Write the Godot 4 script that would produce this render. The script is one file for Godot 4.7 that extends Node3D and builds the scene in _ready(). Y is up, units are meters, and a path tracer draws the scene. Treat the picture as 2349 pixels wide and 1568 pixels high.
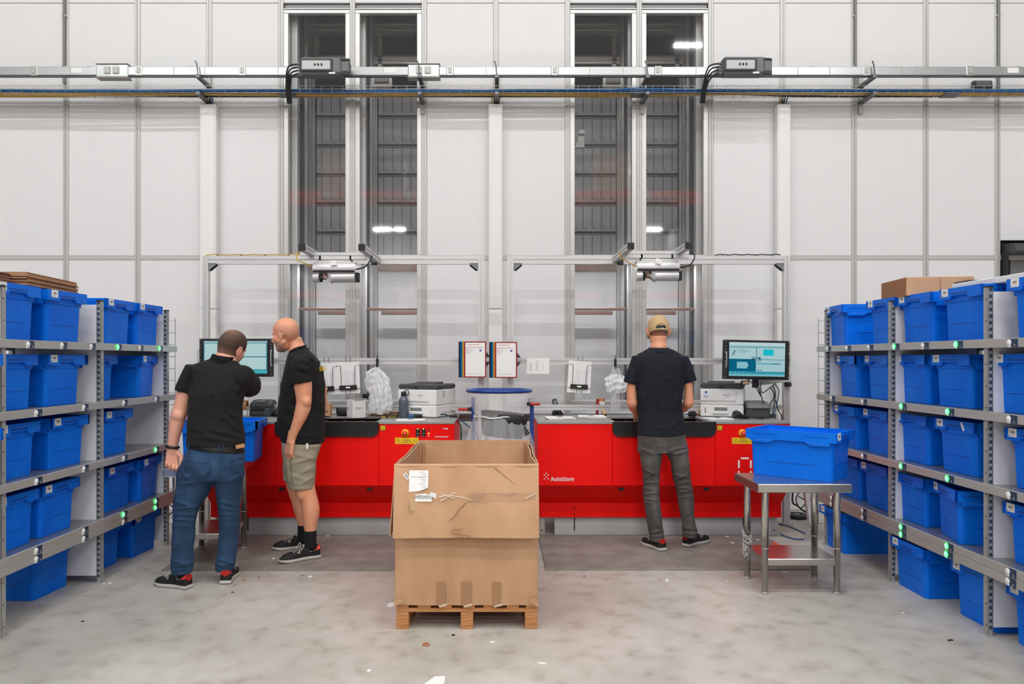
extends Node3D
# Picking hall: camera at the origin looks along -z at the port wall. px / py are photograph pixels, d is depth in metres.
const F := 1685.0
const CX := 1146.0
const CY := 824.5
const EYE := 1.525
const DW := 7.44      # depth of the panelled wall
const DF := 6.14      # depth of the ports' red fronts
var M := {}
var names := {}
var rng := RandomNumberGenerator.new()

func X(px: float, d: float) -> float: return (px - CX) * d / F
func Y(py: float, d: float) -> float: return EYE - (py - CY) * d / F
func P(px: float, py: float, d: float) -> Vector3: return Vector3(X(px, d), Y(py, d), -d)
func G(px: float, py: float) -> Vector3:          # a point of the floor
	var d := F * EYE / (py - CY)
	return Vector3(X(px, d), 0, -d)

# ---------------------------------------------------------------- mesh building
class MB:
	var st := SurfaceTool.new()
	var t := Transform3D()
	var n := 0
	func _init() -> void:
		st.begin(Mesh.PRIMITIVE_TRIANGLES)
		st.set_smooth_group(-1)
	func smooth(on: bool) -> MB:
		st.set_smooth_group(1 if on else -1)
		return self
	func at(x: Transform3D) -> MB:
		t = x
		return self
	func v(p: Vector3, uv := Vector2.ZERO) -> void:
		st.set_uv(uv)
		st.add_vertex(t * p)
		n += 1
	func tri(a: Vector3, b: Vector3, c: Vector3) -> void:     # counter-clockwise seen from outside
		v(a); v(c); v(b)
	func quad(a: Vector3, b: Vector3, c: Vector3, e: Vector3) -> void:
		tri(a, b, c); tri(a, c, e)
	func quv(a: Vector3, b: Vector3, c: Vector3, e: Vector3) -> void:   # a bottom-left, then counter-clockwise, with uv
		v(a, Vector2(0, 1)); v(c, Vector2(1, 0)); v(b, Vector2(1, 1))
		v(a, Vector2(0, 1)); v(e, Vector2(0, 0)); v(c, Vector2(1, 0))
	func poly(pts: Array, mid: Vector3) -> void:              # convex, turned away from mid
		var nn: Vector3 = (pts[1] - pts[0]).cross(pts[2] - pts[0])
		var flip: bool = nn.dot(pts[0] - mid) < 0
		for i in range(1, pts.size() - 1):
			if flip: tri(pts[0], pts[i + 1], pts[i])
			else: tri(pts[0], pts[i], pts[i + 1])
	func box(c: Vector3, s: Vector3, b := 0.0) -> MB:
		var h := s * 0.5
		b = minf(b, 0.45 * minf(s.x, minf(s.y, s.z)))
		if b <= 0.0:
			for a in 3:
				for sg in [-1.0, 1.0]:
					var q := []
					for k in [[-1, -1], [1, -1], [1, 1], [-1, 1]]:
						var p := Vector3.ZERO
						p[a] = sg * h[a]; p[(a + 1) % 3] = k[0] * h[(a + 1) % 3]; p[(a + 2) % 3] = k[1] * h[(a + 2) % 3]
						q.append(c + p)
					poly(q, c)
			return self
		var cv := func(sx: float, sy: float, sz: float, a: int) -> Vector3:
			var p := Vector3(sx * (h.x - b), sy * (h.y - b), sz * (h.z - b))
			p[a] = [sx, sy, sz][a] * h[a]
			return c + p
		for a in 3:
			for sg in [-1.0, 1.0]:
				var q := []
				for k in [[-1, -1], [1, -1], [1, 1], [-1, 1]]:
					var e := [0.0, 0.0, 0.0]
					e[a] = sg; e[(a + 1) % 3] = k[0]; e[(a + 2) % 3] = k[1]
					q.append(cv.call(e[0], e[1], e[2], a))
				poly(q, c)
			var a1 := (a + 1) % 3
			var a2 := (a + 2) % 3
			for k in [[-1, -1], [1, -1], [1, 1], [-1, 1]]:
				var lo := [0.0, 0.0, 0.0]
				var hi := [0.0, 0.0, 0.0]
				lo[a] = -1; hi[a] = 1; lo[a1] = k[0]; hi[a1] = k[0]; lo[a2] = k[1]; hi[a2] = k[1]
				poly([cv.call(lo[0], lo[1], lo[2], a1), cv.call(hi[0], hi[1], hi[2], a1), cv.call(hi[0], hi[1], hi[2], a2), cv.call(lo[0], lo[1], lo[2], a2)], c)
		for sx in [-1, 1]:
			for sy in [-1, 1]:
				for sz in [-1, 1]:
					poly([cv.call(sx, sy, sz, 0), cv.call(sx, sy, sz, 1), cv.call(sx, sy, sz, 2)], c)
		return self
	func span(a: Vector3, b: Vector3, bev := 0.0) -> MB:      # a box by two opposite corners
		return box((a + b) * 0.5, (b - a).abs(), bev)
	func prism(p2: PackedVector2Array, l: float, flat := true) -> MB:   # profile in xy, extruded along z, in the middle
		if Geometry2D.is_polygon_clockwise(p2): p2.reverse()
		var k := p2.size()
		var idx := Geometry2D.triangulate_polygon(p2)
		for s in [-0.5, 0.5]:
			for i in range(0, idx.size(), 3):
				var a := p2[idx[i]]
				var b := p2[idx[i + 1]]
				var c := p2[idx[i + 2]]
				var ccw := (b - a).cross(c - a) > 0
				if ccw == (s > 0): tri(Vector3(a.x, a.y, s * l), Vector3(b.x, b.y, s * l), Vector3(c.x, c.y, s * l))
				else: tri(Vector3(a.x, a.y, s * l), Vector3(c.x, c.y, s * l), Vector3(b.x, b.y, s * l))
		if not flat: st.set_smooth_group(1)
		for i in k:
			var a := p2[i]
			var b := p2[(i + 1) % k]
			quad(Vector3(a.x, a.y, l / 2), Vector3(a.x, a.y, -l / 2), Vector3(b.x, b.y, -l / 2), Vector3(b.x, b.y, l / 2))
		if not flat: st.set_smooth_group(-1)
		return self
	func loft(rings: Array, caps := true, closed := true) -> MB:        # rings of equal length
		var m := Vector3.ZERO
		for p in rings[0]: m += p
		m /= rings[0].size()
		var w: int = rings[0].size()
		var e1: Vector3 = rings[0][1] - rings[0][0]
		var e2: Vector3 = rings[1][0] - rings[0][0]
		var flip: bool = e1.cross(e2).dot(rings[0][0] - m) < 0
		for i in rings.size() - 1:
			for j in (w if closed else w - 1):
				var a: Vector3 = rings[i][j]
				var b: Vector3 = rings[i][(j + 1) % w]
				var c: Vector3 = rings[i + 1][(j + 1) % w]
				var e: Vector3 = rings[i + 1][j]
				if flip: quad(a, e, c, b)
				else: quad(a, b, c, e)
		if caps and closed:
			for k in [0, rings.size() - 1]:
				var c := Vector3.ZERO
				for p in rings[k]: c += p
				c /= w
				var other: Vector3 = rings[1][0] if k == 0 else rings[k - 1][0]
				for j in w:
					poly([c, rings[k][j], rings[k][(j + 1) % w]], other)
		return self
	func tube(path: Array, r: float, seg := 8, r2 := -1.0) -> MB:
		var rings := []
		var up := Vector3.UP
		for i in path.size():
			var d: Vector3 = (path[mini(i + 1, path.size() - 1)] - path[maxi(i - 1, 0)]).normalized()
			if absf(d.dot(up)) > 0.95: up = Vector3.RIGHT if absf(d.x) < 0.9 else Vector3.BACK
			var s := d.cross(up).normalized()
			up = s.cross(d).normalized()
			var rr := r if r2 < 0 else lerpf(r, r2, float(i) / (path.size() - 1))
			var ring := []
			for j in seg:
				var a := TAU * j / seg
				ring.append(path[i] + (s * cos(a) + up * sin(a)) * rr)
			rings.append(ring)
		st.set_smooth_group(1)
		loft(rings, false)
		st.set_smooth_group(-1)
		for k in [0, rings.size() - 1]:
			for j in seg:
				poly([path[k], rings[k][j], rings[k][(j + 1) % seg]], path[1] if k == 0 else path[k - 1])
		return self
	func lathe(prof: Array, seg := 24, soft := true) -> MB:             # [radius, y] from bottom to top round the y axis
		var rings := []
		for q in prof:
			var ring := []
			for j in seg:
				var a := TAU * j / seg
				ring.append(Vector3(q[0] * cos(a), q[1], -q[0] * sin(a)))
			rings.append(ring)
		st.set_smooth_group(1 if soft else -1)
		for i in rings.size() - 1:
			for j in seg:
				var a: Vector3 = rings[i][j]
				var b: Vector3 = rings[i][(j + 1) % seg]
				var c: Vector3 = rings[i + 1][(j + 1) % seg]
				var e: Vector3 = rings[i + 1][j]
				if prof[i][0] > 1e-5: tri(a, b, c)
				if prof[i + 1][0] > 1e-5: tri(a, c, e)
		st.set_smooth_group(-1)
		return self
	func cyl(a: Vector3, b: Vector3, r: float, seg := 16, r2 := -1.0) -> MB:
		return tube([a, b], r, seg, r2)
	func done() -> ArrayMesh:
		st.generate_normals()
		return st.commit()

func numbered(called: String) -> String:
	if not names.has(called):
		names[called] = 0
		return called
	names[called] += 1
	return "%s_%03d" % [called, names[called]]

func put(called: String, mesh: Mesh, m: Material, parent: Node3D = null, label := "") -> MeshInstance3D:
	var o := MeshInstance3D.new()
	o.mesh = mesh
	o.material_override = m
	if parent == null or parent == self:
		o.name = numbered(called)
		add_child(o, true)
	else:
		var k := 0
		var want := called
		while parent.has_node(want):
			k += 1
			want = "%s_%03d" % [called, k]
		o.name = want
		parent.add_child(o, true)
	if label: o.set_meta("label", label)
	return o

func obj(called: String, b: MB, m: Material, parent: Node3D = null, label := "") -> MeshInstance3D:
	return put(called, b.done(), m, parent, label)

func fast(called: String, mesh: Mesh, m: Material, parent: Node3D, i: int) -> MeshInstance3D:   # many alike pieces, numbered by the caller
	var o := MeshInstance3D.new()
	o.mesh = mesh
	o.material_override = m
	o.name = called if i == 0 else "%s_%03d" % [called, i]
	parent.add_child(o, true)
	return o

func thing(called: String, label: String, category: String, at := Vector3.ZERO, group := "") -> Node3D:
	var o := Node3D.new()
	o.name = numbered(called)
	add_child(o, true)
	o.position = at
	return tag(o, label, category, group)

func tag(o: Node3D, label: String, category: String, group := "") -> Node3D:
	o.set_meta("label", label)
	o.set_meta("category", category)
	if group: o.set_meta("group", group)
	return o

func structure(called: String, parts: Node3D = null) -> Node3D:
	var o := parts if parts else Node3D.new()
	if parts == null:
		o.name = numbered(called)
		add_child(o, true)
	o.set_meta("kind", "structure")
	return o

func copy(o: Node3D, stem: String, label: String, group := "") -> Node3D:
	var c: Node3D = o.duplicate()
	c.name = numbered(stem)
	add_child(c, true)
	c.set_meta("label", label)
	if group: c.set_meta("group", group)
	return c

# axis-turning transforms for prisms: profile plane xy extruded along z
func along_x(c: Vector3) -> Transform3D: return Transform3D(Basis(Vector3(0, 0, -1), Vector3(0, 1, 0), Vector3(1, 0, 0)), c)   # profile x -> -z
func along_y(c: Vector3) -> Transform3D: return Transform3D(Basis(Vector3(1, 0, 0), Vector3(0, 0, -1), Vector3(0, 1, 0)), c)   # profile y -> -z
func along_z(c: Vector3) -> Transform3D: return Transform3D(Basis(), c)

func slot_profile(w: float, h: float, nx: int, ny: int) -> PackedVector2Array:   # extruded aluminium with T-slots
	var p := PackedVector2Array()
	var s := 0.0045
	var e := 0.007
	for i in nx:
		var c := -w / 2 + w * (i + 0.5) / nx
		p.append_array([Vector2(c - s, -h / 2), Vector2(c - s, -h / 2 + e), Vector2(c + s, -h / 2 + e), Vector2(c + s, -h / 2)])
	p.append(Vector2(w / 2, -h / 2))
	for i in ny:
		var c := -h / 2 + h * (i + 0.5) / ny
		p.append_array([Vector2(w / 2, c - s), Vector2(w / 2 - e, c - s), Vector2(w / 2 - e, c + s), Vector2(w / 2, c + s)])
	p.append(Vector2(w / 2, h / 2))
	for i in nx:
		var c := w / 2 - w * (i + 0.5) / nx
		p.append_array([Vector2(c + s, h / 2), Vector2(c + s, h / 2 - e), Vector2(c - s, h / 2 - e), Vector2(c - s, h / 2)])
	p.append(Vector2(-w / 2, h / 2))
	for i in ny:
		var c := h / 2 - h * (i + 0.5) / ny
		p.append_array([Vector2(-w / 2, c + s), Vector2(-w / 2 + e, c + s), Vector2(-w / 2 + e, c - s), Vector2(-w / 2, c - s)])
	p.append(Vector2(-w / 2, -h / 2))
	return p

func rounded(w: float, h: float, r: float, k := 4) -> PackedVector2Array:
	var p := PackedVector2Array()
	for c in 4:
		var m := Vector2((w / 2 - r) * [1, -1, -1, 1][c], (h / 2 - r) * [1, 1, -1, -1][c])
		for i in k + 1:
			var a := PI / 2 * (c + float(i) / k)
			p.append(m + Vector2(cos(a), sin(a)) * r)
	return p

func curve(pts: Array, k := 8) -> Array:              # a smooth path through points
	var out := []
	for i in pts.size() - 1:
		var a: Vector3 = pts[maxi(i - 1, 0)]
		var d: Vector3 = pts[mini(i + 2, pts.size() - 1)]
		for j in k:
			out.append((pts[i] as Vector3).cubic_interpolate(pts[i + 1], a, d, float(j) / k))
	out.append(pts[-1])
	return out

func letters(s: String, height: float, m: Material, parent: Node3D, at: Vector3, bold := false, turn := Vector3.ZERO, called := "lettering", wide := 0.0) -> MeshInstance3D:
	var t := TextMesh.new()
	var f := SystemFont.new()
	f.font_names = PackedStringArray(["Droid Sans"])
	if bold: f.font_weight = 700
	t.font = f
	t.text = s
	t.font_size = 64
	t.pixel_size = height / 46.0
	t.depth = 0.0008
	t.curve_step = 2.0
	t.horizontal_alignment = HORIZONTAL_ALIGNMENT_LEFT
	var o := put(called, t, m, parent)
	o.position = at
	o.rotation = turn
	if wide > 0.0:
		var w := t.get_aabb().size.x
		if w > 0.0: o.scale.x = wide / w
	return o

# ---------------------------------------------------------------- materials
func mat(called: String, c: Color, rough := 0.6, metal := 0.0) -> StandardMaterial3D:
	var m := StandardMaterial3D.new()
	m.resource_name = called
	m.albedo_color = c
	m.roughness = rough
	m.metallic = metal
	M[called] = m
	return m

func rgb(r: int, g: int, b: int) -> Color: return Color8(r, g, b)

func noise_image(size: int, freq: float, octaves: int, seed_: int, kind := FastNoiseLite.TYPE_SIMPLEX_SMOOTH) -> Image:
	var n := FastNoiseLite.new()
	n.seed = seed_
	n.noise_type = kind
	n.frequency = freq
	n.fractal_octaves = octaves
	var im := n.get_seamless_image(size, size)
	im.convert(Image.FORMAT_RGBA8)
	return im

func ramp(im: Image, cols: Array) -> ImageTexture:      # grey image to a colour ramp, evenly spaced stops
	var d := im.get_data()
	var lut := []
	for i in 256:
		var f := i / 255.0 * (cols.size() - 1)
		var k := mini(int(f), cols.size() - 2)
		lut.append((cols[k] as Color).lerp(cols[k + 1], f - k))
	for i in range(0, d.size(), 4):
		var c: Color = lut[d[i]]
		d[i] = c.r8; d[i + 1] = c.g8; d[i + 2] = c.b8; d[i + 3] = 255
	return ImageTexture.create_from_image(Image.create_from_data(im.get_width(), im.get_height(), false, Image.FORMAT_RGBA8, d))

func tri_tex(m: StandardMaterial3D, t: Texture2D, scale: Vector3, world := true) -> void:
	m.albedo_texture = t
	m.albedo_color = Color.WHITE
	m.uv1_triplanar = true
	m.uv1_world_triplanar = world
	m.uv1_scale = scale

func relief(m: StandardMaterial3D, t: Texture2D, cm: float) -> void:
	m.heightmap_enabled = true
	m.heightmap_texture = t
	m.heightmap_scale = cm

func make_materials() -> void:
	var fine := noise_image(256, 0.09, 3, 7)
	var fine_t := ImageTexture.create_from_image(fine)
	var m: StandardMaterial3D
	mat("panel", rgb(224, 224, 225), 0.42)
	mat("joint", rgb(196, 195, 193), 0.38, 0.25)
	mat("duct", rgb(233, 232, 230), 0.45)
	mat("alu", rgb(205, 205, 204), 0.36, 0.75)
	mat("alu_frame", rgb(212, 212, 212), 0.42, 0.45)
	mat("alu_dark", rgb(120, 120, 122), 0.4, 0.7)
	mat("gutter", rgb(200, 204, 204), 0.28, 0.85)
	mat("zinc", rgb(184, 182, 178), 0.42, 0.3)
	mat("zinc_post", rgb(170, 171, 169), 0.45, 0.3)
	mat("shelf_top", rgb(150, 152, 154), 0.3, 0.6)
	mat("black", rgb(22, 22, 23), 0.5)
	mat("soft_black", rgb(34, 33, 34), 0.65)
	mat("dark_grey", rgb(66, 68, 71), 0.5)
	mat("mid_grey", rgb(125, 126, 127), 0.5)
	mat("cabinet_grey", rgb(112, 112, 113), 0.5)
	mat("light_grey", rgb(198, 198, 197), 0.5)
	mat("white", rgb(236, 236, 234), 0.45)
	mat("paper", rgb(240, 240, 238), 0.75)
	mat("white_sheet", rgb(228, 228, 230), 0.55)
	mat("red", rgb(246, 10, 5), 0.46).metallic_specular = 0.32
	mat("red_part", rgb(190, 34, 28), 0.5)
	mat("yellow", rgb(240, 196, 20), 0.5)
	mat("amber", rgb(238, 160, 20), 0.45)
	mat("worktop", rgb(158, 158, 156), 0.34, 0.15)
	mat("kick", rgb(190, 191, 191), 0.5)
	mat("print", rgb(60, 60, 62), 0.8)
	mat("grey_print", rgb(118, 116, 114), 0.8)
	mat("pale_print", rgb(170, 170, 172), 0.8)
	mat("strip_tape", rgb(170, 128, 94), 0.4)
	mat("kraft_tape", rgb(176, 122, 78), 0.25)
	mat("cork", rgb(205, 172, 132), 0.6)
	mat("blue_steel", rgb(22, 62, 140), 0.35)
	mat("cable_blue", rgb(20, 84, 140), 0.45)
	mat("cable_yellow", rgb(206, 158, 40), 0.45)
	mat("cable_black", rgb(28, 28, 30), 0.5)
	mat("folder_blue", rgb(12, 74, 160), 0.4)
	mat("folder_teal", rgb(0, 130, 150), 0.4)
	mat("folder_yellow", rgb(246, 178, 40), 0.4)
	mat("folder_red", rgb(158, 30, 34), 0.4)
	mat("bin_grey", rgb(172, 173, 176), 0.5)
	mat("module_blue", rgb(24, 56, 98), 0.4)
	mat("slot_dark", rgb(58, 66, 80), 0.5)
	mat("button_white", rgb(238, 240, 240), 0.3)
	mat("orange", rgb(255, 96, 28), 0.6)
	mat("bottle", rgb(86, 92, 104), 0.2)
	mat("hall_wall", rgb(150, 150, 148), 0.8)
	mat("hall_roof", rgb(170, 170, 168), 0.8)
	mat("steel", rgb(198, 194, 188), 0.2, 0.95)
	mat("steel_top", rgb(190, 187, 182), 0.24, 0.92)
	mat("rust_bar", rgb(140, 112, 100), 0.4, 0.5)
	mat("paint_teal", rgb(20, 150, 165), 0.4)
	mat("pen_blue", rgb(16, 96, 160), 0.4)
	# lit things
	m = mat("button_green", rgb(90, 235, 140), 0.3)
	m.emission_enabled = true; m.emission = rgb(150, 255, 190); m.emission_energy_multiplier = 1.5
	m = mat("led_halo", rgb(0, 190, 80), 0.3)
	m.emission_enabled = true; m.emission = rgb(0, 220, 70); m.emission_energy_multiplier = 0.9
	m = mat("led_amber", rgb(255, 190, 60), 0.3)
	m.emission_enabled = true; m.emission = rgb(255, 180, 40); m.emission_energy_multiplier = 1.8
	m = mat("led_lime", rgb(220, 250, 120), 0.3)
	m.emission_enabled = true; m.emission = rgb(210, 245, 90); m.emission_energy_multiplier = 1.2
	m = mat("lamp_glow", Color.WHITE, 0.5)
	m.emission_enabled = true; m.emission = rgb(255, 250, 242); m.emission_energy_multiplier = 14.0
	# glass and film
	m = mat("glass", Color(0.86, 0.87, 0.88, 0.02), 0.03)
	m.transparency = BaseMaterial3D.TRANSPARENCY_ALPHA
	m.metallic_specular = 0.62
	m = mat("film", Color(0.95, 0.96, 0.97, 0.24), 0.3)
	m.transparency = BaseMaterial3D.TRANSPARENCY_ALPHA
	m.metallic_specular = 0.7
	m = mat("film_white", Color(0.95, 0.96, 0.96, 0.66), 0.3)
	m.transparency = BaseMaterial3D.TRANSPARENCY_ALPHA
	m.metallic_specular = 0.7
	m = mat("tape_sheen", Color(0.7, 0.6, 0.5, 0.16), 0.3)
	m.transparency = BaseMaterial3D.TRANSPARENCY_ALPHA
	m = mat("clear_tape", Color(0.95, 0.9, 0.84, 0.45), 0.3)
	m.transparency = BaseMaterial3D.TRANSPARENCY_ALPHA
	m = mat("clear_box", Color(0.9, 0.92, 0.9, 0.12), 0.12)
	m.transparency = BaseMaterial3D.TRANSPARENCY_ALPHA
	# crate plastic, slightly scuffed
	m = mat("crate", rgb(4, 96, 206), 0.4)
	tri_tex(m, ramp(noise_image(256, 0.02, 4, 21), [rgb(0, 102, 226), rgb(0, 110, 234), rgb(2, 115, 236), rgb(14, 124, 238)]), Vector3(0.9, 0.5, 0.9))
	m.roughness = 0.42
	m.metallic_specular = 0.3
	mat("crate_mark", rgb(70, 140, 226), 0.4)
	mat("crate_groove", rgb(0, 62, 158), 0.5)
	# red lacquer
	m = M.red
	relief(m, fine_t, 0.02)
	m.uv1_triplanar = true; m.uv1_scale = Vector3(9, 9, 9)
	# concrete
	m = mat("concrete", Color.WHITE, 0.34)
	var im := noise_image(1024, 0.0036, 6, 3)
	tri_tex(m, ramp(im, [rgb(170, 165, 157), rgb(183, 179, 171), rgb(190, 186, 178), rgb(197, 193, 186), rgb(208, 205, 198)]), Vector3(0.2, 0.2, 0.2))
	m.detail_enabled = true
	m.detail_blend_mode = BaseMaterial3D.BLEND_MODE_MUL
	var sp := noise_image(512, 0.05, 5, 9)
	m.detail_albedo = ramp(sp, [rgb(214, 210, 206), rgb(246, 245, 243), rgb(255, 255, 255), rgb(255, 255, 255)])
	m.detail_uv_layer = BaseMaterial3D.DETAIL_UV_1
	m.roughness_texture = ramp(noise_image(512, 0.006, 4, 14), [rgb(150, 150, 150), rgb(205, 205, 205), rgb(255, 255, 255)])
	m.roughness = 0.5
	# rubber mat
	m = mat("mat", Color.WHITE, 0.7)
	tri_tex(m, ramp(noise_image(512, 0.012, 5, 31), [rgb(126, 119, 112), rgb(139, 132, 125), rgb(150, 142, 135)]), Vector3(0.7, 0.7, 0.7))
	relief(m, ImageTexture.create_from_image(noise_image(256, 0.3, 2, 5)), 0.03)
	# cardboard
	m = mat("cardboard", Color.WHITE, 0.8)
	var cb := noise_image(512, 0.01, 5, 41)
	tri_tex(m, ramp(cb, [rgb(188, 146, 110), rgb(196, 155, 119), rgb(202, 162, 126)]), Vector3(0.9, 0.35, 0.9))
	relief(m, ImageTexture.create_from_image(noise_image(256, 0.05, 3, 43)), 0.04)
	m = mat("cardboard_dark", rgb(160, 112, 78), 0.85)
	mat("cardboard_edge", rgb(142, 102, 74), 0.9)
	# pine
	m = mat("pine", Color.WHITE, 0.7)
	var wood := Image.create(256, 256, false, Image.FORMAT_RGBA8)
	var wn := FastNoiseLite.new()
	wn.seed = 5; wn.frequency = 0.02
	for y in 256:
		for x in 256:
			var g := sin((y + 14.0 * wn.get_noise_2d(x * 0.35, y)) * 0.42) * 0.5 + 0.5
			var w := 0.5 + 0.5 * wn.get_noise_2d(x * 2.0, y * 9.0)
			wood.set_pixel(x, y, rgb(205, 150, 98).lerp(rgb(168, 108, 62), g * 0.55 + w * 0.25))
	tri_tex(m, ImageTexture.create_from_image(wood), Vector3(2.2, 3.0, 2.2), false)
	# brushed worn steel of the table tops
	m = M.steel_top
	relief(m, ImageTexture.create_from_image(noise_image(256, 0.02, 4, 61)), 0.06)
	m.uv1_triplanar = true; m.uv1_scale = Vector3(1.2, 1.2, 1.2)
	# cloth
	var weave := ImageTexture.create_from_image(noise_image(256, 0.35, 2, 71))
	for q in [["polo", rgb(13, 13, 14)], ["tee_black", rgb(12, 12, 13)], ["tee_navy", rgb(14, 18, 31)], ["shorts", rgb(150, 142, 122)], ["sock", rgb(14, 14, 15)]]:
		m = mat(q[0], q[1], 0.9)
		m.uv1_triplanar = true
		m.uv1_scale = Vector3(5, 5, 5)
		relief(m, weave, 0.05)
		m.rim_enabled = true; m.rim = 0.08; m.rim_tint = 0.6
	for q in [["denim", [rgb(24, 46, 72), rgb(34, 64, 96), rgb(52, 88, 124)], 81], ["grey_jean", [rgb(58, 54, 52), rgb(80, 76, 74), rgb(108, 104, 101)], 83]]:
		m = mat(q[0], Color.WHITE, 0.9)
		tri_tex(m, ramp(noise_image(256, 0.015, 5, q[2]), q[1]), Vector3(1.6, 0.8, 1.6))
		relief(m, weave, 0.05)
	m = mat("skin", Color.WHITE, 0.5)
	m.vertex_color_use_as_albedo = true
	m.subsurf_scatter_enabled = true; m.subsurf_scatter_strength = 0.08
	m = mat("hair", Color.WHITE, 0.8)
	m.vertex_color_use_as_albedo = true
	m = mat("cap", rgb(196, 166, 122), 0.85)
	m.uv1_triplanar = true; m.uv1_scale = Vector3(6, 6, 6)
	relief(m, weave, 0.04)
	mat("shoe_black", rgb(24, 24, 25), 0.75)
	mat("shoe_sole", rgb(200, 197, 192), 0.6)
	mat("shoe_red", rgb(238, 62, 50), 0.5)
	mat("lace", rgb(200, 197, 190), 0.8)
	mat("leather", rgb(19, 16, 14), 0.5)
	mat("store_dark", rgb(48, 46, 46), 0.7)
	mat("leather_tag", rgb(190, 140, 98), 0.6)

func _ready() -> void:
	rng.seed = 11
	# camera, lens shifted so that uprights stay upright
	var cam := Camera3D.new()
	cam.name = "camera"
	add_child(cam)
	cam.position = Vector3(0, EYE, 0)
	cam.keep_aspect = Camera3D.KEEP_HEIGHT
	var near := 0.1
	cam.near = near
	cam.far = 120.0
	cam.projection = Camera3D.PROJECTION_FRUSTUM
	cam.size = 1568.0 / F * near
	cam.frustum_offset = Vector2((1174.5 - CX) / F * near, -(784.0 - CY) / F * near)
	cam.current = true
	# no sky: a closed hall
	var we := WorldEnvironment.new()
	we.name = "environment"
	var e := Environment.new()
	e.background_mode = Environment.BG_COLOR
	e.background_color = Color.BLACK
	e.tonemap_mode = Environment.TONE_MAPPER_LINEAR
	e.tonemap_exposure = 0.95
	e.sdfgi_enabled = true
	e.ssao_enabled = true
	e.ssil_enabled = true
	we.environment = e
	add_child(we)
	make_materials()
	# rows of strip lamps under the roof: [z, energy per metre, [x, length] ...], one nearly unbroken row close to the wall
	for row in [[-2.4, 4.6, [[-9.0, 1.5], [-6.6, 1.5], [-4.2, 1.5], [-1.8, 1.5], [0.6, 1.5], [3.0, 1.5], [5.4, 1.5], [7.8, 1.5]]],
		[0.8, 4.6, [[-8.4, 1.5], [-6.0, 1.5], [-3.6, 1.5], [-1.2, 1.5], [1.2, 1.5], [3.6, 1.5], [6.0, 1.5], [8.4, 1.5]]],
		[4.6, 9.0, [[-9.2, 1.5], [-7.0, 1.5], [0.0, 1.5], [5.4, 1.5], [7.6, 1.5]]], [11.0, 24.0, [[-9.4, 1.5], [-1.2, 1.5], [1.0, 1.5], [8.8, 1.5]]],
		[17.6, 34.0, [[-1.6, 1.5], [0.8, 1.5], [5.9, 0.8]]], [32.2, 34.0, [[-7.5, 1.1], [-6.4, 0.6], [0.0, 1.5], [9.6, 1.5]]]]:
		lamp_row += 1
		for k in row[2].size():
			strip_lamp(Vector3(row[2][k][0], 9.9, row[0]), row[1], row[2][k][1], k)
	room()
	storage_behind()
	services()
	racks_behind()
	shelving(-1)
	shelving(1)
	crates()
	ports()
	stations()
	desk_things()
	bag_stand()
	big_box()
	tables()
	floor_things()
	people()

var lamp_row := 0
const NTH := ["first", "second", "third", "fourth", "fifth", "sixth", "seventh", "eighth", "ninth", "tenth", "eleventh"]

func strip_lamp(c: Vector3, energy: float, l: float, k: int) -> void:
	var t := thing("strip_lamp", "strip lamp under the hall roof, %s row from the port wall, %s from left" % [NTH[lamp_row - 1], NTH[k]], "lamp", c, "strip lamps under the roof")
	obj("housing", MB.new().box(Vector3(0, 0.05, 0), Vector3(l + 0.06, 0.06, 0.14), 0.01), M.white, t)
	obj("tube", MB.new().box(Vector3(0, 0.0, 0), Vector3(l, 0.03, 0.09), 0.01), M.lamp_glow, t)
	var a := AreaLight3D.new()
	a.name = "light"
	a.area_size = Vector2(l, 0.09)
	a.light_color = rgb(250, 250, 250)
	a.light_energy = energy * l
	a.shadow_enabled = true
	a.area_range = 60.0
	a.area_attenuation = 2.0
	a.position = Vector3(0, -0.03, 0)
	a.rotation = Vector3(-PI / 2, 0, 0)
	t.add_child(a)

func joint_x(k: float) -> float: return (152.0 + 164.25 * k - CX) * DW / F

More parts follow.
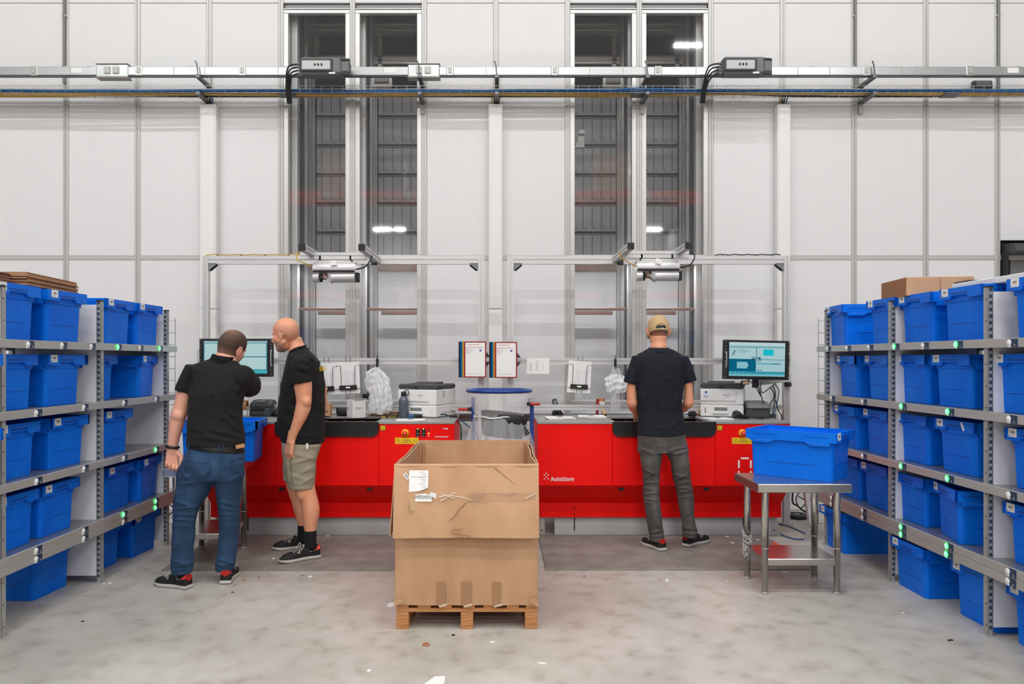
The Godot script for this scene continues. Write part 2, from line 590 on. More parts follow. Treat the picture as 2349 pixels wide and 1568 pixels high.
func room() -> void:
	var fl := structure("floor")
	obj("slab", MB.new().span(Vector3(-11, -0.15, -12), Vector3(11, 0, 34)), M.concrete, fl)
	structure("wall_left", obj("wall_left", MB.new().span(Vector3(-11.2, 0, -12), Vector3(-11, 10.3, 34)), M.hall_wall))
	structure("wall_right", obj("wall_right", MB.new().span(Vector3(11, 0, -12), Vector3(11.2, 10.3, 34)), M.hall_wall))
	structure("wall_front", obj("wall_front", MB.new().span(Vector3(-11, 0, 34), Vector3(11, 10.3, 34.2)), M.hall_wall))
	structure("ceiling", obj("ceiling", MB.new().span(Vector3(-11.2, 10.3, -12), Vector3(11.2, 10.5, 34.2)), M.hall_roof))
	# panelled wall
	var w := structure("wall_back")
	var z := -DW
	var pi := 0
	var win := [3, 4, 7, 8]
	var k0 := -4
	var k1 := 17
	for k in range(k0, k1):
		var a := joint_x(k)
		var b := joint_x(k + 1)
		var rows := [[0.0, 2.56], [2.56, 5.134], [5.134, 7.7], [7.7, 10.3]]
		if k in win:
			rows = [[0.0, 1.1], [5.134, 7.7], [7.7, 10.3]]
		if k == 13:
			rows = [[0.0, 1.0], [2.73, 5.134], [5.134, 7.7], [7.7, 10.3]]
		for r in rows:
			var bb := MB.new().span(Vector3(a + 0.003, r[0] + 0.003, z - 0.06), Vector3(b - 0.003, r[1] - 0.003, z), 0.003)
			fast("panel", bb.done(), M.panel, w, pi)
			pi += 1
	for s in [[-11.0, joint_x(k0)], [joint_x(k1), 11.0]]:
		fast("panel", MB.new().span(Vector3(s[0], 0, z - 0.06), Vector3(s[1], 10.3, z)).done(), M.panel, w, pi)
		pi += 1
	# vertical joint strips: a shallow extrusion with a groove
	var prof := PackedVector2Array([Vector2(-0.027, 0), Vector2(0.027, 0), Vector2(0.027, 0.009), Vector2(0.021, 0.014), Vector2(0.006, 0.014), Vector2(0.006, 0.006), Vector2(-0.006, 0.006), Vector2(-0.006, 0.014), Vector2(-0.021, 0.014), Vector2(-0.027, 0.009)])
	var pr := PackedVector2Array()
	for q in prof: pr.append(Vector2(q.x, -q.y))
	var ji := 0
	for k in range(k0, k1 + 1):
		var bm := MB.new().at(along_y(Vector3(joint_x(k), 5.15, z)))
		bm.prism(pr, 10.3)
		fast("joint_strip", bm.done(), M.joint, w, ji)
		ji += 1
	for k in range(k0, k1):
		if k in win: continue
		var a := joint_x(k) + 0.027
		var b := joint_x(k + 1) - 0.027
		fast("cross_strip", MB.new().span(Vector3(a, 2.535, z), Vector3(b, 2.583, z + 0.007), 0.002).done(), M.joint, w, k - k0)
	# tall windows
	var wn := 0
	for k in win:
		wn += 1
		var wd := Node3D.new()
		wd.name = "window_%d" % wn
		add_child(wd)
		structure("", wd)
		var a := joint_x(k) + 0.026
		var b := joint_x(k + 1) - 0.026
		var f := 0.048
		for hh in [[2.585, 5.03], [1.115, 2.53]]:
			for s in [[Vector3(a, hh[0], z - 0.05), Vector3(a + f, hh[1], z + 0.004)], [Vector3(b - f, hh[0], z - 0.05), Vector3(b, hh[1], z + 0.004)]]:
				obj("side_frame", MB.new().span(s[0], s[1], 0.003), M.alu, wd)
			obj("head_frame", MB.new().span(Vector3(a, hh[1], z - 0.05), Vector3(b, hh[1] + 0.034, z + 0.006), 0.003), M.alu_frame, wd)
			obj("sill_frame", MB.new().span(Vector3(a, hh[0] - 0.04, z - 0.05), Vector3(b, hh[0], z + 0.006), 0.003), M.alu_frame, wd)
			obj("pane", MB.new().span(Vector3(a + f - 0.004, hh[0], z - 0.024), Vector3(b - f + 0.004, hh[1], z - 0.018)), M.glass, wd)
		# roller box over the window
		obj("roller_box", MB.new().span(Vector3(a, 5.066, z - 0.06), Vector3(b, 5.128, z - 0.02), 0.003), M.alu_dark, wd)
		obj("roller_rail", MB.new().span(Vector3(a, 5.068, z - 0.02), Vector3(b, 5.082, z + 0.01), 0.004), M.alu, wd)

func storage_behind() -> void:
	# the dark store behind the glass: structure first
	var z0 := -DW - 0.06
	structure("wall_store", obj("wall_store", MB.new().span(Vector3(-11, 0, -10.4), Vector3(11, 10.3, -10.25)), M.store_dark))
	var rf := structure("ceiling_store")
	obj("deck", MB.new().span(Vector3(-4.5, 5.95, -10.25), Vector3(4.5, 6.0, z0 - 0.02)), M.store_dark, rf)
	for i in 10:
		obj("rib", MB.new().span(Vector3(-4.5, 5.88, -7.75 - i * 0.25), Vector3(4.5, 5.95, -7.65 - i * 0.25), 0.01), M.mid_grey, rf)
	var ribbed := make_bin()
	var wi := 0
	for k in [3, 4, 7, 8]:
		var left: bool = k < 6
		var sg := -1.0 if left else 1.0
		# side plane and stack edge measured behind each window
		var side: float = [0.0, 0.0, 0.0, -2.085, -1.383, 0.0, 0.0, 1.327, 2.027][k]
		var wname: String = ["first", "second", "third", "fourth"][wi]
		wi += 1
		# grid uprights along the side of the shaft
		var ds := [7.62, 7.8, 7.98, 8.14, 8.29]
		for j in ds.size():
			var u := thing("grid_upright", "%s aluminium grid upright from the glass, inside the %s tall window from the left" % [["first", "second", "third", "fourth", "fifth"][j], wname], "upright", Vector3(side + sg * 0.03, 0, -ds[j]))
			obj("profile", MB.new().at(along_y(Vector3(0, 2.95, 0))).prism(slot_profile(0.06, [0.09, 0.06, 0.07, 0.05, 0.06][j], 1, 1), 5.9), [M.alu_frame, M.dark_grey, M.alu_frame, M.alu, M.alu_frame][j], u)
			obj("foot_plate", MB.new().box(Vector3(0, 0.01, 0), Vector3(0.1, 0.02, 0.1)), M.zinc, u)
		var sp := thing("shaft_panel", "grey side panel behind the grid uprights of the %s tall window from the left" % wname, "panel", Vector3(side + sg * 0.075, 0, -7.95))
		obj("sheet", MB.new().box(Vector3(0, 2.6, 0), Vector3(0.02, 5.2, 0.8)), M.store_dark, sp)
		obj("edge_trim", MB.new().box(Vector3(0, 2.6, 0.41), Vector3(0.03, 5.2, 0.02)), M.alu, sp)
		# stack of storage bins, rims every 0.33 m
		for r in 6:
			var o: Node3D = ribbed if wi == 1 and r == 0 else ribbed.duplicate()
			if o != ribbed:
				o.name = numbered("storage_bin")
				add_child(o, true)
			o.position = Vector3(side - sg * 0.325, 2.65 + 0.33 * r, -8.35 - 0.225)
			if wi == 1 and r == 0: o.name = "storage_bin"
			tag(o, "grey storage bin behind the %s tall window, %s from the bottom of its stack" % [wname, ["first", "second", "third", "fourth", "fifth", "sixth", "seventh"][r]], "storage bin", "grey bins stacked behind the tall windows")
		# port face below the bins: pale panel, two cross bars and a carrier plate
		var x0 := side - sg * 0.64
		var pf := thing("port_screen", "pale screen panel below the grey bins behind the %s tall window from the left" % wname, "panel", Vector3((side + x0) / 2, 0, -8.36))
		obj("sheet", MB.new().box(Vector3(0, 1.33, 0), Vector3(0.64, 2.42, 0.02)), M.white_sheet, pf)
		obj("top_plate", MB.new().box(Vector3(0, 2.58, 0.02), Vector3(0.66, 0.1, 0.03), 0.004), M.rust_bar, pf)
		for q in 6:
			obj("rivet", MB.new().at(Transform3D(Basis(Vector3.RIGHT, PI / 2), Vector3(-0.28 + q * 0.11, 2.56, 0.036))).lathe([[0.011, 0.0], [0.011, 0.004], [0.0, 0.007]], 8), M.zinc, pf)
		var cb := thing("cross_bar", "brownish steel cross bars at head height behind the %s tall window from the left" % wname, "bar", Vector3((side + x0) / 2, 2.05, -7.7))
		obj("front_bar", MB.new().box(Vector3(-sg * 0.02, 0.0, 0.05), Vector3(0.68, 0.03, 0.03), 0.003), M.rust_bar, cb)
		obj("rear_bar", MB.new().box(Vector3(-sg * 0.06, -0.01, -0.42), Vector3(0.6, 0.04, 0.05), 0.003), M.rust_bar, cb)
		var pl := thing("port_lamp", "small strip lamp over the screen behind the %s tall window from the left" % wname, "lamp", Vector3((side + x0) / 2, 2.52, -7.62))
		obj("housing", MB.new().box(Vector3(0, 0.02, 0), Vector3(0.5, 0.02, 0.05), 0.004), M.white, pl)
		obj("tube", MB.new().box(Vector3(0, 0.003, 0), Vector3(0.46, 0.012, 0.03), 0.003), M.lamp_glow, pl)
		var la := AreaLight3D.new()
		la.name = "light"
		la.area_size = Vector2(0.46, 0.03)
		la.light_energy = 0.55
		la.light_color = rgb(250, 250, 255)
		la.shadow_enabled = true
		la.area_range = 30.0
		la.area_attenuation = 2.0
		la.position = Vector3(0, -0.012, 0)
		la.rotation = Vector3(-PI / 2, 0, 0)
		pl.add_child(la)
		# frame of the lift at the top
		var lf := thing("lift_beam", "bright aluminium beams near the top behind the %s tall window from the left" % wname, "beam", Vector3((side + x0) / 2, 0, -8.2))
		obj("upper_beam", MB.new().at(along_x(Vector3(-sg * 0.02, 5.17, 0.1))).prism(slot_profile(0.06, 0.12, 1, 2), 0.72), M.alu, lf)
		obj("lower_beam", MB.new().at(along_x(Vector3(-sg * 0.02, 4.86, 0.0))).prism(slot_profile(0.06, 0.09, 1, 2), 0.72), M.alu, lf)
		obj("inner_post", MB.new().box(Vector3(sg * 0.27, 5.0, 0.0), Vector3(0.05, 0.6, 0.06), 0.003), M.alu, lf)
	for s in [[857.0, "left"], [962.0, "right"]]:
		var d := thing("round_fitting", "white perforated round fitting at the top of the second window, the %s one" % s[1], "fitting", P(s[0], 46, 8.6))
		obj("disc", MB.new().at(Transform3D(Basis(Vector3.RIGHT, PI / 2), Vector3.ZERO)).lathe([[0.0, -0.02], [0.05, -0.02], [0.058, -0.008], [0.058, 0.008], [0.05, 0.014], [0.0, 0.016]], 24), M.white, d)
		for q in 6:
			var an := TAU * q / 6
			obj("hole", MB.new().at(Transform3D(Basis(Vector3.RIGHT, PI / 2), Vector3(cos(an) * 0.03, sin(an) * 0.03, 0.0145))).lathe([[0.006, 0.0], [0.006, 0.002], [0.0, 0.002]], 8), M.mid_grey, d)
		obj("hanger", MB.new().box(Vector3(0, 0.3, -0.02), Vector3(0.012, 0.6, 0.012)), M.zinc, d)
	for q in [[1335.0, 302.0, 13.0, 9.0, "small square"], [1333.0, 325.0, 15.0, 26.0, "larger torn"]]:
		var c := P(q[0], q[1], 8.335)
		var w: float = q[2] * 8.335 / F
		var h: float = q[3] * 8.335 / F
		var sl: float = w * 0.45 if q[3] > 20 else 0.0
		var o := obj("paper_scrap", MB.new().at(along_z(c)).prism(PackedVector2Array([Vector2(-w / 2 - sl, -h / 2), Vector2(w / 2, -h / 2), Vector2(w / 2, h / 2), Vector2(-w / 2 + sl * 0.3, h / 2)]), 0.002), M.paper)
		tag(o, "%s white paper stuck on a bin behind the third tall window" % q[4], "paper")

func make_bin() -> Node3D:
	var t := thing("storage_bin", "", "storage bin")
	var b := MB.new()
	b.span(Vector3(-0.325, 0.0, -0.225), Vector3(0.325, 0.3, 0.222), 0.008)
	obj("body", b, M.bin_grey, t)
	b = MB.new()
	b.span(Vector3(-0.328, 0.29, -0.228), Vector3(0.328, 0.312, 0.23), 0.005)
	obj("rim", b, M.mid_grey, t)
	b = MB.new()
	b.span(Vector3(-0.31, 0.312, -0.2), Vector3(-0.2, 0.322, 0.226), 0.002)
	obj("foot", b, M.black, t)
	for x in [[-0.17, 0.12], [0.14, 0.31]]:
		obj("foot", MB.new().span(Vector3(x[0], 0.312, -0.2), Vector3(x[1], 0.322, 0.226), 0.002), M.black, t)
	for i in 6:
		var x := -0.26 + i * 0.104
		obj("rib", MB.new().span(Vector3(x - 0.006, 0.03, 0.22), Vector3(x + 0.006, 0.288, 0.229), 0.003), M.mid_grey, t)
		obj("notch", MB.new().span(Vector3(x + 0.02, 0.035, 0.221), Vector3(x + 0.036, 0.043, 0.2235)), M.black, t)
	return t

func services() -> void:
	# white cable ducts down the wall
	for q in [[458.0, 495.0, "left"], [1120.5, 1153.0, "middle"], [1783.5, 1814.0, "right"]]:
		var d := DW - 0.1
		var a := X(q[0], d)
		var b := X(q[1], d)
		var top := Y(238, d)
		var t := thing("cable_duct", "white vertical cable duct on the wall, %s one of the three" % q[2], "cable duct", Vector3((a + b) / 2, 0, -DW + 0.055))
		var w := b - a
		obj("trunking", MB.new().box(Vector3(0, (2.03 + top) / 2, 0), Vector3(w, top - 2.03, 0.09), 0.006), M.duct, t)
		obj("lower_trunking", MB.new().box(Vector3(0, 1.015, 0), Vector3(w, 2.024, 0.086), 0.006), M.duct, t)
		obj("cover", MB.new().box(Vector3(0, (2.03 + top) / 2, 0.047), Vector3(w * 0.8, top - 2.05, 0.006), 0.003), M.duct, t)
		obj("mouth", MB.new().box(Vector3(0, top + 0.001, 0), Vector3(w - 0.012, 0.004, 0.078)), M.cardboard_edge, t)
		for i in 4:
			var o := obj("lead", MB.new().tube(curve([Vector3(-0.03 + i * 0.02, top - 0.02, 0.0), Vector3(-0.035 + i * 0.024, top + 0.05, 0.02), Vector3(-0.05 + i * 0.034, top + 0.13, 0.09)], 5), 0.006, 6), [M.cable_yellow, M.cable_black, M.cable_black, M.cable_blue][i], t)
	# conduits at the top
	for q in [[147.0, 190.0, "left edge"], [1962.0, 208.0, "right shelves"], [2291.0, 208.0, "right picture corner"]]:
		var d := DW - 0.03
		var x := X(q[0], d)
		var y0 := Y(q[1], d)
		var t := thing("conduit", ["grey vertical conduit on the wall above the left racks", "grey vertical conduit on the wall above the right racks, the one nearer the windows", "grey vertical conduit on the wall above the right racks, the one farther from the windows"][[147.0, 1962.0, 2291.0].find(q[0])], "conduit", Vector3(x, 0, -d))
		obj("pipe", MB.new().cyl(Vector3(0, y0, 0), Vector3(0, 7.0, 0), 0.013, 12), M.mid_grey, t)
		for yy in [Y(36, d), Y(153, d)]:
			obj("clip", MB.new().box(Vector3(0, yy, -0.008), Vector3(0.045, 0.02, 0.03), 0.004), M.zinc, t)
	# busbar trunking in front of the wall
	var db := 7.2
	var yb := Y(165, db)
	var bt := thing("busbar_trunking", "long galvanised busbar trunking running along the wall above the cable tray", "busbar", Vector3(0, yb, -db))
	obj("channel", MB.new().at(along_x(Vector3.ZERO)).prism(rounded(0.06, 0.084, 0.006, 2), 12.6), M.gutter, bt)
	obj("underside", MB.new().box(Vector3(0, -0.045, -0.002), Vector3(12.6, 0.008, 0.04)), M.alu_dark, bt)
	var i := 0
	for px in [82.0, 322.0, 558.0, 1033.0, 1272.0, 1508.0, 1985.0, 2221.0]:
		var x := X(px, db)
		obj("coupler", MB.new().box(Vector3(x, 0.0, 0.002), Vector3(0.075, 0.094, 0.07), 0.006), M.gutter, bt)
		obj("coupler_plate", MB.new().box(Vector3(x, 0.004, 0.039), Vector3(0.04, 0.06, 0.006), 0.002), M.zinc, bt)
		i += 1
	for px in [165.0, 402.0, 472.0, 640.0, 880.0, 1115.0, 1352.0, 1428.0, 1595.0, 1828.0, 1900.0, 2065.0, 2137.0, 2300.0]:
		obj("seam", MB.new().box(Vector3(X(px, db), 0.0, 0.0305), Vector3(0.008, 0.084, 0.004)), M.zinc, bt)
	for px in [180.0, 896.0, 2319.0]:
		obj("sticker", MB.new().box(Vector3(X(px, db), 0.004, 0.0312), Vector3(0.11, 0.05, 0.002)), M.paper, bt)
	for px in [205.0, 440.0, 655.0, 905.0, 1415.0, 1862.0, 2100.0, 2336.0]:
		obj("clip", MB.new().box(Vector3(X(px, db), 0.045, 0.0), Vector3(0.04, 0.008, 0.03), 0.002), M.alu_dark, bt)
	for px in [262.0, 973.0]:
		var x := X(px, db)
		var j := thing("junction_cover", "clear and metal joint cover on the busbar trunking, %s" % ["over the left racks" if px < 500 else "right of the second window"], "cover", Vector3(x, yb, -db))
		obj("sleeve", MB.new().box(Vector3(0, -0.003, 0.003), Vector3(0.31, 0.125, 0.085), 0.008), M.gutter, j)
		for s in [-1.0, 1.0]:
			obj("flange", MB.new().box(Vector3(0, s * 0.066 - 0.003, 0.003), Vector3(0.32, 0.006, 0.1), 0.002), M.zinc, j)
		for s in [-0.045, 0.04]:
			obj("latch", MB.new().box(Vector3(s, 0.0, 0.05), Vector3(0.06, 0.07, 0.012), 0.004), M.zinc, j)
			for q in 4:
				obj("bolt", MB.new().box(Vector3(s - 0.01 + 0.02 * (q % 2), -0.015 + 0.03 * (q / 2), 0.058), Vector3(0.009, 0.014, 0.006), 0.002), M.white, j)
	# grey tap-off units
	for q in [[744.0, 156.0, "left"], [1707.0, 155.0, "right"]]:
		var d := 7.06
		var t := thing("tap_off_unit", "dark grey tap-off box with breakers hanging on the busbar, %s one" % q[2], "fuse box", P(q[0], q[1], d))
		obj("housing", MB.new().box(Vector3(-0.02, 0, 0), Vector3(0.4, 0.165, 0.14), 0.02), M.cabinet_grey, t)
		obj("lid", MB.new().box(Vector3(-0.06, 0.0, 0.066), Vector3(0.32, 0.13, 0.03), 0.012), M.dark_grey, t)
		obj("window", MB.new().box(Vector3(-0.06, -0.002, 0.08), Vector3(0.27, 0.085, 0.01), 0.004), M.light_grey, t)
		for k in 3:
			obj("breaker", MB.new().box(Vector3(-0.07 + k * 0.032, 0.0, 0.088), Vector3(0.014, 0.022, 0.012), 0.003), M.black, t)
		obj("sticker", MB.new().box(Vector3(0.09, -0.075, 0.071), Vector3(0.06, 0.016, 0.003)), M.paper, t)
		obj("nose", MB.new().box(Vector3(0.21, -0.005, 0.0), Vector3(0.08, 0.11, 0.11), 0.012), M.cabinet_grey, t)
		for s in [-0.07, 0.06]:
			obj("handle_bar", MB.new().tube([Vector3(0.16, s, 0.06), Vector3(0.25, s * 1.1, 0.03)], 0.012, 6), M.dark_grey, t)
		obj("handle_bar", MB.new().tube([Vector3(0.25, -0.077, 0.03), Vector3(0.25, 0.066, 0.03)], 0.006, 6), M.dark_grey, t)
		for k in 4:
			var ya := 0.03 - k * 0.03
			obj("gland", MB.new().cyl(Vector3(-0.225, ya, 0.02), Vector3(-0.25, ya, 0.02), 0.013, 8), M.mid_grey, t)
			obj("lead", MB.new().tube(curve([Vector3(-0.25, ya, 0.02), Vector3(-0.31 - 0.012 * (3 - k), ya - 0.03, 0.01), Vector3(-0.345 - 0.012 * (3 - k), -0.16, -0.05), Vector3(-0.35 - 0.012 * (3 - k), -0.3, -0.12)], 6), 0.008, 6), M.cable_black, t)
	# wire cable tray
	var z0 := -7.18
	var z1 := -7.35
	var yt := 4.143
	var th := 0.056
	var tr := thing("cable_tray", "long wire mesh cable tray carrying blue and yellow cables along the wall", "cable tray")
	var u := 0
	var step := 0.1045
	var cw := MB.new()
	cw.tube([Vector3(0, yt + th, z0), Vector3(0, yt, z0 + 0.002), Vector3(0, yt, z1), Vector3(0, yt + th, z1)], 0.0026, 5)
	var cwm := cw.done()
	for k in 104:
		var o := fast("cross_wire", cwm, M.gutter, tr, k)
		o.position.x = -5.4 + k * step
	var lw := MB.new().cyl(Vector3(-5.45, 0, 0), Vector3(5.45, 0, 0), 0.0028, 5).done()
	for q in [[yt + th, z0], [yt + 0.026, z0], [yt - 0.002, z0 - 0.02], [yt - 0.002, z0 - 0.085], [yt - 0.002, z1 + 0.02], [yt + th, z1]]:
		var o := fast("long_wire", lw, M.gutter, tr, u)
		o.position = Vector3(0, q[0], q[1])
		u += 1
	for q in [[655.0, "a"], [1470.0, "b"], [2190.0, "c"]]:
		obj("splice", MB.new().box(Vector3(X(q[0], 7.2), yt - 0.004, -7.26), Vector3(0.16, 0.012, 0.14), 0.003), M.alu_dark, tr)
	# cables lying in it
	var specs := [["blue", M.cable_blue, 0.012, -7.195, 0.014], ["blue", M.cable_blue, 0.011, -7.225, 0.016], ["blue", M.cable_blue, 0.01, -7.24, 0.026], ["yellow", M.cable_yellow, 0.011, -7.255, 0.013], ["yellow", M.cable_yellow, 0.011, -7.285, 0.013], ["yellow", M.cable_yellow, 0.009, -7.315, 0.012], ["black", M.cable_black, 0.011, -7.335, 0.014]]
	for s in specs.size():
		var q: Array = specs[s]
		var pts := []
		for k in 46:
			var x := -5.45 + k * 0.2422
			pts.append(Vector3(x, yt + q[4] + 0.006 * sin(x * 2.1 + s * 1.7) + (0.014 * maxf(0.0, sin(x * 1.1 + 2.0 * s)) if x > 1.2 else 0.0), q[3] + 0.008 * sin(x * 1.4 + s)))
		var o := obj("data_cable", MB.new().tube(pts, q[2], 6), q[1])
		tag(o, "%s cable in the wire tray, %s from the front of the bundle" % [q[0], ["first", "second", "third, lying on top", "fourth", "fifth", "sixth", "seventh"][s]], "cable", "")
	# wall brackets under busbar and tray
	for q in [[482.0, 0], [970.0, 1], [1140.0, 2], [1472.0, 3], [1972.0, 4]]:
		var x := X(q[0], DW)
		var t := thing("support_bracket", "slotted steel bracket holding busbar and tray, %s" % ["above the left cable duct", "right of the second window", "above the middle cable duct", "between the third and fourth windows", "by the conduit above the right racks"][q[1]], "bracket", Vector3(x, 0, -DW))
		for yy in [yb - 0.065, yt - 0.03]:
			obj("arm", MB.new().box(Vector3(0, yy, 0.16), Vector3(0.042, 0.034, 0.3), 0.004), M.alu_dark, t)
			for k in 3:
				obj("slot", MB.new().box(Vector3(0, yy - 0.017, 0.08 + k * 0.08), Vector3(0.012, 0.002, 0.035)), M.black, t)
		obj("rail", MB.new().box(Vector3(0, (yb + yt) / 2 - 0.03, 0.018), Vector3(0.042, 0.42, 0.03), 0.004), M.zinc, t)
		obj("hook", MB.new().tube([Vector3(0.0, yb - 0.05, 0.3), Vector3(-0.01, yb + 0.05, 0.3), Vector3(-0.025, yb + 0.085, 0.3)], 0.007, 6), M.alu_dark, t)
	# grey terminal boxes on the tray
	for q in [[877.0, 190.0], [1405.0, 192.0], [2249.0, 200.0]]:
		var t := thing("terminal_box", "grey terminal box behind the cable tray, %s" % ["in front of the second window" if q[0] < 1000 else "in front of the third window" if q[0] < 2000 else "above the far end of the right racks"], "box", P(q[0], q[1], 7.4))
		obj("body", MB.new().box(Vector3(0, 0, 0.02), Vector3(0.2, 0.11, 0.05), 0.012), M.light_grey if q[0] < 2000 else M.dark_grey, t)
		obj("cover", MB.new().box(Vector3(0, 0.01, 0.05), Vector3(0.15, 0.06, 0.02), 0.006), M.mid_grey, t)

func racks_behind() -> void:
	# pallet racking on the far side of the hall: only its mirror image shows in the glass
	var t := thing("pallet_rack", "orange and blue pallet racking across the hall, seen only as a reflection in the windows", "rack", Vector3(0, 0, 7.5))
	for yy in [3.5, 6.57]:
		obj("beam", MB.new().box(Vector3(0, yy, 0), Vector3(14.0, 0.2, 0.05), 0.01), M.orange, t)
		obj("rear_beam", MB.new().box(Vector3(0, yy, 1.1), Vector3(14.0, 0.17, 0.05), 0.01), M.orange, t)
		for k in 5:
			obj("label_card", MB.new().box(Vector3(-5.2 + 2.4 * k, yy, -0.028), Vector3(0.34, 0.15, 0.004)), M.paper, t)
	for k in 6:
		obj("upright", MB.new().box(Vector3(-7.0 + k * 2.8, 4.3, 0.05), Vector3(0.1, 8.6, 0.1)), M.blue_steel, t)
	for k in 10:
		var q := thing("pallet_load", "wrapped carton load on the racking across the hall, %s from the left" % NTH[k], "carton", Vector3(-6.3 + k * 1.4, 6.68 if k % 3 else 3.61, 8.05), "carton loads on the racking")
		obj("load", MB.new().box(Vector3(0, 0.55, 0), Vector3(1.1, 1.1, 1.0), 0.02), M.cardboard if k % 2 else M.dark_grey, q)

# ---------------------------------------------------------------- shelving
const SX := [2.7086, 2.6765]      # aisle faces of the left and right racks
const SZ := [4.014, 4.047]        # depth of the nearest upright in view
const LEVELS := [0.4367, 0.8407, 1.239, 1.6376]

func shelf_d(sg: int, px: float, inset := 0.0) -> float:
	return F * ((SX[0] if sg < 0 else SX[1]) + inset) / absf(px - CX)

func shelving(sg: int) -> void:
	var i := 0 if sg < 0 else 1
	var fx: float = SX[i]
	var t := thing("shelving_unit", ["galvanised steel shelving along the left side full of blue crates", "galvanised steel shelving along the right side full of blue crates"][i], "shelving", Vector3.ZERO)
	var z0: float = SZ[i]
	var s := float(sg)
	# uprights: near bay 3.0, then every metre
	for k in range(-1, 3):
		var d := z0 + k
		for back in [0, 1]:
			var xx := fx + 0.012 + (0.60 if back else 0.0)
			var pr := MB.new()
			pr.span(Vector3(s * xx, 0.0, -d - 0.035), Vector3(s * (xx + 0.003), 1.925, -d), 0.001)            # flange facing the aisle
			pr.span(Vector3(s * xx, 0.0, -d - 0.003), Vector3(s * (xx + 0.03), 1.925, -d + 0.0), 0.001)      # slotted web
			pr.span(Vector3(s * (xx + 0.027), 0.0, -d - 0.02), Vector3(s * (xx + 0.03), 1.925, -d))
			var up := obj("upright", pr, M.zinc_post, t)
			if back == 0:
				var sl := MB.new()
				for q in 52:
					sl.box(Vector3(s * (xx + 0.0165), 0.05 + q * 0.0365, -d + 0.0006), Vector3(0.016, 0.019, 0.0014))
				var so := obj("slot_row", sl, M.slot_dark, up)
				so.set_meta("kind", "stuff")
				var ho := MB.new()
				for q in 16:
					ho.box(Vector3(s * (xx - 0.0006), 0.06 + q * 0.12, -d - 0.012), Vector3(0.0014, 0.007, 0.007))
				obj("hole_row", ho, M.black, up).set_meta("kind", "stuff")
				obj("base_plate", MB.new().box(Vector3(s * (xx + 0.015), 0.003, -d - 0.015), Vector3(0.05, 0.006, 0.055)), M.zinc, up)
				obj("cap", MB.new().box(Vector3(s * (xx + 0.015), 1.928, -d - 0.015), Vector3(0.034, 0.008, 0.04)), M.black, up)
		# white side panel in the bay end
		obj("side_panel", MB.new().span(Vector3(s * (fx + 0.045), 0.05, -d - 0.006), Vector3(s * (fx + 0.60), 1.9, -d - 0.003)), M.white_sheet, t)
	# boards bay by bay: tray, aisle lip, light rail
	var bi := 0
	for l in 4:
		var h: float = LEVELS[l]
		for k in range(-1, 2):
			var a := z0 + k
			var b := a + 1.0
			if k == 1: b += 0.155 if l < 3 else 0.13
			var br := MB.new()
			br.span(Vector3(s * (fx + 0.002), h - 0.008, -b), Vector3(s * (fx + 0.63), h - 0.004, -a - 0.001))
			br.span(Vector3(s * (fx + 0.002), h - 0.03, -b), Vector3(s * (fx + 0.006), h - 0.004, -a - 0.001))
			br.span(Vector3(s * (fx + 0.62), h - 0.05, -b), Vector3(s * (fx + 0.63), h - 0.004, -a - 0.001))
			obj("shelf_board", br, M.shelf_top, t)
			bi += 1
		var far := z0 + 2.155
		for row in (2 if l == 0 else 1):
			var top := h - row * 0.05
			var rl := MB.new()
			rl.span(Vector3(s * fx, top - 0.0485, -far), Vector3(s * (fx + 0.012), top, -z0 + 1.0), 0.002)
			obj("light_rail", rl, M.zinc, t)
		obj("under_tray", MB.new().span(Vector3(s * (fx + 0.013), h - (0.096 if l == 0 else 0.048), -far), Vector3(s * (fx + 0.05), h - 0.009, -z0 + 1.0)), M.black, t)
	# wire grid closing the far end
	var gz := z0 + 2.12
	var wi := 0
	for q in 3:
		var o := fast("grid_wire", MB.new().cyl(Vector3(s * (fx - 0.0 + q * 0.2), 0.15, -gz), Vector3(s * (fx + q * 0.2), 1.87, -gz), 0.003, 5).done(), M.gutter, t, wi)
		wi += 1
	for q in 18:
		fast("grid_wire", MB.new().cyl(Vector3(s * fx, 0.15 + q * 0.1, -gz), Vector3(s * (fx + 0.58), 0.15 + q * 0.1, -gz), 0.0025, 5).done(), M.gutter, t, wi)
		wi += 1
	# pick lights: [px, green]; rows top board, third, second, first upper, first lower
	var rows: Array = [
		[[[65.7, 0], [143.0, 0], [209.7, 0], [270.5, 1], [321.0, 0], [366.0, 1]], [[84.0, 0], [192.5, 0], [284.3, 0], [358.0, 0]], [[84.5, 0], [193.0, 0], [284.2, 0], [357.3, 1]], [[84.0, 0], [192.4, 0], [283.3, 1], [356.9, 1]], [[84.2, 0], [192.8, 0], [283.6, 0], [356.6, 1]]],
		[[[1900.0, 0], [1945.0, 0], [1995.3, 0], [2054.5, 1], [2120.6, 0], [2197.2, 1], [2320.4, 0]], [[1909.0, 0], [1981.2, 0], [2070.6, 1], [2177.7, 1], [2319.3, 0]], [[1909.0, 0], [1981.0, 0], [2070.0, 1], [2177.0, 1], [2318.6, 0]], [[1909.0, 0], [1980.6, 0], [2069.8, 1], [2175.8, 1], [2317.1, 0]], [[1908.3, 0], [1980.6, 0], [2069.8, 1], [2175.0, 1], [2316.6, 0]]]][i]
	var hs := [LEVELS[3], LEVELS[2], LEVELS[1], LEVELS[0], LEVELS[0] - 0.05]
	var proto := {}
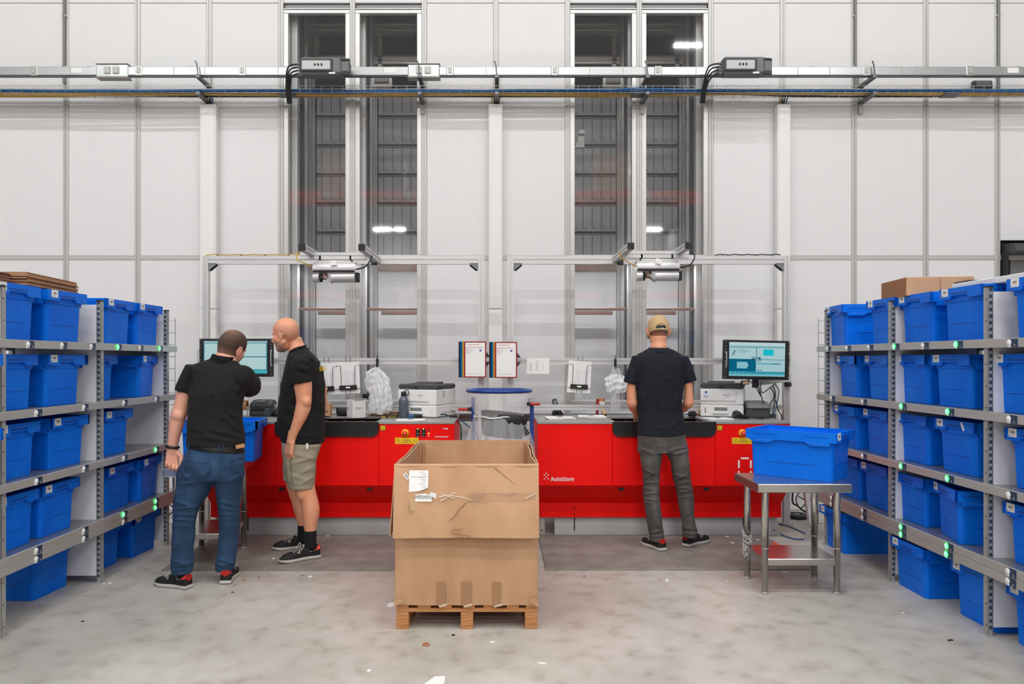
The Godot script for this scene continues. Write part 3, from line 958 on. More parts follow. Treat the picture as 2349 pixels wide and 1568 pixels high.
	for g in [0, 1]:
		var m := Node3D.new()
		m.name = "pick_light"
		obj("plate", MB.new().box(Vector3(0.022, 0, 0.002), Vector3(0.05, 0.042, 0.004), 0.001), M.module_blue, m)
		obj("base", MB.new().box(Vector3(-0.012, -0.008, 0.003), Vector3(0.026, 0.03, 0.006), 0.002), M.button_white, m)
		obj("button", MB.new().at(Transform3D(Basis(Vector3.RIGHT, PI / 2), Vector3(-0.012, 0.001, 0.004))).lathe([[0.0165, 0.0], [0.0165, 0.003], [0.013, 0.006], [0.0, 0.007]], 16), M.button_green if g else M.button_white, m)
		if g: obj("glow_ring", MB.new().at(Transform3D(Basis(Vector3.RIGHT, PI / 2), Vector3(-0.012, 0.001, 0.004))).lathe([[0.0215, 0.0], [0.0215, 0.0015], [0.016, 0.003]], 16), M.led_halo, m)
		obj("display", MB.new().box(Vector3(0.029, 0.007, 0.0045), Vector3(0.014, 0.016, 0.002)), M.dark_grey, m)
		obj("key", MB.new().box(Vector3(0.029, -0.012, 0.0045), Vector3(0.013, 0.013, 0.003), 0.001), M.mid_grey, m)
		proto[g] = m
	var li := 0
	for r in rows.size():
		for q in rows[r]:
			var m: Node3D = proto[q[1]].duplicate()
			m.name = "pick_light" if li == 0 else "pick_light_%03d" % li
			li += 1
			t.add_child(m, true)
			m.position = Vector3(s * fx, hs[r] - 0.025, -shelf_d(sg, q[0]))
			m.rotation.y = PI / 2 if sg < 0 else -PI / 2
	proto[0].free()
	proto[1].free()

# ---------------------------------------------------------------- crates
func make_crate() -> Node3D:
	# local axes: +z looks into the aisle, x along the rack; 0.40 wide, 0.60 deep, 0.32 high, origin under the middle of its front rim
	var t := thing("blue_crate", "", "crate")
	var H := 0.32
	var W := 0.4
	var D := 0.6
	var tp := 0.036
	var wall := 0.004
	var ring := func(w: float, d: float, y: float, r: float) -> Array:
		var out := []
		var pr := rounded(w, d, r, 3)
		for q in pr: out.append(Vector3(q.x, y, q.y - D / 2))
		return out
	# shell: outside up, over the rim, inside down
	var b := MB.new()
	b.smooth(false)
	var yr := 0.232
	b.loft([ring.call(W - 2 * tp, D - 2 * tp, 0.0, 0.02), ring.call(W - 2 * tp + 0.004, D - 2 * tp + 0.004, 0.004, 0.022), ring.call(W - 0.05, D - 0.05, yr, 0.026)], true)
	b.loft([ring.call(W - 0.05, D - 0.05, yr, 0.026), ring.call(W - 0.046, D - 0.04, yr + 0.004, 0.026), ring.call(W - 0.042, D - 0.03, H - 0.012, 0.024)], false)
	obj("body", b, M.crate, t)
	b = MB.new()
	var ins := [ring.call(W - 0.05, D - 0.044, H - 0.012, 0.02), ring.call(W - 0.055, D - 0.06, yr, 0.022), ring.call(W - 2 * tp - 0.008, D - 2 * tp - 0.008, 0.008, 0.018)]
	for r in ins.size(): ins[r].reverse()
	for i in 2:
		var w: int = ins[i].size()
		for j in w: b.quad(ins[i][(j + 1) % w], ins[i][j], ins[i + 1][j], ins[i + 1][(j + 1) % w])
	var fl: Array = ins[2]
	for j in range(1, fl.size() - 1): b.tri(fl[0], fl[j + 1], fl[j])
	obj("inside", b, M.crate, t)
	# rim collar: short sides with the handle notch, long sides with slanted ends
	for s in [1.0, -1.0]:
		var zf := 0.0 if s > 0 else -D
		var c := PackedVector2Array([Vector2(-W / 2, H), Vector2(-W / 2, H - 0.064), Vector2(-0.1, H - 0.066), Vector2(-0.082, H - 0.062), Vector2(-0.076, H - 0.046), Vector2(0.076, H - 0.046), Vector2(0.082, H - 0.062), Vector2(0.1, H - 0.066), Vector2(W / 2, H - 0.064), Vector2(W / 2, H)])
		var e := MB.new().at(Transform3D(Basis(), Vector3(0, 0, zf - s * 0.008)))
		e.prism(c, 0.016)
		var rim := obj("rim", e, M.crate, t)
		obj("handle_slot", MB.new().box(Vector3(0, H - 0.033, zf + s * 0.0004), Vector3(0.15, 0.008, 0.002)), M.crate_groove, rim)
		for q in [-0.165, 0.165]:
			for k in 3:
				obj("ridge", MB.new().box(Vector3(q, H - 0.042 - k * 0.007, zf + s * 0.001), Vector3(0.026 - k * 0.006, 0.0028, 0.003)), M.crate_mark, rim)
	for s in [-1.0, 1.0]:
		var c := PackedVector2Array([Vector2(-D / 2, H), Vector2(-D / 2, H - 0.06), Vector2(-D / 2 + 0.06, H - 0.088), Vector2(-0.14, H - 0.088), Vector2(-0.1, H - 0.066), Vector2(0.1, H - 0.066), Vector2(0.14, H - 0.088), Vector2(D / 2 - 0.04, H - 0.088), Vector2(D / 2 - 0.04, H - 0.064), Vector2(D / 2, H - 0.064), Vector2(D / 2, H)])
		var e := MB.new().at(Transform3D(Basis(Vector3(0, 0, 1), Vector3(0, 1, 0), Vector3(-1, 0, 0)), Vector3(s * (W / 2 - 0.006), 0, -D / 2)))
		e.prism(c, 0.012)
		var rim := obj("side_rim", e, M.crate, t)
		for q in [-0.17, 0.17]:
			obj("rib", MB.new().box(Vector3(s * (W / 2 + 0.0005), H - 0.03, -D / 2 + q), Vector3(0.002, 0.003, 0.16)), M.crate_groove, rim)
			obj("rib", MB.new().box(Vector3(s * (W / 2 + 0.0005), H - 0.07, -D / 2 + q), Vector3(0.002, 0.003, 0.12)), M.crate_mark, rim)
	# moulded panel lines low on the faces
	obj("groove", MB.new().box(Vector3(0, 0.105, -0.0305), Vector3(0.23, 0.003, 0.003)), M.crate_groove, t)
	for s in [-1.0, 1.0]:
		obj("groove", MB.new().box(Vector3(s * (W / 2 - 0.0305), 0.1, -D / 2), Vector3(0.003, 0.003, 0.34)), M.crate_groove, t)
	# address label with a barcode on the aisle side
	var lb := obj("address_label", MB.new().box(Vector3(-0.135, H - 0.024, 0.001), Vector3(0.062, 0.046, 0.0015)), M.paper, t)
	var bc := MB.new()
	for k in 9:
		bc.box(Vector3(-0.149 + k * 0.0035, H - 0.021, 0.002), Vector3([0.002, 0.0012, 0.0024][k % 3], 0.013, 0.0006))
	obj("barcode", bc, M.grey_print, lb).set_meta("kind", "stuff")
	obj("caption", MB.new().box(Vector3(-0.133, H - 0.036, 0.002), Vector3(0.02, 0.003, 0.0006)), M.pale_print, lb)
	return t

# [rack, level (0 = floor), depth of its middle, aisle inset of its rim, turn in degrees, where]
func crate_list() -> Array:
	return [
	[-1, 4, 4.18, 0.015, 0, "on top of the left rack, nearest to the picture edge"], [-1, 4, 4.66, 0.015, -2, "on top of the left rack, second from the near end"], [-1, 4, 5.32, 0.02, 0, "on top of the left rack, third from the near end"], [-1, 4, 5.765, 0.015, 0, "on top of the left rack, last towards the wall"],
	[-1, 3, 4.21, 0.045, 0, "on the upper shelf of the left rack, first behind the near upright"], [-1, 3, 4.70, 0.045, -1, "on the upper shelf of the left rack, second behind the near upright"], [-1, 3, 5.21, 0.09, 0, "on the upper shelf of the left rack, half hidden behind the middle upright"], [-1, 3, 5.83, 0.05, 9, "on the upper shelf of the left rack, turned at the far end"],
	[-1, 2, 4.24, 0.05, 0, "on the middle shelf of the left rack, first behind the near upright"], [-1, 2, 4.75, 0.05, -2, "on the middle shelf of the left rack, second behind the near upright"], [-1, 2, 5.35, 0.05, 0, "alone beside the empty space on the middle shelf of the left rack"],
	[-1, 1, 4.23, 0.05, 0, "on the lower shelf of the left rack, first behind the near upright"], [-1, 1, 4.65, 0.05, 0, "on the lower shelf of the left rack, second behind the near upright"], [-1, 1, 5.39, 0.05, 0, "on the lower shelf of the left rack, just past the middle upright"], [-1, 1, 5.83, 0.03, 5, "on the lower shelf of the left rack, far end by the man's hand"],
	[-1, 0, 4.80, 0.18, -4, "on the floor under the left rack, nearest one"], [-1, 0, 5.37, 0.135, -4, "on the floor under the left rack, behind the middle upright"], [-1, 0, 5.81, 0.06, -3, "on the floor under the left rack, at the far end"],
	[-1, 3, 3.745, -0.055, 0, "jutting in at the left picture edge on the upper shelf"], [-1, 2, 3.745, -0.055, 0, "jutting in at the left picture edge on the middle shelf"], [-1, 1, 3.735, -0.04, 0, "jutting in at the left picture edge on the lower shelf"],
	[1, 4, 5.89, -0.01, -7, "on top of the right rack, last towards the wall"], [1, 4, 5.23, 0.02, 0, "on top of the right rack, half behind the middle upright"], [1, 4, 4.83, 0.03, 0, "on top of the right rack, just past the middle upright"], [1, 4, 4.35, 0.03, 0, "on top of the right rack, just behind the near upright"], [1, 4, 3.74, 0.03, 0, "on top of the right rack, nearest to the picture edge"],
	[1, 3, 5.83, 0.05, -5, "on the upper shelf of the right rack, at the far end"], [1, 3, 5.38, 0.06, -4, "on the upper shelf of the right rack, second from the far end"], [1, 3, 4.93, 0.06, -2, "on the upper shelf of the right rack, just past the middle upright"], [1, 3, 4.49, 0.06, 0, "on the upper shelf of the right rack, just behind the near upright"], [1, 3, 3.905, 0.06, 0, "on the upper shelf of the right rack, nearest to the picture edge"],
	[1, 2, 5.81, 0.03, -3, "on the middle shelf of the right rack, far end above the table crate"], [1, 2, 5.37, 0.05, -2, "on the middle shelf of the right rack, second from the far end"], [1, 2, 4.93, 0.06, 0, "on the middle shelf of the right rack, just past the middle upright"], [1, 2, 4.45, 0.06, 0, "with a white smear, on the middle shelf of the right rack"], [1, 2, 3.8, 0.06, 0, "on the middle shelf of the right rack, nearest to the picture edge"],
	[1, 1, 5.84, 0.06, 0, "on the lower shelf of the right rack, far end behind the table crate"], [1, 1, 5.41, 0.06, 0, "on the lower shelf of the right rack, half behind the middle upright"], [1, 1, 4.945, 0.05, 0, "on the lower shelf of the right rack, just past the middle upright"], [1, 1, 4.51, 0.035, -14, "turned askew on the lower shelf of the right rack"], [1, 1, 3.815, 0.06, 0, "on the lower shelf of the right rack, nearest to the picture edge"],
	[1, 0, 5.93, -0.02, 0, "on the floor under the right rack, farthest one behind the steel table"], [1, 0, 4.845, -0.005, 0, "on the floor under the right rack, between the two nearer uprights"], [1, 0, 4.26, 0.045, 0, "on the floor under the right rack, half behind the near upright"], [1, 0, 3.80, 0.07, 0, "on the floor under the right rack, cut by the picture edge"]]

func crates() -> void:
	var proto := make_crate()
	var first := true
	for q in crate_list():
		var c: Node3D = proto
		if not first:
			c = proto.duplicate()
			c.name = numbered("blue_crate")
			add_child(c, true)
		first = false
		var sg: int = q[0]
		var h: float = 0.0 if q[1] == 0 else LEVELS[q[1] - 1] - 0.003
		c.position = Vector3(sg * ((SX[0] if sg < 0 else SX[1]) + 0.012 + q[3]), h, -q[2])
		c.rotation.y = (PI / 2 if sg < 0 else -PI / 2) + deg_to_rad(q[4])
		var where: String = q[5]
		c.set_meta("label", "blue crate " + where)
		c.set_meta("category", "crate")
		c.set_meta("group", "blue crates of the racks")
		if where.begins_with("with a white smear"):
			obj("smear", MB.new().at(Transform3D(Basis(Vector3.BACK, 0.5), Vector3(0.09, 0.29, 0.001))).prism(rounded(0.018, 0.055, 0.008, 3), 0.002), M.white, c, "white smear")
	# table crates share the build
	for q in [[Vector3.ZERO, 0.0, "large open blue crate standing askew on the steel table"], [Vector3.ZERO, 0.0, "open blue crate on the table behind the man in the polo shirt"]]:
		var c: Node3D = proto.duplicate()
		c.name = numbered("blue_crate")
		add_child(c, true)
		c.remove_meta("group")
		c.set_meta("label", q[2])
		table_crates.append(c)
	# flat cartons and a carton on top of the racks
	flat_bundle(Vector3(-2.98, 1.945, -4.62), 0.34, 0.62, 0.10, 0.1, "bundle of flattened brown cartons on top of the left crates, nearer the wall")
	flat_bundle(Vector3(-3.02, 1.945, -4.18), 0.3, 0.5, 0.085, 0.05, "bundle of flattened brown cartons on top of the left crates, nearer the picture edge")
	var t := thing("carton", "brown carton lying on top of the right rack crates", "carton", Vector3(2.93, 1.95, -5.05))
	t.rotation.y = -0.12
	obj("body", MB.new().box(Vector3(0, 0.06, 0), Vector3(0.42, 0.125, 0.42), 0.004), M.cardboard, t)
	obj("seam", MB.new().box(Vector3(0.0, 0.06, 0.211), Vector3(0.004, 0.12, 0.001)), M.cardboard_dark, t)
	obj("flute_end", MB.new().box(Vector3(-0.211, 0.06, 0), Vector3(0.002, 0.12, 0.41)), M.cardboard_dark, t)
	t = thing("white_carton", "white flat carton with open flap on top of the nearest right crates", "carton", Vector3(2.98, 1.955, -4.15))
	obj("body", MB.new().box(Vector3(0, 0.018, 0), Vector3(0.36, 0.036, 0.8), 0.004), M.paper, t)
	obj("flap", MB.new().at(Transform3D(Basis(Vector3.BACK, 0.14), Vector3(0.08, 0.05, 0.1))).box(Vector3.ZERO, Vector3(0.36, 0.006, 0.5)), M.white, t)
	obj("dark_edge", MB.new().box(Vector3(-0.02, 0.042, -0.32), Vector3(0.3, 0.012, 0.15), 0.003), M.dark_grey, t)

var table_crates: Array = []

func flat_bundle(c: Vector3, w: float, l: float, h: float, turn: float, label: String) -> void:
	var t := thing("carton_bundle", label, "cartons", c)
	t.rotation.y = turn
	var n := int(h / 0.0065)
	for i in n:
		obj("sheet", MB.new().box(Vector3(rng.randf_range(-0.008, 0.008), 0.0035 + i * 0.0065, rng.randf_range(-0.008, 0.008)), Vector3(w, 0.0052, l)), M.cardboard if i % 2 else M.cardboard_dark, t)

# ---------------------------------------------------------------- ports
func ports() -> void:
	port(-2.493, -0.379, "left", 872.0)
	port(0.317, 2.431, "right", 1643.0)

func port(xa: float, xb: float, side: String, px_seam: float) -> void:
	var zf := -DF
	var top := 1.006
	var t := thing("picking_port", "red picking workstation with black flap and grey worktop, %s of the cardboard box" % ("to the left" if side == "left" else "to the right"), "workstation", Vector3.ZERO)
	# three front panels split at the seams
	var s1: float = X(631.0 if side == "left" else 1405.0, DF)
	var s2 := X(869.0 if side == "left" else 1641.5, DF)
	for q in [[xa, s1], [s1, s2], [s2, xb]]:
		obj("front_panel", MB.new().span(Vector3(q[0] + 0.0012, 0.476, zf), Vector3(q[1] - 0.0012, top - 0.021, zf - 0.03), 0.002), M.red, t)
	for x in [xa, xb - 0.004]:
		obj("side_panel", MB.new().span(Vector3(x, 0.49, zf - 0.028), Vector3(x + 0.004, top - 0.02, zf - 0.82)), M.red, t)
	obj("back_panel", MB.new().span(Vector3(xa, 0.2, zf - 0.80), Vector3(xb, top - 0.03, zf - 0.83)), M.dark_grey, t)
	# slanted and upright skirt below
	var zl := -6.33
	var pr := PackedVector2Array([Vector2(-zf - 0.002, 0.476), Vector2(-zl, 0.292), Vector2(-zl, 0.167), Vector2(-zl + 0.004, 0.167), Vector2(-zl + 0.004, 0.294), Vector2(-zf + 0.003, 0.48)])
	var l := xb - xa - 0.008
	var b := MB.new().at(Transform3D(Basis(Vector3(0, 0, -1), Vector3(0, 1, 0), Vector3(1, 0, 0)), Vector3((xa + xb) / 2, 0, 0)))
	b.prism(pr, l)
	obj("skirt", b, M.red, t)
	# slanted end cheeks
	for x in [xa + 0.004, xb - 0.006]:
		var ch := MB.new().at(Transform3D(Basis(Vector3(0, 0, -1), Vector3(0, 1, 0), Vector3(1, 0, 0)), Vector3(x, 0, 0)))
		ch.prism(PackedVector2Array([Vector2(-zf + 0.004, 0.478), Vector2(-zl + 0.004, 0.292), Vector2(-zl + 0.004, 0.17), Vector2(6.9, 0.17), Vector2(6.9, 0.5), Vector2(6.2, 0.5)]), 0.003)
		obj("end_cheek", ch, M.red, t)
	var hooks := [1270.0 - 1233.0 + 583.0, 0.0]
	for px in ([849.0, 712.0 - 64.0] if side == "left" else [1424.0, 1619.0]):
		obj("catch", MB.new().box(Vector3(X(px, 6.19), Y(1120, 6.19), -6.175), Vector3(0.042, 0.028, 0.03), 0.004), M.black, t)
	for q in ([[485.0, 1171.0], [485.0, 1181.0], [568.0, 1171.0], [568.0, 1181.0]] if side == "left" else [[1238.0, 1162.0], [1238.0, 1179.0], [1318.0, 1162.0], [1318.0, 1178.0], [1706.0, 1162.0], [1706.0, 1178.0], [1787.0, 1161.0], [1787.0, 1177.0]]):
		obj("screw", MB.new().at(Transform3D(Basis(Vector3.RIGHT, PI / 2), Vector3(X(q[0], 6.33), Y(q[1], 6.33), zl))).lathe([[0.006, 0.0], [0.006, 0.003], [0.0, 0.004]], 10), M.black, t)
	# kick plate, its legs and slots
	var zk := -6.37
	obj("kick_plate", MB.new().span(Vector3(xa + 0.16, 0.004, zk), Vector3(xb - 0.06, 0.2, zk - 0.01)), M.kick, t)
	for x in [xa + 0.03, xb - 0.075]:
		obj("leg", MB.new().span(Vector3(x, 0.0, zk + 0.01), Vector3(x + 0.045, 0.3, zk - 0.05), 0.003), M.zinc, t)
		obj("screw", MB.new().at(Transform3D(Basis(Vector3.RIGHT, PI / 2), Vector3(x + 0.02, 0.05, zk + 0.011))).lathe([[0.006, 0.0], [0.006, 0.003], [0.0, 0.004]], 10), M.black, t)
		obj("leg", MB.new().span(Vector3(x, 0.0, -6.85), Vector3(x + 0.045, 0.3, -6.9), 0.003), M.zinc, t)
	for px in ([568.0] if side == "left" else [1318.0, 1706.0]):
		obj("slot", MB.new().box(Vector3(X(px, 6.36), Y(1201, 6.36), zk + 0.003), Vector3(0.009, 0.115, 0.006)), M.black, t)
	# worktop with the bin opening
	var wt := MB.new()
	var zb := -6.97
	var ho := zf - 0.07
	wt.span(Vector3(xa, top - 0.02, zf + 0.003), Vector3(s1 + 0.03, top, zb), 0.003)
	wt.span(Vector3(s2 - 0.03, top - 0.02, zf + 0.003), Vector3(xb, top, zb), 0.003)
	obj("worktop", wt, M.worktop, t)
	wt = MB.new()
	wt.span(Vector3(s1 + 0.03, top - 0.022, zf - 0.0), Vector3(s2 - 0.03, top - 0.003, ho))
	obj("front_ledge", wt, M.steel_top, t)
	wt = MB.new()
	wt.span(Vector3(s1 + 0.03, top - 0.022, -6.72), Vector3(s2 - 0.03, top - 0.001, zb), 0.003)
	obj("rear_ledge", wt, M.worktop, t)
	obj("bin_well", MB.new().span(Vector3(s1 + 0.04, 0.66, ho - 0.01), Vector3(s2 - 0.04, 0.68, -6.71)), M.dark_grey, t)
	for k in 5:
		obj("rim_clip", MB.new().box(Vector3(s1 + 0.12 + k * 0.15, top + 0.0, zf - 0.05), Vector3(0.02, 0.008, 0.02), 0.002), M.alu_dark, t)
	# black rubber flap over the opening
	var fx := (s1 + s2) / 2
	var fw := s2 - s1
	var fp := PackedVector2Array()
	var r := 0.055
	fp.append_array([Vector2(-fw / 2, 0.0), Vector2(-fw / 2, -0.125 + r)])
	for k in 6:
		var a := PI + PI / 2 * k / 5.0
		fp.append(Vector2(-fw / 2 + r + cos(a) * r, -0.125 + r + sin(a) * r))
	for k in 6:
		var a := -PI / 2 + PI / 2 * k / 5.0
		fp.append(Vector2(fw / 2 - r + cos(a) * r, -0.125 + r + sin(a) * r))
	fp.append(Vector2(fw / 2, 0.0))
	obj("flap", MB.new().at(along_z(Vector3(fx, top + 0.001, zf + 0.010))).prism(fp, 0.014), M.black, t, "black rubber flap")
	# control field
	var px0 := s2
	var zs := zf + 0.001
	var wx := px0 + 0.034
	var wy := Y(981.0, DF)
	var wp := obj("warning_plate", MB.new().at(along_z(Vector3(wx, wy, zs))).prism(rounded(0.046, 0.046, 0.007, 3), 0.002), M.black, t)
	obj("sticker", MB.new().at(along_z(Vector3(wx, wy, zs + 0.0012))).prism(rounded(0.039, 0.039, 0.005, 3), 0.001), M.yellow, wp)
	var tr := MB.new().at(along_z(Vector3(wx, wy - 0.001, zs + 0.0019)))
	tr.prism(PackedVector2Array([Vector2(-0.015, -0.012), Vector2(0.015, -0.012), Vector2(0, 0.014)]), 0.0006)
	obj("triangle", tr, M.black, wp)
	obj("triangle_field", MB.new().at(along_z(Vector3(wx, wy - 0.0015, zs + 0.0024))).prism(PackedVector2Array([Vector2(-0.0115, -0.0095), Vector2(0.0115, -0.0095), Vector2(0, 0.0105)]), 0.0006), M.yellow, wp)
	obj("bolt_sign", MB.new().at(along_z(Vector3(wx, wy - 0.003, zs + 0.0029))).prism(PackedVector2Array([Vector2(0.0, 0.008), Vector2(-0.003, -0.001), Vector2(0.0, -0.0005), Vector2(-0.001, -0.006), Vector2(0.003, 0.002), Vector2(0.0005, 0.0015)]), 0.0006), M.black, wp)
	var ex := px0 + 0.222
	var ey := Y(992.5, DF)
	var es := obj("stop_button", MB.new().at(Transform3D(Basis(Vector3.RIGHT, PI / 2), Vector3(ex, ey, zs))).lathe([[0.033, 0.0], [0.033, 0.006], [0.029, 0.012], [0.0, 0.013]], 24), M.amber, t, "yellow emergency stop collar with a red button")
	obj("knob", MB.new().at(Transform3D(Basis(Vector3.RIGHT, PI / 2), Vector3(ex, ey, zs + 0.012))).lathe([[0.011, 0.0], [0.011, 0.014], [0.018, 0.016], [0.018, 0.026], [0.015, 0.03], [0.0, 0.031]], 20), M.red, es)
	obj("knob_dot", MB.new().at(Transform3D(Basis(Vector3.RIGHT, PI / 2), Vector3(ex, ey, zs + 0.043))).lathe([[0.006, 0.0], [0.006, 0.0012], [0.0, 0.0015]], 12), M.white, es)
	obj("knob_ring", MB.new().at(Transform3D(Basis(Vector3.RIGHT, PI / 2), Vector3(ex, ey, zs + 0.03))).lathe([[0.0185, 0.0], [0.0185, 0.004]], 20), M.white, es)
	var nx := px0 + 0.234
	var ny := Y(1010.5, DF)
	var np := obj("notice_plate", MB.new().at(along_z(Vector3(nx, ny, zs))).prism(rounded(0.196, 0.053, 0.003, 2), 0.002), M.yellow, t)
	letters("MEDIASTOP", 0.0085, M.print, np, Vector3(nx - 0.026, ny + 0.005, zs + 0.001), true, Vector3.ZERO, "lettering", 0.052)
	letters("AUTOSTORE POORT", 0.0085, M.print, np, Vector3(nx - 0.046, ny - 0.012, zs + 0.001), true, Vector3.ZERO, "lettering", 0.092)
	for s in [-0.073, 0.073]:
		var rg := MB.new().at(Transform3D(Basis(Vector3.RIGHT, PI / 2), Vector3(nx + s, ny, zs + 0.0011)))
		rg.lathe([[0.0165, 0.0], [0.0165, 0.0006], [0.0178, 0.0006], [0.0178, 0.0]], 24, false)
		obj("ring_mark", rg, M.print, np)
		for k in 3:
			var a := PI / 2 + TAU / 3 * k + PI
			var b2 := PI / 2 + TAU / 3 * (k + 1) + PI
			obj("arrow_mark", MB.new().cyl(Vector3(nx + s + cos(a) * 0.014, ny + sin(a) * 0.014, zs + 0.0013), Vector3(nx + s + cos(b2) * 0.014, ny + sin(b2) * 0.014, zs + 0.0013), 0.0005, 4), M.print, np)
		obj("bar_mark", MB.new().box(Vector3(nx + s, ny + 0.001, zs + 0.0013), Vector3(0.0018, 0.008, 0.0006)), M.print, np)
	for k in 2:
		var bx: float = X(958.5 + k * 13.0, DF) - X(869.0, DF) + px0
		var by := Y(991.5, DF)
		var sw := obj("switch", MB.new().box(Vector3(bx, by, zs + 0.003), Vector3(0.034, 0.068, 0.01), 0.003), M.black, t)
		obj("indicator_light", MB.new().box(Vector3(bx, by + 0.03, zs + 0.009), Vector3(0.011, 0.009, 0.004), 0.002), M.led_amber, sw)
		obj("legend", MB.new().box(Vector3(bx, by - 0.006, zs + 0.0083), Vector3(0.016, 0.004, 0.0006)), M.pale_print, sw)
		obj("legend", MB.new().box(Vector3(bx, by - 0.03, zs + 0.0083), Vector3(0.007, 0.006, 0.0006)), M.paper, sw)
	var lx := X(983.5, DF) - X(869.0, DF) + px0
	for k in 4:
		obj(["indicator", "indicator", "indicator_light", "legend"][k], MB.new().box(Vector3(lx, Y(982.5 + k * 5.6, DF), zs + 0.001), Vector3(0.014 if k < 3 else 0.008, 0.009, 0.003), 0.001), [M.black, M.dark_grey, M.led_lime, M.paper][k], t)
	if side == "left":
		letters("PortCarousel 4.0", 0.0125, M.white, t, Vector3(X(998, DF), Y(1001, DF), zs + 0.0008), true, Vector3.ZERO, "lettering", X(1028, DF) - X(998, DF))
		for k in 2:
			obj("fine_print", MB.new().box(Vector3(X(1021.0 + k * 3.5, DF), Y(982.0 + k * 1.9, DF), zs + 0.0002), Vector3(0.05 - k * 0.024, 0.004, 0.0008)), M.paper, t)
	else:
		letters("AutoStore", 0.0335, M.white, t, Vector3(X(1263.2, DF), Y(1098.3, DF), zs + 0.0008), true, Vector3.ZERO, "lettering", X(1316.5, DF) - X(1263.2, DF))
		for q in [[1252.9, 1085.4], [1248.7, 1089.6], [1257.3, 1089.6], [1253.0, 1094.0], [1248.7, 1098.2], [1257.3, 1098.2]]:
			obj("logo_dot", MB.new().at(Transform3D(Basis(Vector3.RIGHT, PI / 2), Vector3(X(q[0], DF), Y(q[1], DF), zf))).lathe([[0.0062, 0.0], [0.0062, 0.001], [0.0, 0.001]], 14), M.white, t)
		# the big segment figure, its foot hidden by the crate table
		var fc := X(1708.5, DF)
		var ft := Y(1050.5, DF)
		var seg := PackedVector2Array([Vector2(-0.0365, 0), Vector2(-0.03, 0.0075), Vector2(0.03, 0.0075), Vector2(0.0365, 0), Vector2(0.03, -0.0075), Vector2(-0.03, -0.0075)])
		obj("figure_segment", MB.new().at(along_z(Vector3(fc, ft, zs))).prism(seg, 0.001), M.white, t)
		obj("figure_segment", MB.new().at(along_z(Vector3(fc, ft - 0.19, zs))).prism(seg, 0.001), M.white, t)
		for s in [-1, 1]:
			for k in 2:
				obj("figure_segment", MB.new().at(Transform3D(Basis(Vector3.BACK, PI / 2), Vector3(fc + s * 0.05, ft - 0.05 - k * 0.09, zs))).prism(seg, 0.001), M.white, t)

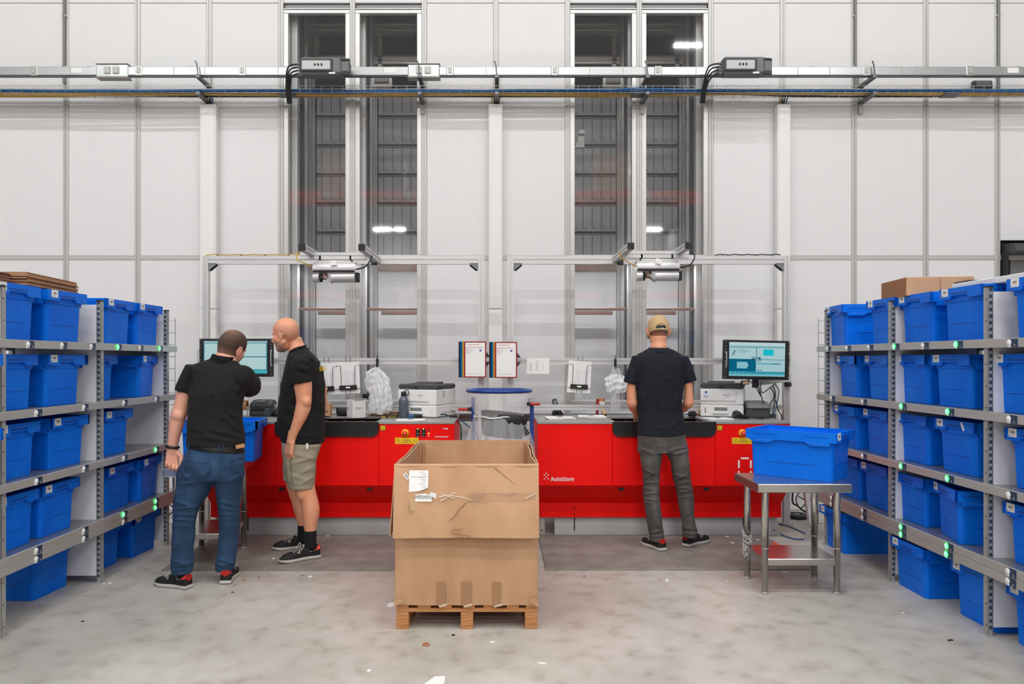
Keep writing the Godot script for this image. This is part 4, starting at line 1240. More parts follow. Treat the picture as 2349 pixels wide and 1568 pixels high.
# ---------------------------------------------------------------- aluminium station frames
func stations() -> void:
	var d := 6.81
	for i in 2:
		var left := i == 0
		var xa := X(473.0, d) if left else X(1171.0, d)
		var xb := X(1104.0, d) if left else X(1803.0, d)
		var t := thing("station_frame", "aluminium profile frame standing behind the %s workstation" % ("left" if left else "right"), "frame", Vector3.ZERO)
		var yt := Y(587.0, d)
		for x in [xa, xb]:
			obj("post", MB.new().at(along_y(Vector3(x, yt / 2, -d))).prism(slot_profile(0.056, 0.056, 1, 1), yt), M.alu_frame, t)
			obj("foot", MB.new().box(Vector3(x, 0.006, -d), Vector3(0.1, 0.012, 0.1)), M.zinc, t)
		var xm := (xa + xb) / 2
		var l := xb - xa - 0.056
		obj("top_beam", MB.new().at(along_x(Vector3(xm, Y(596.5, d), -d))).prism(slot_profile(0.045, 0.075, 1, 1), l), M.alu_frame, t)
		obj("rail", MB.new().at(along_x(Vector3(xm, Y(828.0, d), -d))).prism(slot_profile(0.045, 0.06, 1, 1), l), M.alu_frame, t)
		obj("low_rail", MB.new().at(along_x(Vector3(xm, Y(934.0, d), -d - 0.01))).prism(slot_profile(0.045, 0.05, 1, 1), l), M.alu_frame, t)
		obj("base_rail", MB.new().at(along_x(Vector3(xm, Y(957.0, 7.0), -7.0))).prism(slot_profile(0.045, 0.07, 1, 1), l), M.alu_dark, t)
		for s in [-1.0, 1.0]:
			var gx: float = (xa + 0.028) if s < 0 else (xb - 0.028)
			var g := MB.new().at(along_z(Vector3(gx, Y(604.5, d), -d)))
			g.prism(PackedVector2Array([Vector2(0, 0), Vector2(-s * 0.08, 0), Vector2(-s * 0.062, -0.018), Vector2(-s * 0.008, -0.062), Vector2(0, -0.068)]), 0.045)
			obj("gusset", g, M.mid_grey, t)
			obj("gusset_cover", MB.new().cyl(Vector3(gx - s * 0.074, Y(604.5, d) - 0.01, -d), Vector3(gx - s * 0.012, Y(604.5, d) - 0.062, -d), 0.012, 4), M.soft_black, t)
		# cable clipped along the top beam
		var x0 := xa if left else X(1640.0, d)
		var x1 := X(690.0, d) if left else xb - 0.05
		var pts := []
		for k in 15:
			pts.append(Vector3(lerpf(x0, x1, k / 14.0), Y(586.5, d) + 0.006 + 0.008 * absf(sin(k * 1.1)), -d))
		obj("top_cable", MB.new().tube(pts, 0.005, 6), M.cable_yellow if left else M.cable_black, t)
		for k in 4:
			obj("cable_clip", MB.new().box(Vector3(lerpf(x0, x1, 0.12 + 0.25 * k), Y(587.0, d) + 0.008, -d), Vector3(0.012, 0.016, 0.02), 0.003), M.alu_dark, t)
		if not left:
			# sloping prop to the floor
			var a := P(1838.0, 1050.0, 6.62)
			var b := P(1862.0, 1207.0, 6.27)
			var dir := (b - a)
			var bs := Basis.looking_at(dir.normalized(), Vector3.RIGHT)
			obj("prop", MB.new().at(Transform3D(bs, (a + b) / 2)).prism(slot_profile(0.045, 0.045, 1, 1), dir.length()), M.alu_frame, t)
			var ft := G(1861, 1238)
			var fp := MB.new().at(along_z(Vector3(ft.x, 0, ft.z)))
			fp.prism(PackedVector2Array([Vector2(-0.055, 0.0), Vector2(0.055, 0.0), Vector2(0.035, 0.1), Vector2(-0.04, 0.115)]), 0.006)
			fp.box(Vector3(0, 0.003, -0.04), Vector3(0.13, 0.006, 0.09))
			obj("prop_foot", fp, M.zinc, t)
			for k in 2: obj("bolt", MB.new().at(Transform3D(Basis(Vector3.RIGHT, PI / 2), ft + Vector3(0.012, 0.03 + 0.05 * k, 0.003))).lathe([[0.01, 0.0], [0.009, 0.006], [0.0, 0.009]], 10), M.steel, t)
		projector_rig(left)

func projector_rig(left: bool) -> void:
	var d := 6.3
	var c := 769.0 if left else 1507.0      # middle of the housing
	var t := thing("scanner_rig", "overhead scanner housing on aluminium arms above the %s workstation" % ("left" if left else "right"), "scanner", Vector3.ZERO)
	# two arms reaching from the top beam towards the room
	var arms := [[702.0, 567.0], [839.0, 567.0]] if left else [[1446.0, 565.0], [1578.0, 564.0]]
	for q in arms:
		var e := P(q[0] - 3.0 if not left else q[0] - 9.0, q[1], 5.98)
		if not left: e = P(q[0] + 1.0, q[1] - 1.0, 5.98)
		var zb := -6.83
		obj("arm", MB.new().at(along_z(Vector3(e.x, e.y, (e.z + zb) / 2))).prism(slot_profile(0.052, 0.052, 1, 1), absf(e.z - zb)), M.alu_frame, t)
		obj("end_cap", MB.new().box(e + Vector3(0, 0, 0.003), Vector3(0.056, 0.056, 0.008), 0.004), M.soft_black, t)
	var xa := X(690.0 if left else 1430.0, d)
	var xb := X(840.0 if left else 1579.0, d)
	var cp := obj("cross_profile", MB.new().at(along_x(Vector3((xa + xb) / 2, Y(587.5 if left else 584.0, d), -d))).prism(slot_profile(0.05, 0.06, 1, 1), xb - xa), M.alu_frame, t)
	var hx := X(c, d - 0.02)
	var hy := Y(620.0 if left else 616.5, d - 0.02)
	var hz := -d + 0.02
	# mounting struts
	for s in [-1.0, 1.0]:
		obj("strut", MB.new().box(Vector3(hx + s * 0.13, hy + 0.09, hz - 0.02), Vector3(0.02, 0.07, 0.05), 0.003), M.soft_black, t)
	obj("mount_plate", MB.new().box(Vector3(hx, hy + 0.068, hz - 0.01), Vector3(0.28, 0.03, 0.08), 0.004), M.alu_frame, t)
	# half-round housing: a swept profile with an open slot in the middle
	var pr := PackedVector2Array()
	for k in 13:
		var a := deg_to_rad(20.0 + 200.0 * k / 12.0)
		pr.append(Vector2(cos(a) * 0.062, sin(a) * 0.062 + 0.01))
	obj("housing", MB.new().at(along_x(Vector3(hx, hy, hz))).prism(pr, 0.36, false), M.alu_frame, t)
	obj("slot_strip", MB.new().box(Vector3(hx, hy - 0.012, hz + 0.05), Vector3(0.355, 0.022, 0.02), 0.003), M.soft_black, t)
	var drum := PackedVector2Array()
	for k in 16:
		var a := TAU * k / 16.0
		drum.append(Vector2(cos(a) * 0.05, sin(a) * 0.044))
	var wide := 0.2
	obj("drum", MB.new().at(along_x(Vector3(hx + 0.075, hy - 0.062, hz + 0.01))).prism(drum, wide, false), M.alu_frame, t)
	obj("drum", MB.new().at(along_x(Vector3(hx - 0.155, hy - 0.062, hz + 0.01))).prism(drum, 0.05, false), M.alu_frame, t)
	obj("camera_block", MB.new().box(Vector3(hx - 0.08, hy - 0.055, hz + 0.02), Vector3(0.045, 0.05, 0.05), 0.006), M.rust_bar, t)
	obj("lens_ring", MB.new().at(Transform3D(Basis(Vector3.BACK, PI / 2), Vector3(hx - 0.115, hy - 0.058, hz + 0.02))).lathe([[0.045, -0.006], [0.045, 0.006], [0.03, 0.006], [0.03, -0.006]], 18), M.soft_black, t)
	obj("mirror", MB.new().at(Transform3D(Basis(Vector3.BACK, -0.75), Vector3(hx - 0.055, hy - 0.08, hz + 0.02))).lathe([[0.0, -0.003], [0.05, -0.003], [0.05, 0.003], [0.0, 0.003]], 20), M.zinc, t)
	for k in 2:
		obj("inner_cable", MB.new().tube(curve([Vector3(hx - 0.11, hy - 0.02, hz + 0.05), Vector3(hx - 0.075, hy - 0.018 - 0.008 * k, hz + 0.062), Vector3(hx - 0.058, hy - 0.045, hz + 0.05)], 6), 0.004, 6), M.cable_black, t)
	obj("end_box", MB.new().box(Vector3(hx + 0.19, hy - 0.06, hz + 0.0), Vector3(0.035, 0.08, 0.06), 0.005), M.soft_black, t)
	# taped paper on top, cables on both ends
	var pa := obj("paper_tab", MB.new().at(Transform3D(Basis(Vector3.BACK, 0.1 if left else -0.45), Vector3(hx + 0.0, hy + 0.055, hz + 0.075))).box(Vector3.ZERO, Vector3(0.055, 0.04, 0.003), 0.001), M.paper, t)
	var y1 := hy + 0.02
	obj("yellow_cable", MB.new().tube(curve([Vector3(xa - 0.02, Y(577, d), hz - 0.05), Vector3(xa - 0.03, hy + 0.1, hz), Vector3(hx - 0.24, hy + 0.05, hz + 0.02), Vector3(hx - 0.18, y1, hz)], 8), 0.005, 6), M.cable_yellow, t)
	obj("black_cable", MB.new().tube(curve([Vector3(xb + 0.02, Y(574, d), hz - 0.08), Vector3(xb + 0.05, hy + 0.11, hz), Vector3(xb + 0.0, hy + 0.03, hz + 0.02), Vector3(hx + 0.18, y1 - 0.01, hz)], 8), 0.006, 6), M.cable_black, t)
	var wx := arms[1 if left else 0][0] as float
	var wp := MB.new().at(along_x(Vector3(X(wx + (18.0 if left else -22.0), 6.74), Y(594.0, 6.74), -6.76)))
	wp.prism(PackedVector2Array([Vector2(0.0, 0.05), Vector2(-0.03, -0.05), Vector2(0.03, -0.05), Vector2(0.02, 0.05)]), 0.05)
	obj("wedge", wp, M.soft_black, t)

# ---------------------------------------------------------------- things on and over the worktops
const TOP := 1.0065
func on_top(px: float, py: float) -> Vector3:          # a point of the worktop plane
	var d := (EYE - TOP) * F / (py - CY)
	return Vector3(X(px, d), TOP, -d)

func desk_things() -> void:
	laser_printer(on_top(976, 957), 0.385, 0.298, 0.40, -0.4, "white and black laser printer on the left worktop beside the water bottle")
	laser_printer(on_top(1672, 956.5), 0.375, 0.305, 0.36, -0.37, "white and black laser printer on the right worktop under the screen")
	label_printer(on_top(596, 955), 0.0, "dark grey label printer on the left worktop beside the bald man", true)
	label_printer(on_top(1744, 959), -0.1, "dark grey label printer on the right worktop beside the laser printer", false)
	monitor(P(541, 820, 6.45), 0.648, 0.335, -0.02, 0.0, true)
	monitor(P(1736, 825, 6.45), 0.59, 0.345, 0.06, 0.05, false)
	doc_display(P(1082, 824, 6.66), "coloured document holder panels with a red front frame, left one of the pair")
	doc_display(P(1152.5, 825, 6.66), "coloured document holder panels with a red front frame, right one of the pair")
	wire_holder(P(799, 866, 6.74), 0.03, "wire document holder with papers hanging on the left rail in full view")
	wire_holder(P(748, 868, 6.74), 0.0, "wire document holder with papers hanging on the left rail half behind the bald man")
	wire_holder(P(1329, 864, 6.74), -0.06, "wire document holder with papers hanging on the right rail")
	bag_bunch(P(865, 895, 6.72), 0.30, 0.42, true, "bunch of white plastic bags hanging on the left rail")
	bag_bunch(P(1412, 893, 6.72), 0.24, 0.40, false, "roll of clear plastic bags hanging on the right rail")
	# list sheet on the right rail
	var s := P(1234, 839, 6.775)
	var t := thing("list_sheet", "white list sheet hung over the right rail beside the document holders", "paper", s)
	obj("sheet", MB.new().box(Vector3.ZERO, Vector3(0.21, 0.145, 0.002)), M.paper, t)
	var b := MB.new()
	for c in 3:
		for k in 9: b.box(Vector3(-0.065 + c * 0.055, 0.025 - k * 0.008, 0.0014), Vector3(0.028 if c < 2 else 0.012, 0.002, 0.0006))
	b.box(Vector3(0.0, 0.042, 0.0014), Vector3(0.045, 0.003, 0.0006))
	obj("print", b, M.pale_print, t)
	# water bottle
	t = thing("water_bottle", "grey translucent water bottle with black loop cap in front of the left laser printer", "bottle", on_top(926, 957))
	obj("body", MB.new().lathe([[0.0, 0.0], [0.041, 0.0], [0.045, 0.008], [0.045, 0.15], [0.04, 0.165], [0.026, 0.182], [0.021, 0.19], [0.021, 0.196]], 24), M.bottle, t)
	obj("cap", MB.new().lathe([[0.0, 0.196], [0.024, 0.196], [0.024, 0.225], [0.018, 0.232], [0.0, 0.232]], 20), M.soft_black, t)
	obj("loop", MB.new().tube(curve([Vector3(0.0, 0.23, 0), Vector3(0.02, 0.245, 0), Vector3(0.044, 0.235, 0), Vector3(0.04, 0.205, 0), Vector3(0.022, 0.195, 0)], 6), 0.004, 6), M.soft_black, t)
	obj("band", MB.new().lathe([[0.0455, 0.12], [0.0458, 0.122], [0.0455, 0.124]], 24), M.dark_grey, t)
	# white carton with printing, dark bowl, brown carton
	t = thing("white_box", "small white carton standing corner-on on the left worktop beside the bags", "box", on_top(817, 957))
	t.rotation.y = 0.62
	obj("body", MB.new().box(Vector3(0, 0.08, 0), Vector3(0.125, 0.16, 0.125), 0.002), M.white, t)
	obj("inside", MB.new().box(Vector3(0, 0.1605, 0), Vector3(0.115, 0.002, 0.115)), M.cardboard, t)
	obj("flap", MB.new().at(Transform3D(Basis(Vector3.RIGHT, -0.2), Vector3(0.0, 0.163, 0.05))).box(Vector3.ZERO, Vector3(0.1, 0.003, 0.05)), M.white, t)
	b = MB.new()
	for k in 6: b.box(Vector3(-0.063, 0.075 + k * 0.004, -0.03 + 0.0), Vector3(0.001, 0.0024, 0.03))
	for k in 7: b.box(Vector3(-0.03 + k * 0.006, 0.085, 0.063), Vector3(0.003, 0.022, 0.001))
	for k in 3: b.box(Vector3(0.025, 0.094 - k * 0.008, 0.063), Vector3(0.024, 0.003, 0.001))
	obj("print", b, M.pale_print, t)
	t = thing("black_bowl", "low black round pot left of the white carton on the left worktop", "pot", on_top(789, 953))
	obj("body", MB.new().lathe([[0.0, 0.0], [0.062, 0.0], [0.07, 0.02], [0.072, 0.075], [0.066, 0.078], [0.062, 0.03], [0.0, 0.02]], 24), M.soft_black, t)
	obj("tag", MB.new().box(Vector3(0.062, 0.04, 0.037), Vector3(0.014, 0.016, 0.003)), M.paper, t)
	t = thing("brown_box", "small brown carton on the left worktop behind the bald man's back", "box", on_top(752, 954))
	obj("body", MB.new().box(Vector3(-0.02, 0.06, 0), Vector3(0.1, 0.12, 0.08), 0.002), M.cardboard, t)
	obj("print", MB.new().box(Vector3(-0.005, 0.045, 0.0405), Vector3(0.025, 0.012, 0.001)), M.print, t)
	obj("lid_seam", MB.new().box(Vector3(-0.02, 0.1205, 0), Vector3(0.1, 0.001, 0.004)), M.cardboard_dark, t)
	# flat brown mailers
	t = thing("flat_cartons", "low pile of flat brown cartons under the bags on the left worktop", "cartons", on_top(880, 952))
	for k in 4:
		obj("sheet", MB.new().at(Transform3D(Basis(Vector3.UP, 0.04 * k - 0.05), Vector3(0.02 * (k % 2), 0.006 + k * 0.007, 0))).box(Vector3.ZERO, Vector3(0.26, 0.006, 0.13)), M.cardboard_dark if k % 2 else M.cardboard, t)
	# headset, cutter, marker, cylinder
	t = thing("headset", "black headset lying behind the water bottle", "headset", on_top(907, 950))
	obj("band", MB.new().tube(curve([Vector3(-0.06, 0.02, 0), Vector3(-0.05, 0.075, -0.02), Vector3(0.01, 0.085, -0.03), Vector3(0.06, 0.06, -0.02), Vector3(0.075, 0.02, 0)], 6), 0.009, 8), M.soft_black, t)
	for x in [-0.06, 0.078]:
		obj("ear_cup", MB.new().at(Transform3D(Basis(Vector3.BACK, PI / 2), Vector3(x, 0.028, 0))).lathe([[0.0, -0.014], [0.026, -0.014], [0.03, 0.0], [0.026, 0.014], [0.0, 0.014]], 16), M.soft_black, t)
	t = thing("utility_knife", "black and yellow utility knife on the left worktop left of the bottle", "knife", on_top(897, 958))
	obj("handle", MB.new().at(along_z(Vector3(0, 0.008, 0))).prism(PackedVector2Array([Vector2(-0.045, -0.006), Vector2(0.06, -0.008), Vector2(0.07, 0.004), Vector2(0.05, 0.01), Vector2(-0.05, 0.006)]), 0.022), M.soft_black, t)
	obj("grip_ring", MB.new().tube(curve([Vector3(-0.045, 0.008, 0.0), Vector3(-0.065, 0.012, 0.012), Vector3(-0.085, 0.008, 0.0), Vector3(-0.065, 0.006, -0.012), Vector3(-0.045, 0.008, 0.0)], 5), 0.004, 6), M.yellow, t)
	obj("inlay", MB.new().box(Vector3(0.01, 0.008, 0.0115), Vector3(0.07, 0.004, 0.002), 0.001), M.yellow, t)
	t = thing("blue_marker", "thick blue and black marker lying in front of the left laser printer", "marker", on_top(952, 957.5))
	obj("barrel", MB.new().cyl(Vector3(-0.005, 0.016, 0), Vector3(0.065, 0.018, 0.006), 0.016, 12), M.soft_black, t)
	obj("cap", MB.new().cyl(Vector3(-0.058, 0.013, 0), Vector3(-0.005, 0.014, 0), 0.012, 12, 0.013), M.pen_blue, t)
	t = thing("black_sleeve", "small black cylinder lying near the right end of the left worktop", "cylinder", on_top(1040, 957))
	obj("body", MB.new().cyl(Vector3(-0.032, 0.012, 0), Vector3(0.032, 0.012, 0), 0.012, 12), M.soft_black, t)
	obj("cap", MB.new().cyl(Vector3(0.032, 0.012, 0), Vector3(0.038, 0.012, 0), 0.0105, 12), M.dark_grey, t)
	# red pen on the left
	t = thing("red_pen", "red pen lying on the left worktop by the label printer", "pen", on_top(606, 964))
	obj("barrel", MB.new().cyl(Vector3(-0.025, 0.006, 0.008), Vector3(0.03, 0.006, -0.006), 0.006, 8), M.red_part, t)
	obj("tip", MB.new().cyl(Vector3(-0.025, 0.006, 0.008), Vector3(-0.04, 0.005, 0.012), 0.005, 8, 0.001), M.cork, t)
	# hand scanners
	hand_scanner(on_top(1695, 961), 0.3, "black hand scanner lying on the right worktop in front of the laser printer")
	hand_scanner(on_top(634, 955), 2.2, "black hand scanner on the left worktop by the bald man's chest")
	# papers
	for q in [[942.0, 964.0, 0.24, 0.05, 0.1, 3, "stack of white papers on the left worktop jutting over the edge", "b"], [1285.0, 959.5, 0.24, 0.13, 0.05, 4, "stack of white delivery notes near the left end of the right worktop", "c"], [1357.0, 958.0, 0.23, 0.13, -0.05, 6, "thicker stack of delivery notes beside the tape dispenser on the right worktop", "d"], [1648.0, 960.0, 0.22, 0.1, 0.05, 2, "white papers under the hand scanner on the right worktop", "e"]]:
		t = thing("paper_stack", q[6], "papers", on_top(q[0], q[1]))
		t.rotation.y = q[4]
		for k in int(q[5]):
			obj("sheet", MB.new().at(Transform3D(Basis(Vector3.UP, rng.randf_range(-0.06, 0.06)), Vector3(rng.randf_range(-0.008, 0.008), 0.0015 + 0.003 * k, rng.randf_range(-0.005, 0.005)))).box(Vector3.ZERO, Vector3(q[2], 0.0025, q[3] + 0.1)), M.paper, t)
		obj("stamp", MB.new().box(Vector3(0.0, 0.0035 + 0.003 * q[5], -0.02), Vector3(0.05, 0.0012, 0.03)), M.print, t)
	t = thing("loose_sheet", "thin white sheet at the back of the right worktop behind the telephone", "paper", on_top(1318, 948))
	obj("sheet", MB.new().box(Vector3(0, 0.001, 0), Vector3(0.14, 0.002, 0.1)), M.paper, t)
	obj("print", MB.new().box(Vector3(0, 0.0022, 0), Vector3(0.1, 0.0004, 0.06)), M.pale_print, t)
	# telephone
	t = thing("telephone", "black cordless telephone in its charging cradle on the right worktop", "telephone", on_top(1279, 951))
	t.rotation.y = 0.2
	obj("cradle", MB.new().loft([[Vector3(-0.045, 0, 0.04), Vector3(0.045, 0, 0.04), Vector3(0.045, 0, -0.04), Vector3(-0.045, 0, -0.04)], [Vector3(-0.045, 0.012, 0.04), Vector3(0.045, 0.012, 0.04), Vector3(0.045, 0.02, -0.04), Vector3(-0.045, 0.02, -0.04)], [Vector3(-0.026, 0.045, 0.012), Vector3(0.026, 0.045, 0.012), Vector3(0.026, 0.055, -0.03), Vector3(-0.026, 0.055, -0.03)]]), M.soft_black, t)
	var hb := Basis(Vector3.RIGHT, -0.25) * Basis(Vector3.BACK, 0.2)
	obj("handset", MB.new().at(Transform3D(hb, Vector3(-0.016, 0.085, -0.004))).prism(rounded(0.046, 0.135, 0.014, 3), 0.024), M.dark_grey, t)
	obj("screen", MB.new().at(Transform3D(hb, Vector3(-0.016, 0.085, -0.004))).box(Vector3(0, 0.03, 0.0125), Vector3(0.03, 0.034, 0.002)), M.mid_grey, t)
	for r in 4:
		for c in 3:
			obj("key", MB.new().at(Transform3D(hb, Vector3(-0.016, 0.085, -0.004))).box(Vector3(-0.011 + c * 0.011, -0.002 - r * 0.011, 0.0125), Vector3(0.008, 0.006, 0.002), 0.0008), M.mid_grey, t)
	# tape dispensers
	tape_dispenser(on_top(1377, 952), 0.25, "red tape dispenser with beige grip standing on the right worktop")
	t = thing("tape_dispenser", "red and beige tape dispenser lying beside the capped man on the right worktop", "tape dispenser", on_top(1606, 953))
	obj("grip", MB.new().cyl(Vector3(-0.012, 0.038, 0.03), Vector3(0.005, 0.04, -0.04), 0.022, 14), M.cork, t)
	obj("grip_hollow", MB.new().cyl(Vector3(-0.0125, 0.038, 0.0305), Vector3(-0.012, 0.038, 0.03), 0.013, 14), M.black, t)
	obj("roll", MB.new().at(Transform3D(Basis(Vector3.RIGHT, 1.3), Vector3(0.035, 0.035, -0.02))).lathe([[0.03, -0.02], [0.045, -0.02], [0.045, 0.02], [0.03, 0.02]], 20, false), M.cork, t)
	obj("plate", MB.new().box(Vector3(0.0, 0.01, -0.02), Vector3(0.12, 0.008, 0.06), 0.003), M.red_part, t)
	obj("plate", MB.new().box(Vector3(-0.02, 0.064, -0.03), Vector3(0.07, 0.004, 0.05), 0.002), M.red_part, t)
	# clutter behind the printers
	t = thing("black_holster", "black cloth tool pouch lying beside the capped man's right forearm", "pouch", on_top(1588, 955))
	obj("body", MB.new().at(Transform3D(Basis().scaled(Vector3(1.0, 0.9, 0.8)), Vector3.ZERO)).lathe([[0.0, 0.0], [0.035, 0.004], [0.042, 0.03], [0.03, 0.055], [0.0, 0.06]], 14), M.soft_black, t)
	obj("strap", MB.new().tube(curve([Vector3(-0.03, 0.03, 0.03), Vector3(0.0, 0.05, 0.036), Vector3(0.03, 0.03, 0.03)], 5), 0.005, 6), M.dark_grey, t)
	t = thing("power_strip", "small black plug box on the wall sill behind the white bags", "socket", P(838, 908, 6.98))
	obj("body", MB.new().box(Vector3.ZERO, Vector3(0.05, 0.04, 0.04), 0.005), M.soft_black, t)
	obj("plug", MB.new().box(Vector3(0.03, 0.012, 0.02), Vector3(0.025, 0.025, 0.03), 0.004), M.dark_grey, t)
	# wooden thing by the polo man's arm
	t = thing("tape_gun", "brown and white tape gun standing at the left end of the left worktop", "tape dispenser", on_top(562, 955))
	obj("roll", MB.new().at(Transform3D(Basis(Vector3.BACK, PI / 2), Vector3(0.0, 0.1, 0.0))).lathe([[0.028, -0.024], [0.05, -0.024], [0.05, 0.024], [0.028, 0.024]], 20, false), M.kraft_tape, t)
	obj("body", MB.new().box(Vector3(0, 0.05, 0.01), Vector3(0.05, 0.09, 0.04), 0.008), M.white, t)
	obj("wire", MB.new().tube(curve([Vector3(0.04, 0.01, 0.02), Vector3(0.045, 0.1, 0.02), Vector3(0.03, 0.19, 0.01)], 5), 0.004, 6), M.white, t)
	t = thing("table_sheets", "small pile of papers and cords at the left end of the left worktop", "papers", on_top(560, 961))
	obj("sheet", MB.new().box(Vector3(0, 0.004, 0), Vector3(0.16, 0.006, 0.12)), M.paper, t)
	obj("cord", MB.new().tube(curve([Vector3(-0.05, 0.012, 0.05), Vector3(0.0, 0.02, 0.06), Vector3(0.05, 0.012, 0.03), Vector3(0.02, 0.012, -0.02)], 6), 0.006, 6), M.cable_black, t)
	# blue network leads behind the left printer, hanging over the port's end
	for q in [[M.cable_blue, [Vector3(-0.62, 1.2, -6.65), Vector3(-0.55, 1.16, -6.72), Vector3(-0.5, 1.03, -6.74), Vector3(-0.46, 0.9, -6.7), Vector3(-0.44, 0.55, -6.72)], "blue network lead arching from the left laser printer down behind the port"], [M.cable_black, [Vector3(-0.6, 1.03, -6.6), Vector3(-0.48, 1.03, -6.6), Vector3(-0.36, 0.96, -6.55), Vector3(-0.34, 0.84, -6.5), Vector3(-0.345, 0.5, -6.5)], "black cord running off the right end of the left worktop"], [M.cable_blue, [Vector3(-0.6, 1.02, -6.7), Vector3(-0.42, 1.0, -6.7), Vector3(-0.3, 0.93, -6.7), Vector3(-0.2, 0.8, -6.72), Vector3(-0.18, 0.4, -6.76)], "blue lead running from the left printer towards the blue bag stand"]]:
		tag(obj("network_lead", MB.new().tube(curve(q[1], 8), 0.006, 6), q[0]), q[2], "cable")

func laser_printer(c: Vector3, w: float, h: float, dp: float, turn: float, label: String) -> void:
	var t := thing("laser_printer", label, "printer", c + Vector3(0, 0, -dp / 2 * cos(turn)))
	t.rotation.y = turn
	var zf := dp / 2
	var b := MB.new()
	b.span(Vector3(-w / 2, 0.004, -dp / 2), Vector3(w / 2, h * 0.36, zf), 0.008)
	obj("paper_drawer", b, M.white, t)
	obj("body", MB.new().span(Vector3(-w / 2, h * 0.365, -dp / 2), Vector3(w / 2, h * 0.84, zf), 0.01), M.white, t)
	obj("brow", MB.new().at(along_x(Vector3(-w * 0.08, 0, 0))).prism(PackedVector2Array([Vector2(-zf - 0.012, h * 0.5), Vector2(-zf - 0.012, h * 0.8), Vector2(-zf + 0.004, h * 0.82), Vector2(-zf + 0.004, h * 0.43)]), w * 0.8), M.white, t)
	obj("top_cover", MB.new().span(Vector3(-w / 2, h * 0.845, -dp / 2), Vector3(w / 2, h, zf), 0.012), M.dark_grey, t)
	obj("output_tray", MB.new().at(along_x(Vector3(-0.02, h, 0))).prism(PackedVector2Array([Vector2(-dp * 0.3, -0.002), Vector2(dp * 0.3, -0.002), Vector2(dp * 0.3, 0.014), Vector2(dp * 0.18, 0.012)]), w * 0.62), M.soft_black, t)
	obj("control_panel", MB.new().box(Vector3(-0.01, h * 0.9, zf + 0.002), Vector3(0.04, 0.016, 0.006), 0.003), M.black, t)
	# drawer grip: a recess and a bulging lower lip
	obj("grip_recess", MB.new().box(Vector3(-w * 0.02, h * 0.24, zf + 0.0005), Vector3(w * 0.3, h * 0.1, 0.004), 0.002), M.mid_grey, t)
	obj("grip_lip", MB.new().at(along_x(Vector3(-w * 0.02, h * 0.15, zf))).prism(PackedVector2Array([Vector2(0.004, -0.02), Vector2(-0.014, -0.012), Vector2(-0.014, 0.006), Vector2(0.004, 0.014)]), w * 0.34), M.white, t)
	obj("gauge", MB.new().box(Vector3(-w * 0.38, h * 0.2, zf + 0.0006), Vector3(0.006, h * 0.16, 0.002)), M.black, t)
	obj("lock", MB.new().box(Vector3(w * 0.4, h * 0.17, zf + 0.0006), Vector3(0.014, 0.016, 0.002), 0.001), M.light_grey, t)
	letters("RICOH", 0.012, M.mid_grey, t, Vector3(0.015, h * 0.66, zf + 0.0122), true)
	letters("P 501", 0.008, M.mid_grey, t, Vector3(0.03, h * 0.58, zf + 0.0122), false)
	# blue framed notice
	var n := obj("notice", MB.new().box(Vector3(-w * 0.36, h * 0.67, zf + 0.0055), Vector3(0.078, 0.076, 0.012)), M.pen_blue, t)
	n.material_override = M.crate_mark
	obj("notice_sheet", MB.new().box(Vector3(-w * 0.36, h * 0.67, zf + 0.0118), Vector3(0.072, 0.07, 0.0012)), M.paper, n)
	obj("logo", MB.new().box(Vector3(-w * 0.36, h * 0.67 + 0.02, zf + 0.0126), Vector3(0.02, 0.018, 0.001)), M.pen_blue, n)
	for k in 4:
		obj("text_line", MB.new().box(Vector3(-w * 0.36, h * 0.67 - 0.004 - k * 0.008, zf + 0.0126), Vector3(0.05 - 0.006 * (k % 2), 0.0028, 0.0008)), [M.pale_print, M.crate_mark, M.crate_mark, M.red_part][k], n)
	# right side: vents, label, carry recess
	for k in 7:
		obj("vent", MB.new().box(Vector3(w / 2 + 0.0004, h * 0.92 - (k % 3) * 0.008, zf - 0.05 - (k / 3) * 0.05), Vector3(0.001, 0.003, 0.035)), M.black, t)
		obj("fine_print", MB.new().box(Vector3(w / 2 + 0.0006, h * 0.79 - k * 0.0085, zf - 0.15), Vector3(0.001, 0.0035, 0.06 - 0.008 * (k % 3))), M.pale_print, t)
	obj("carry_recess", MB.new().box(Vector3(w / 2 + 0.0004, h * 0.12, -0.02), Vector3(0.002, 0.026, dp * 0.5)), M.light_grey, t)

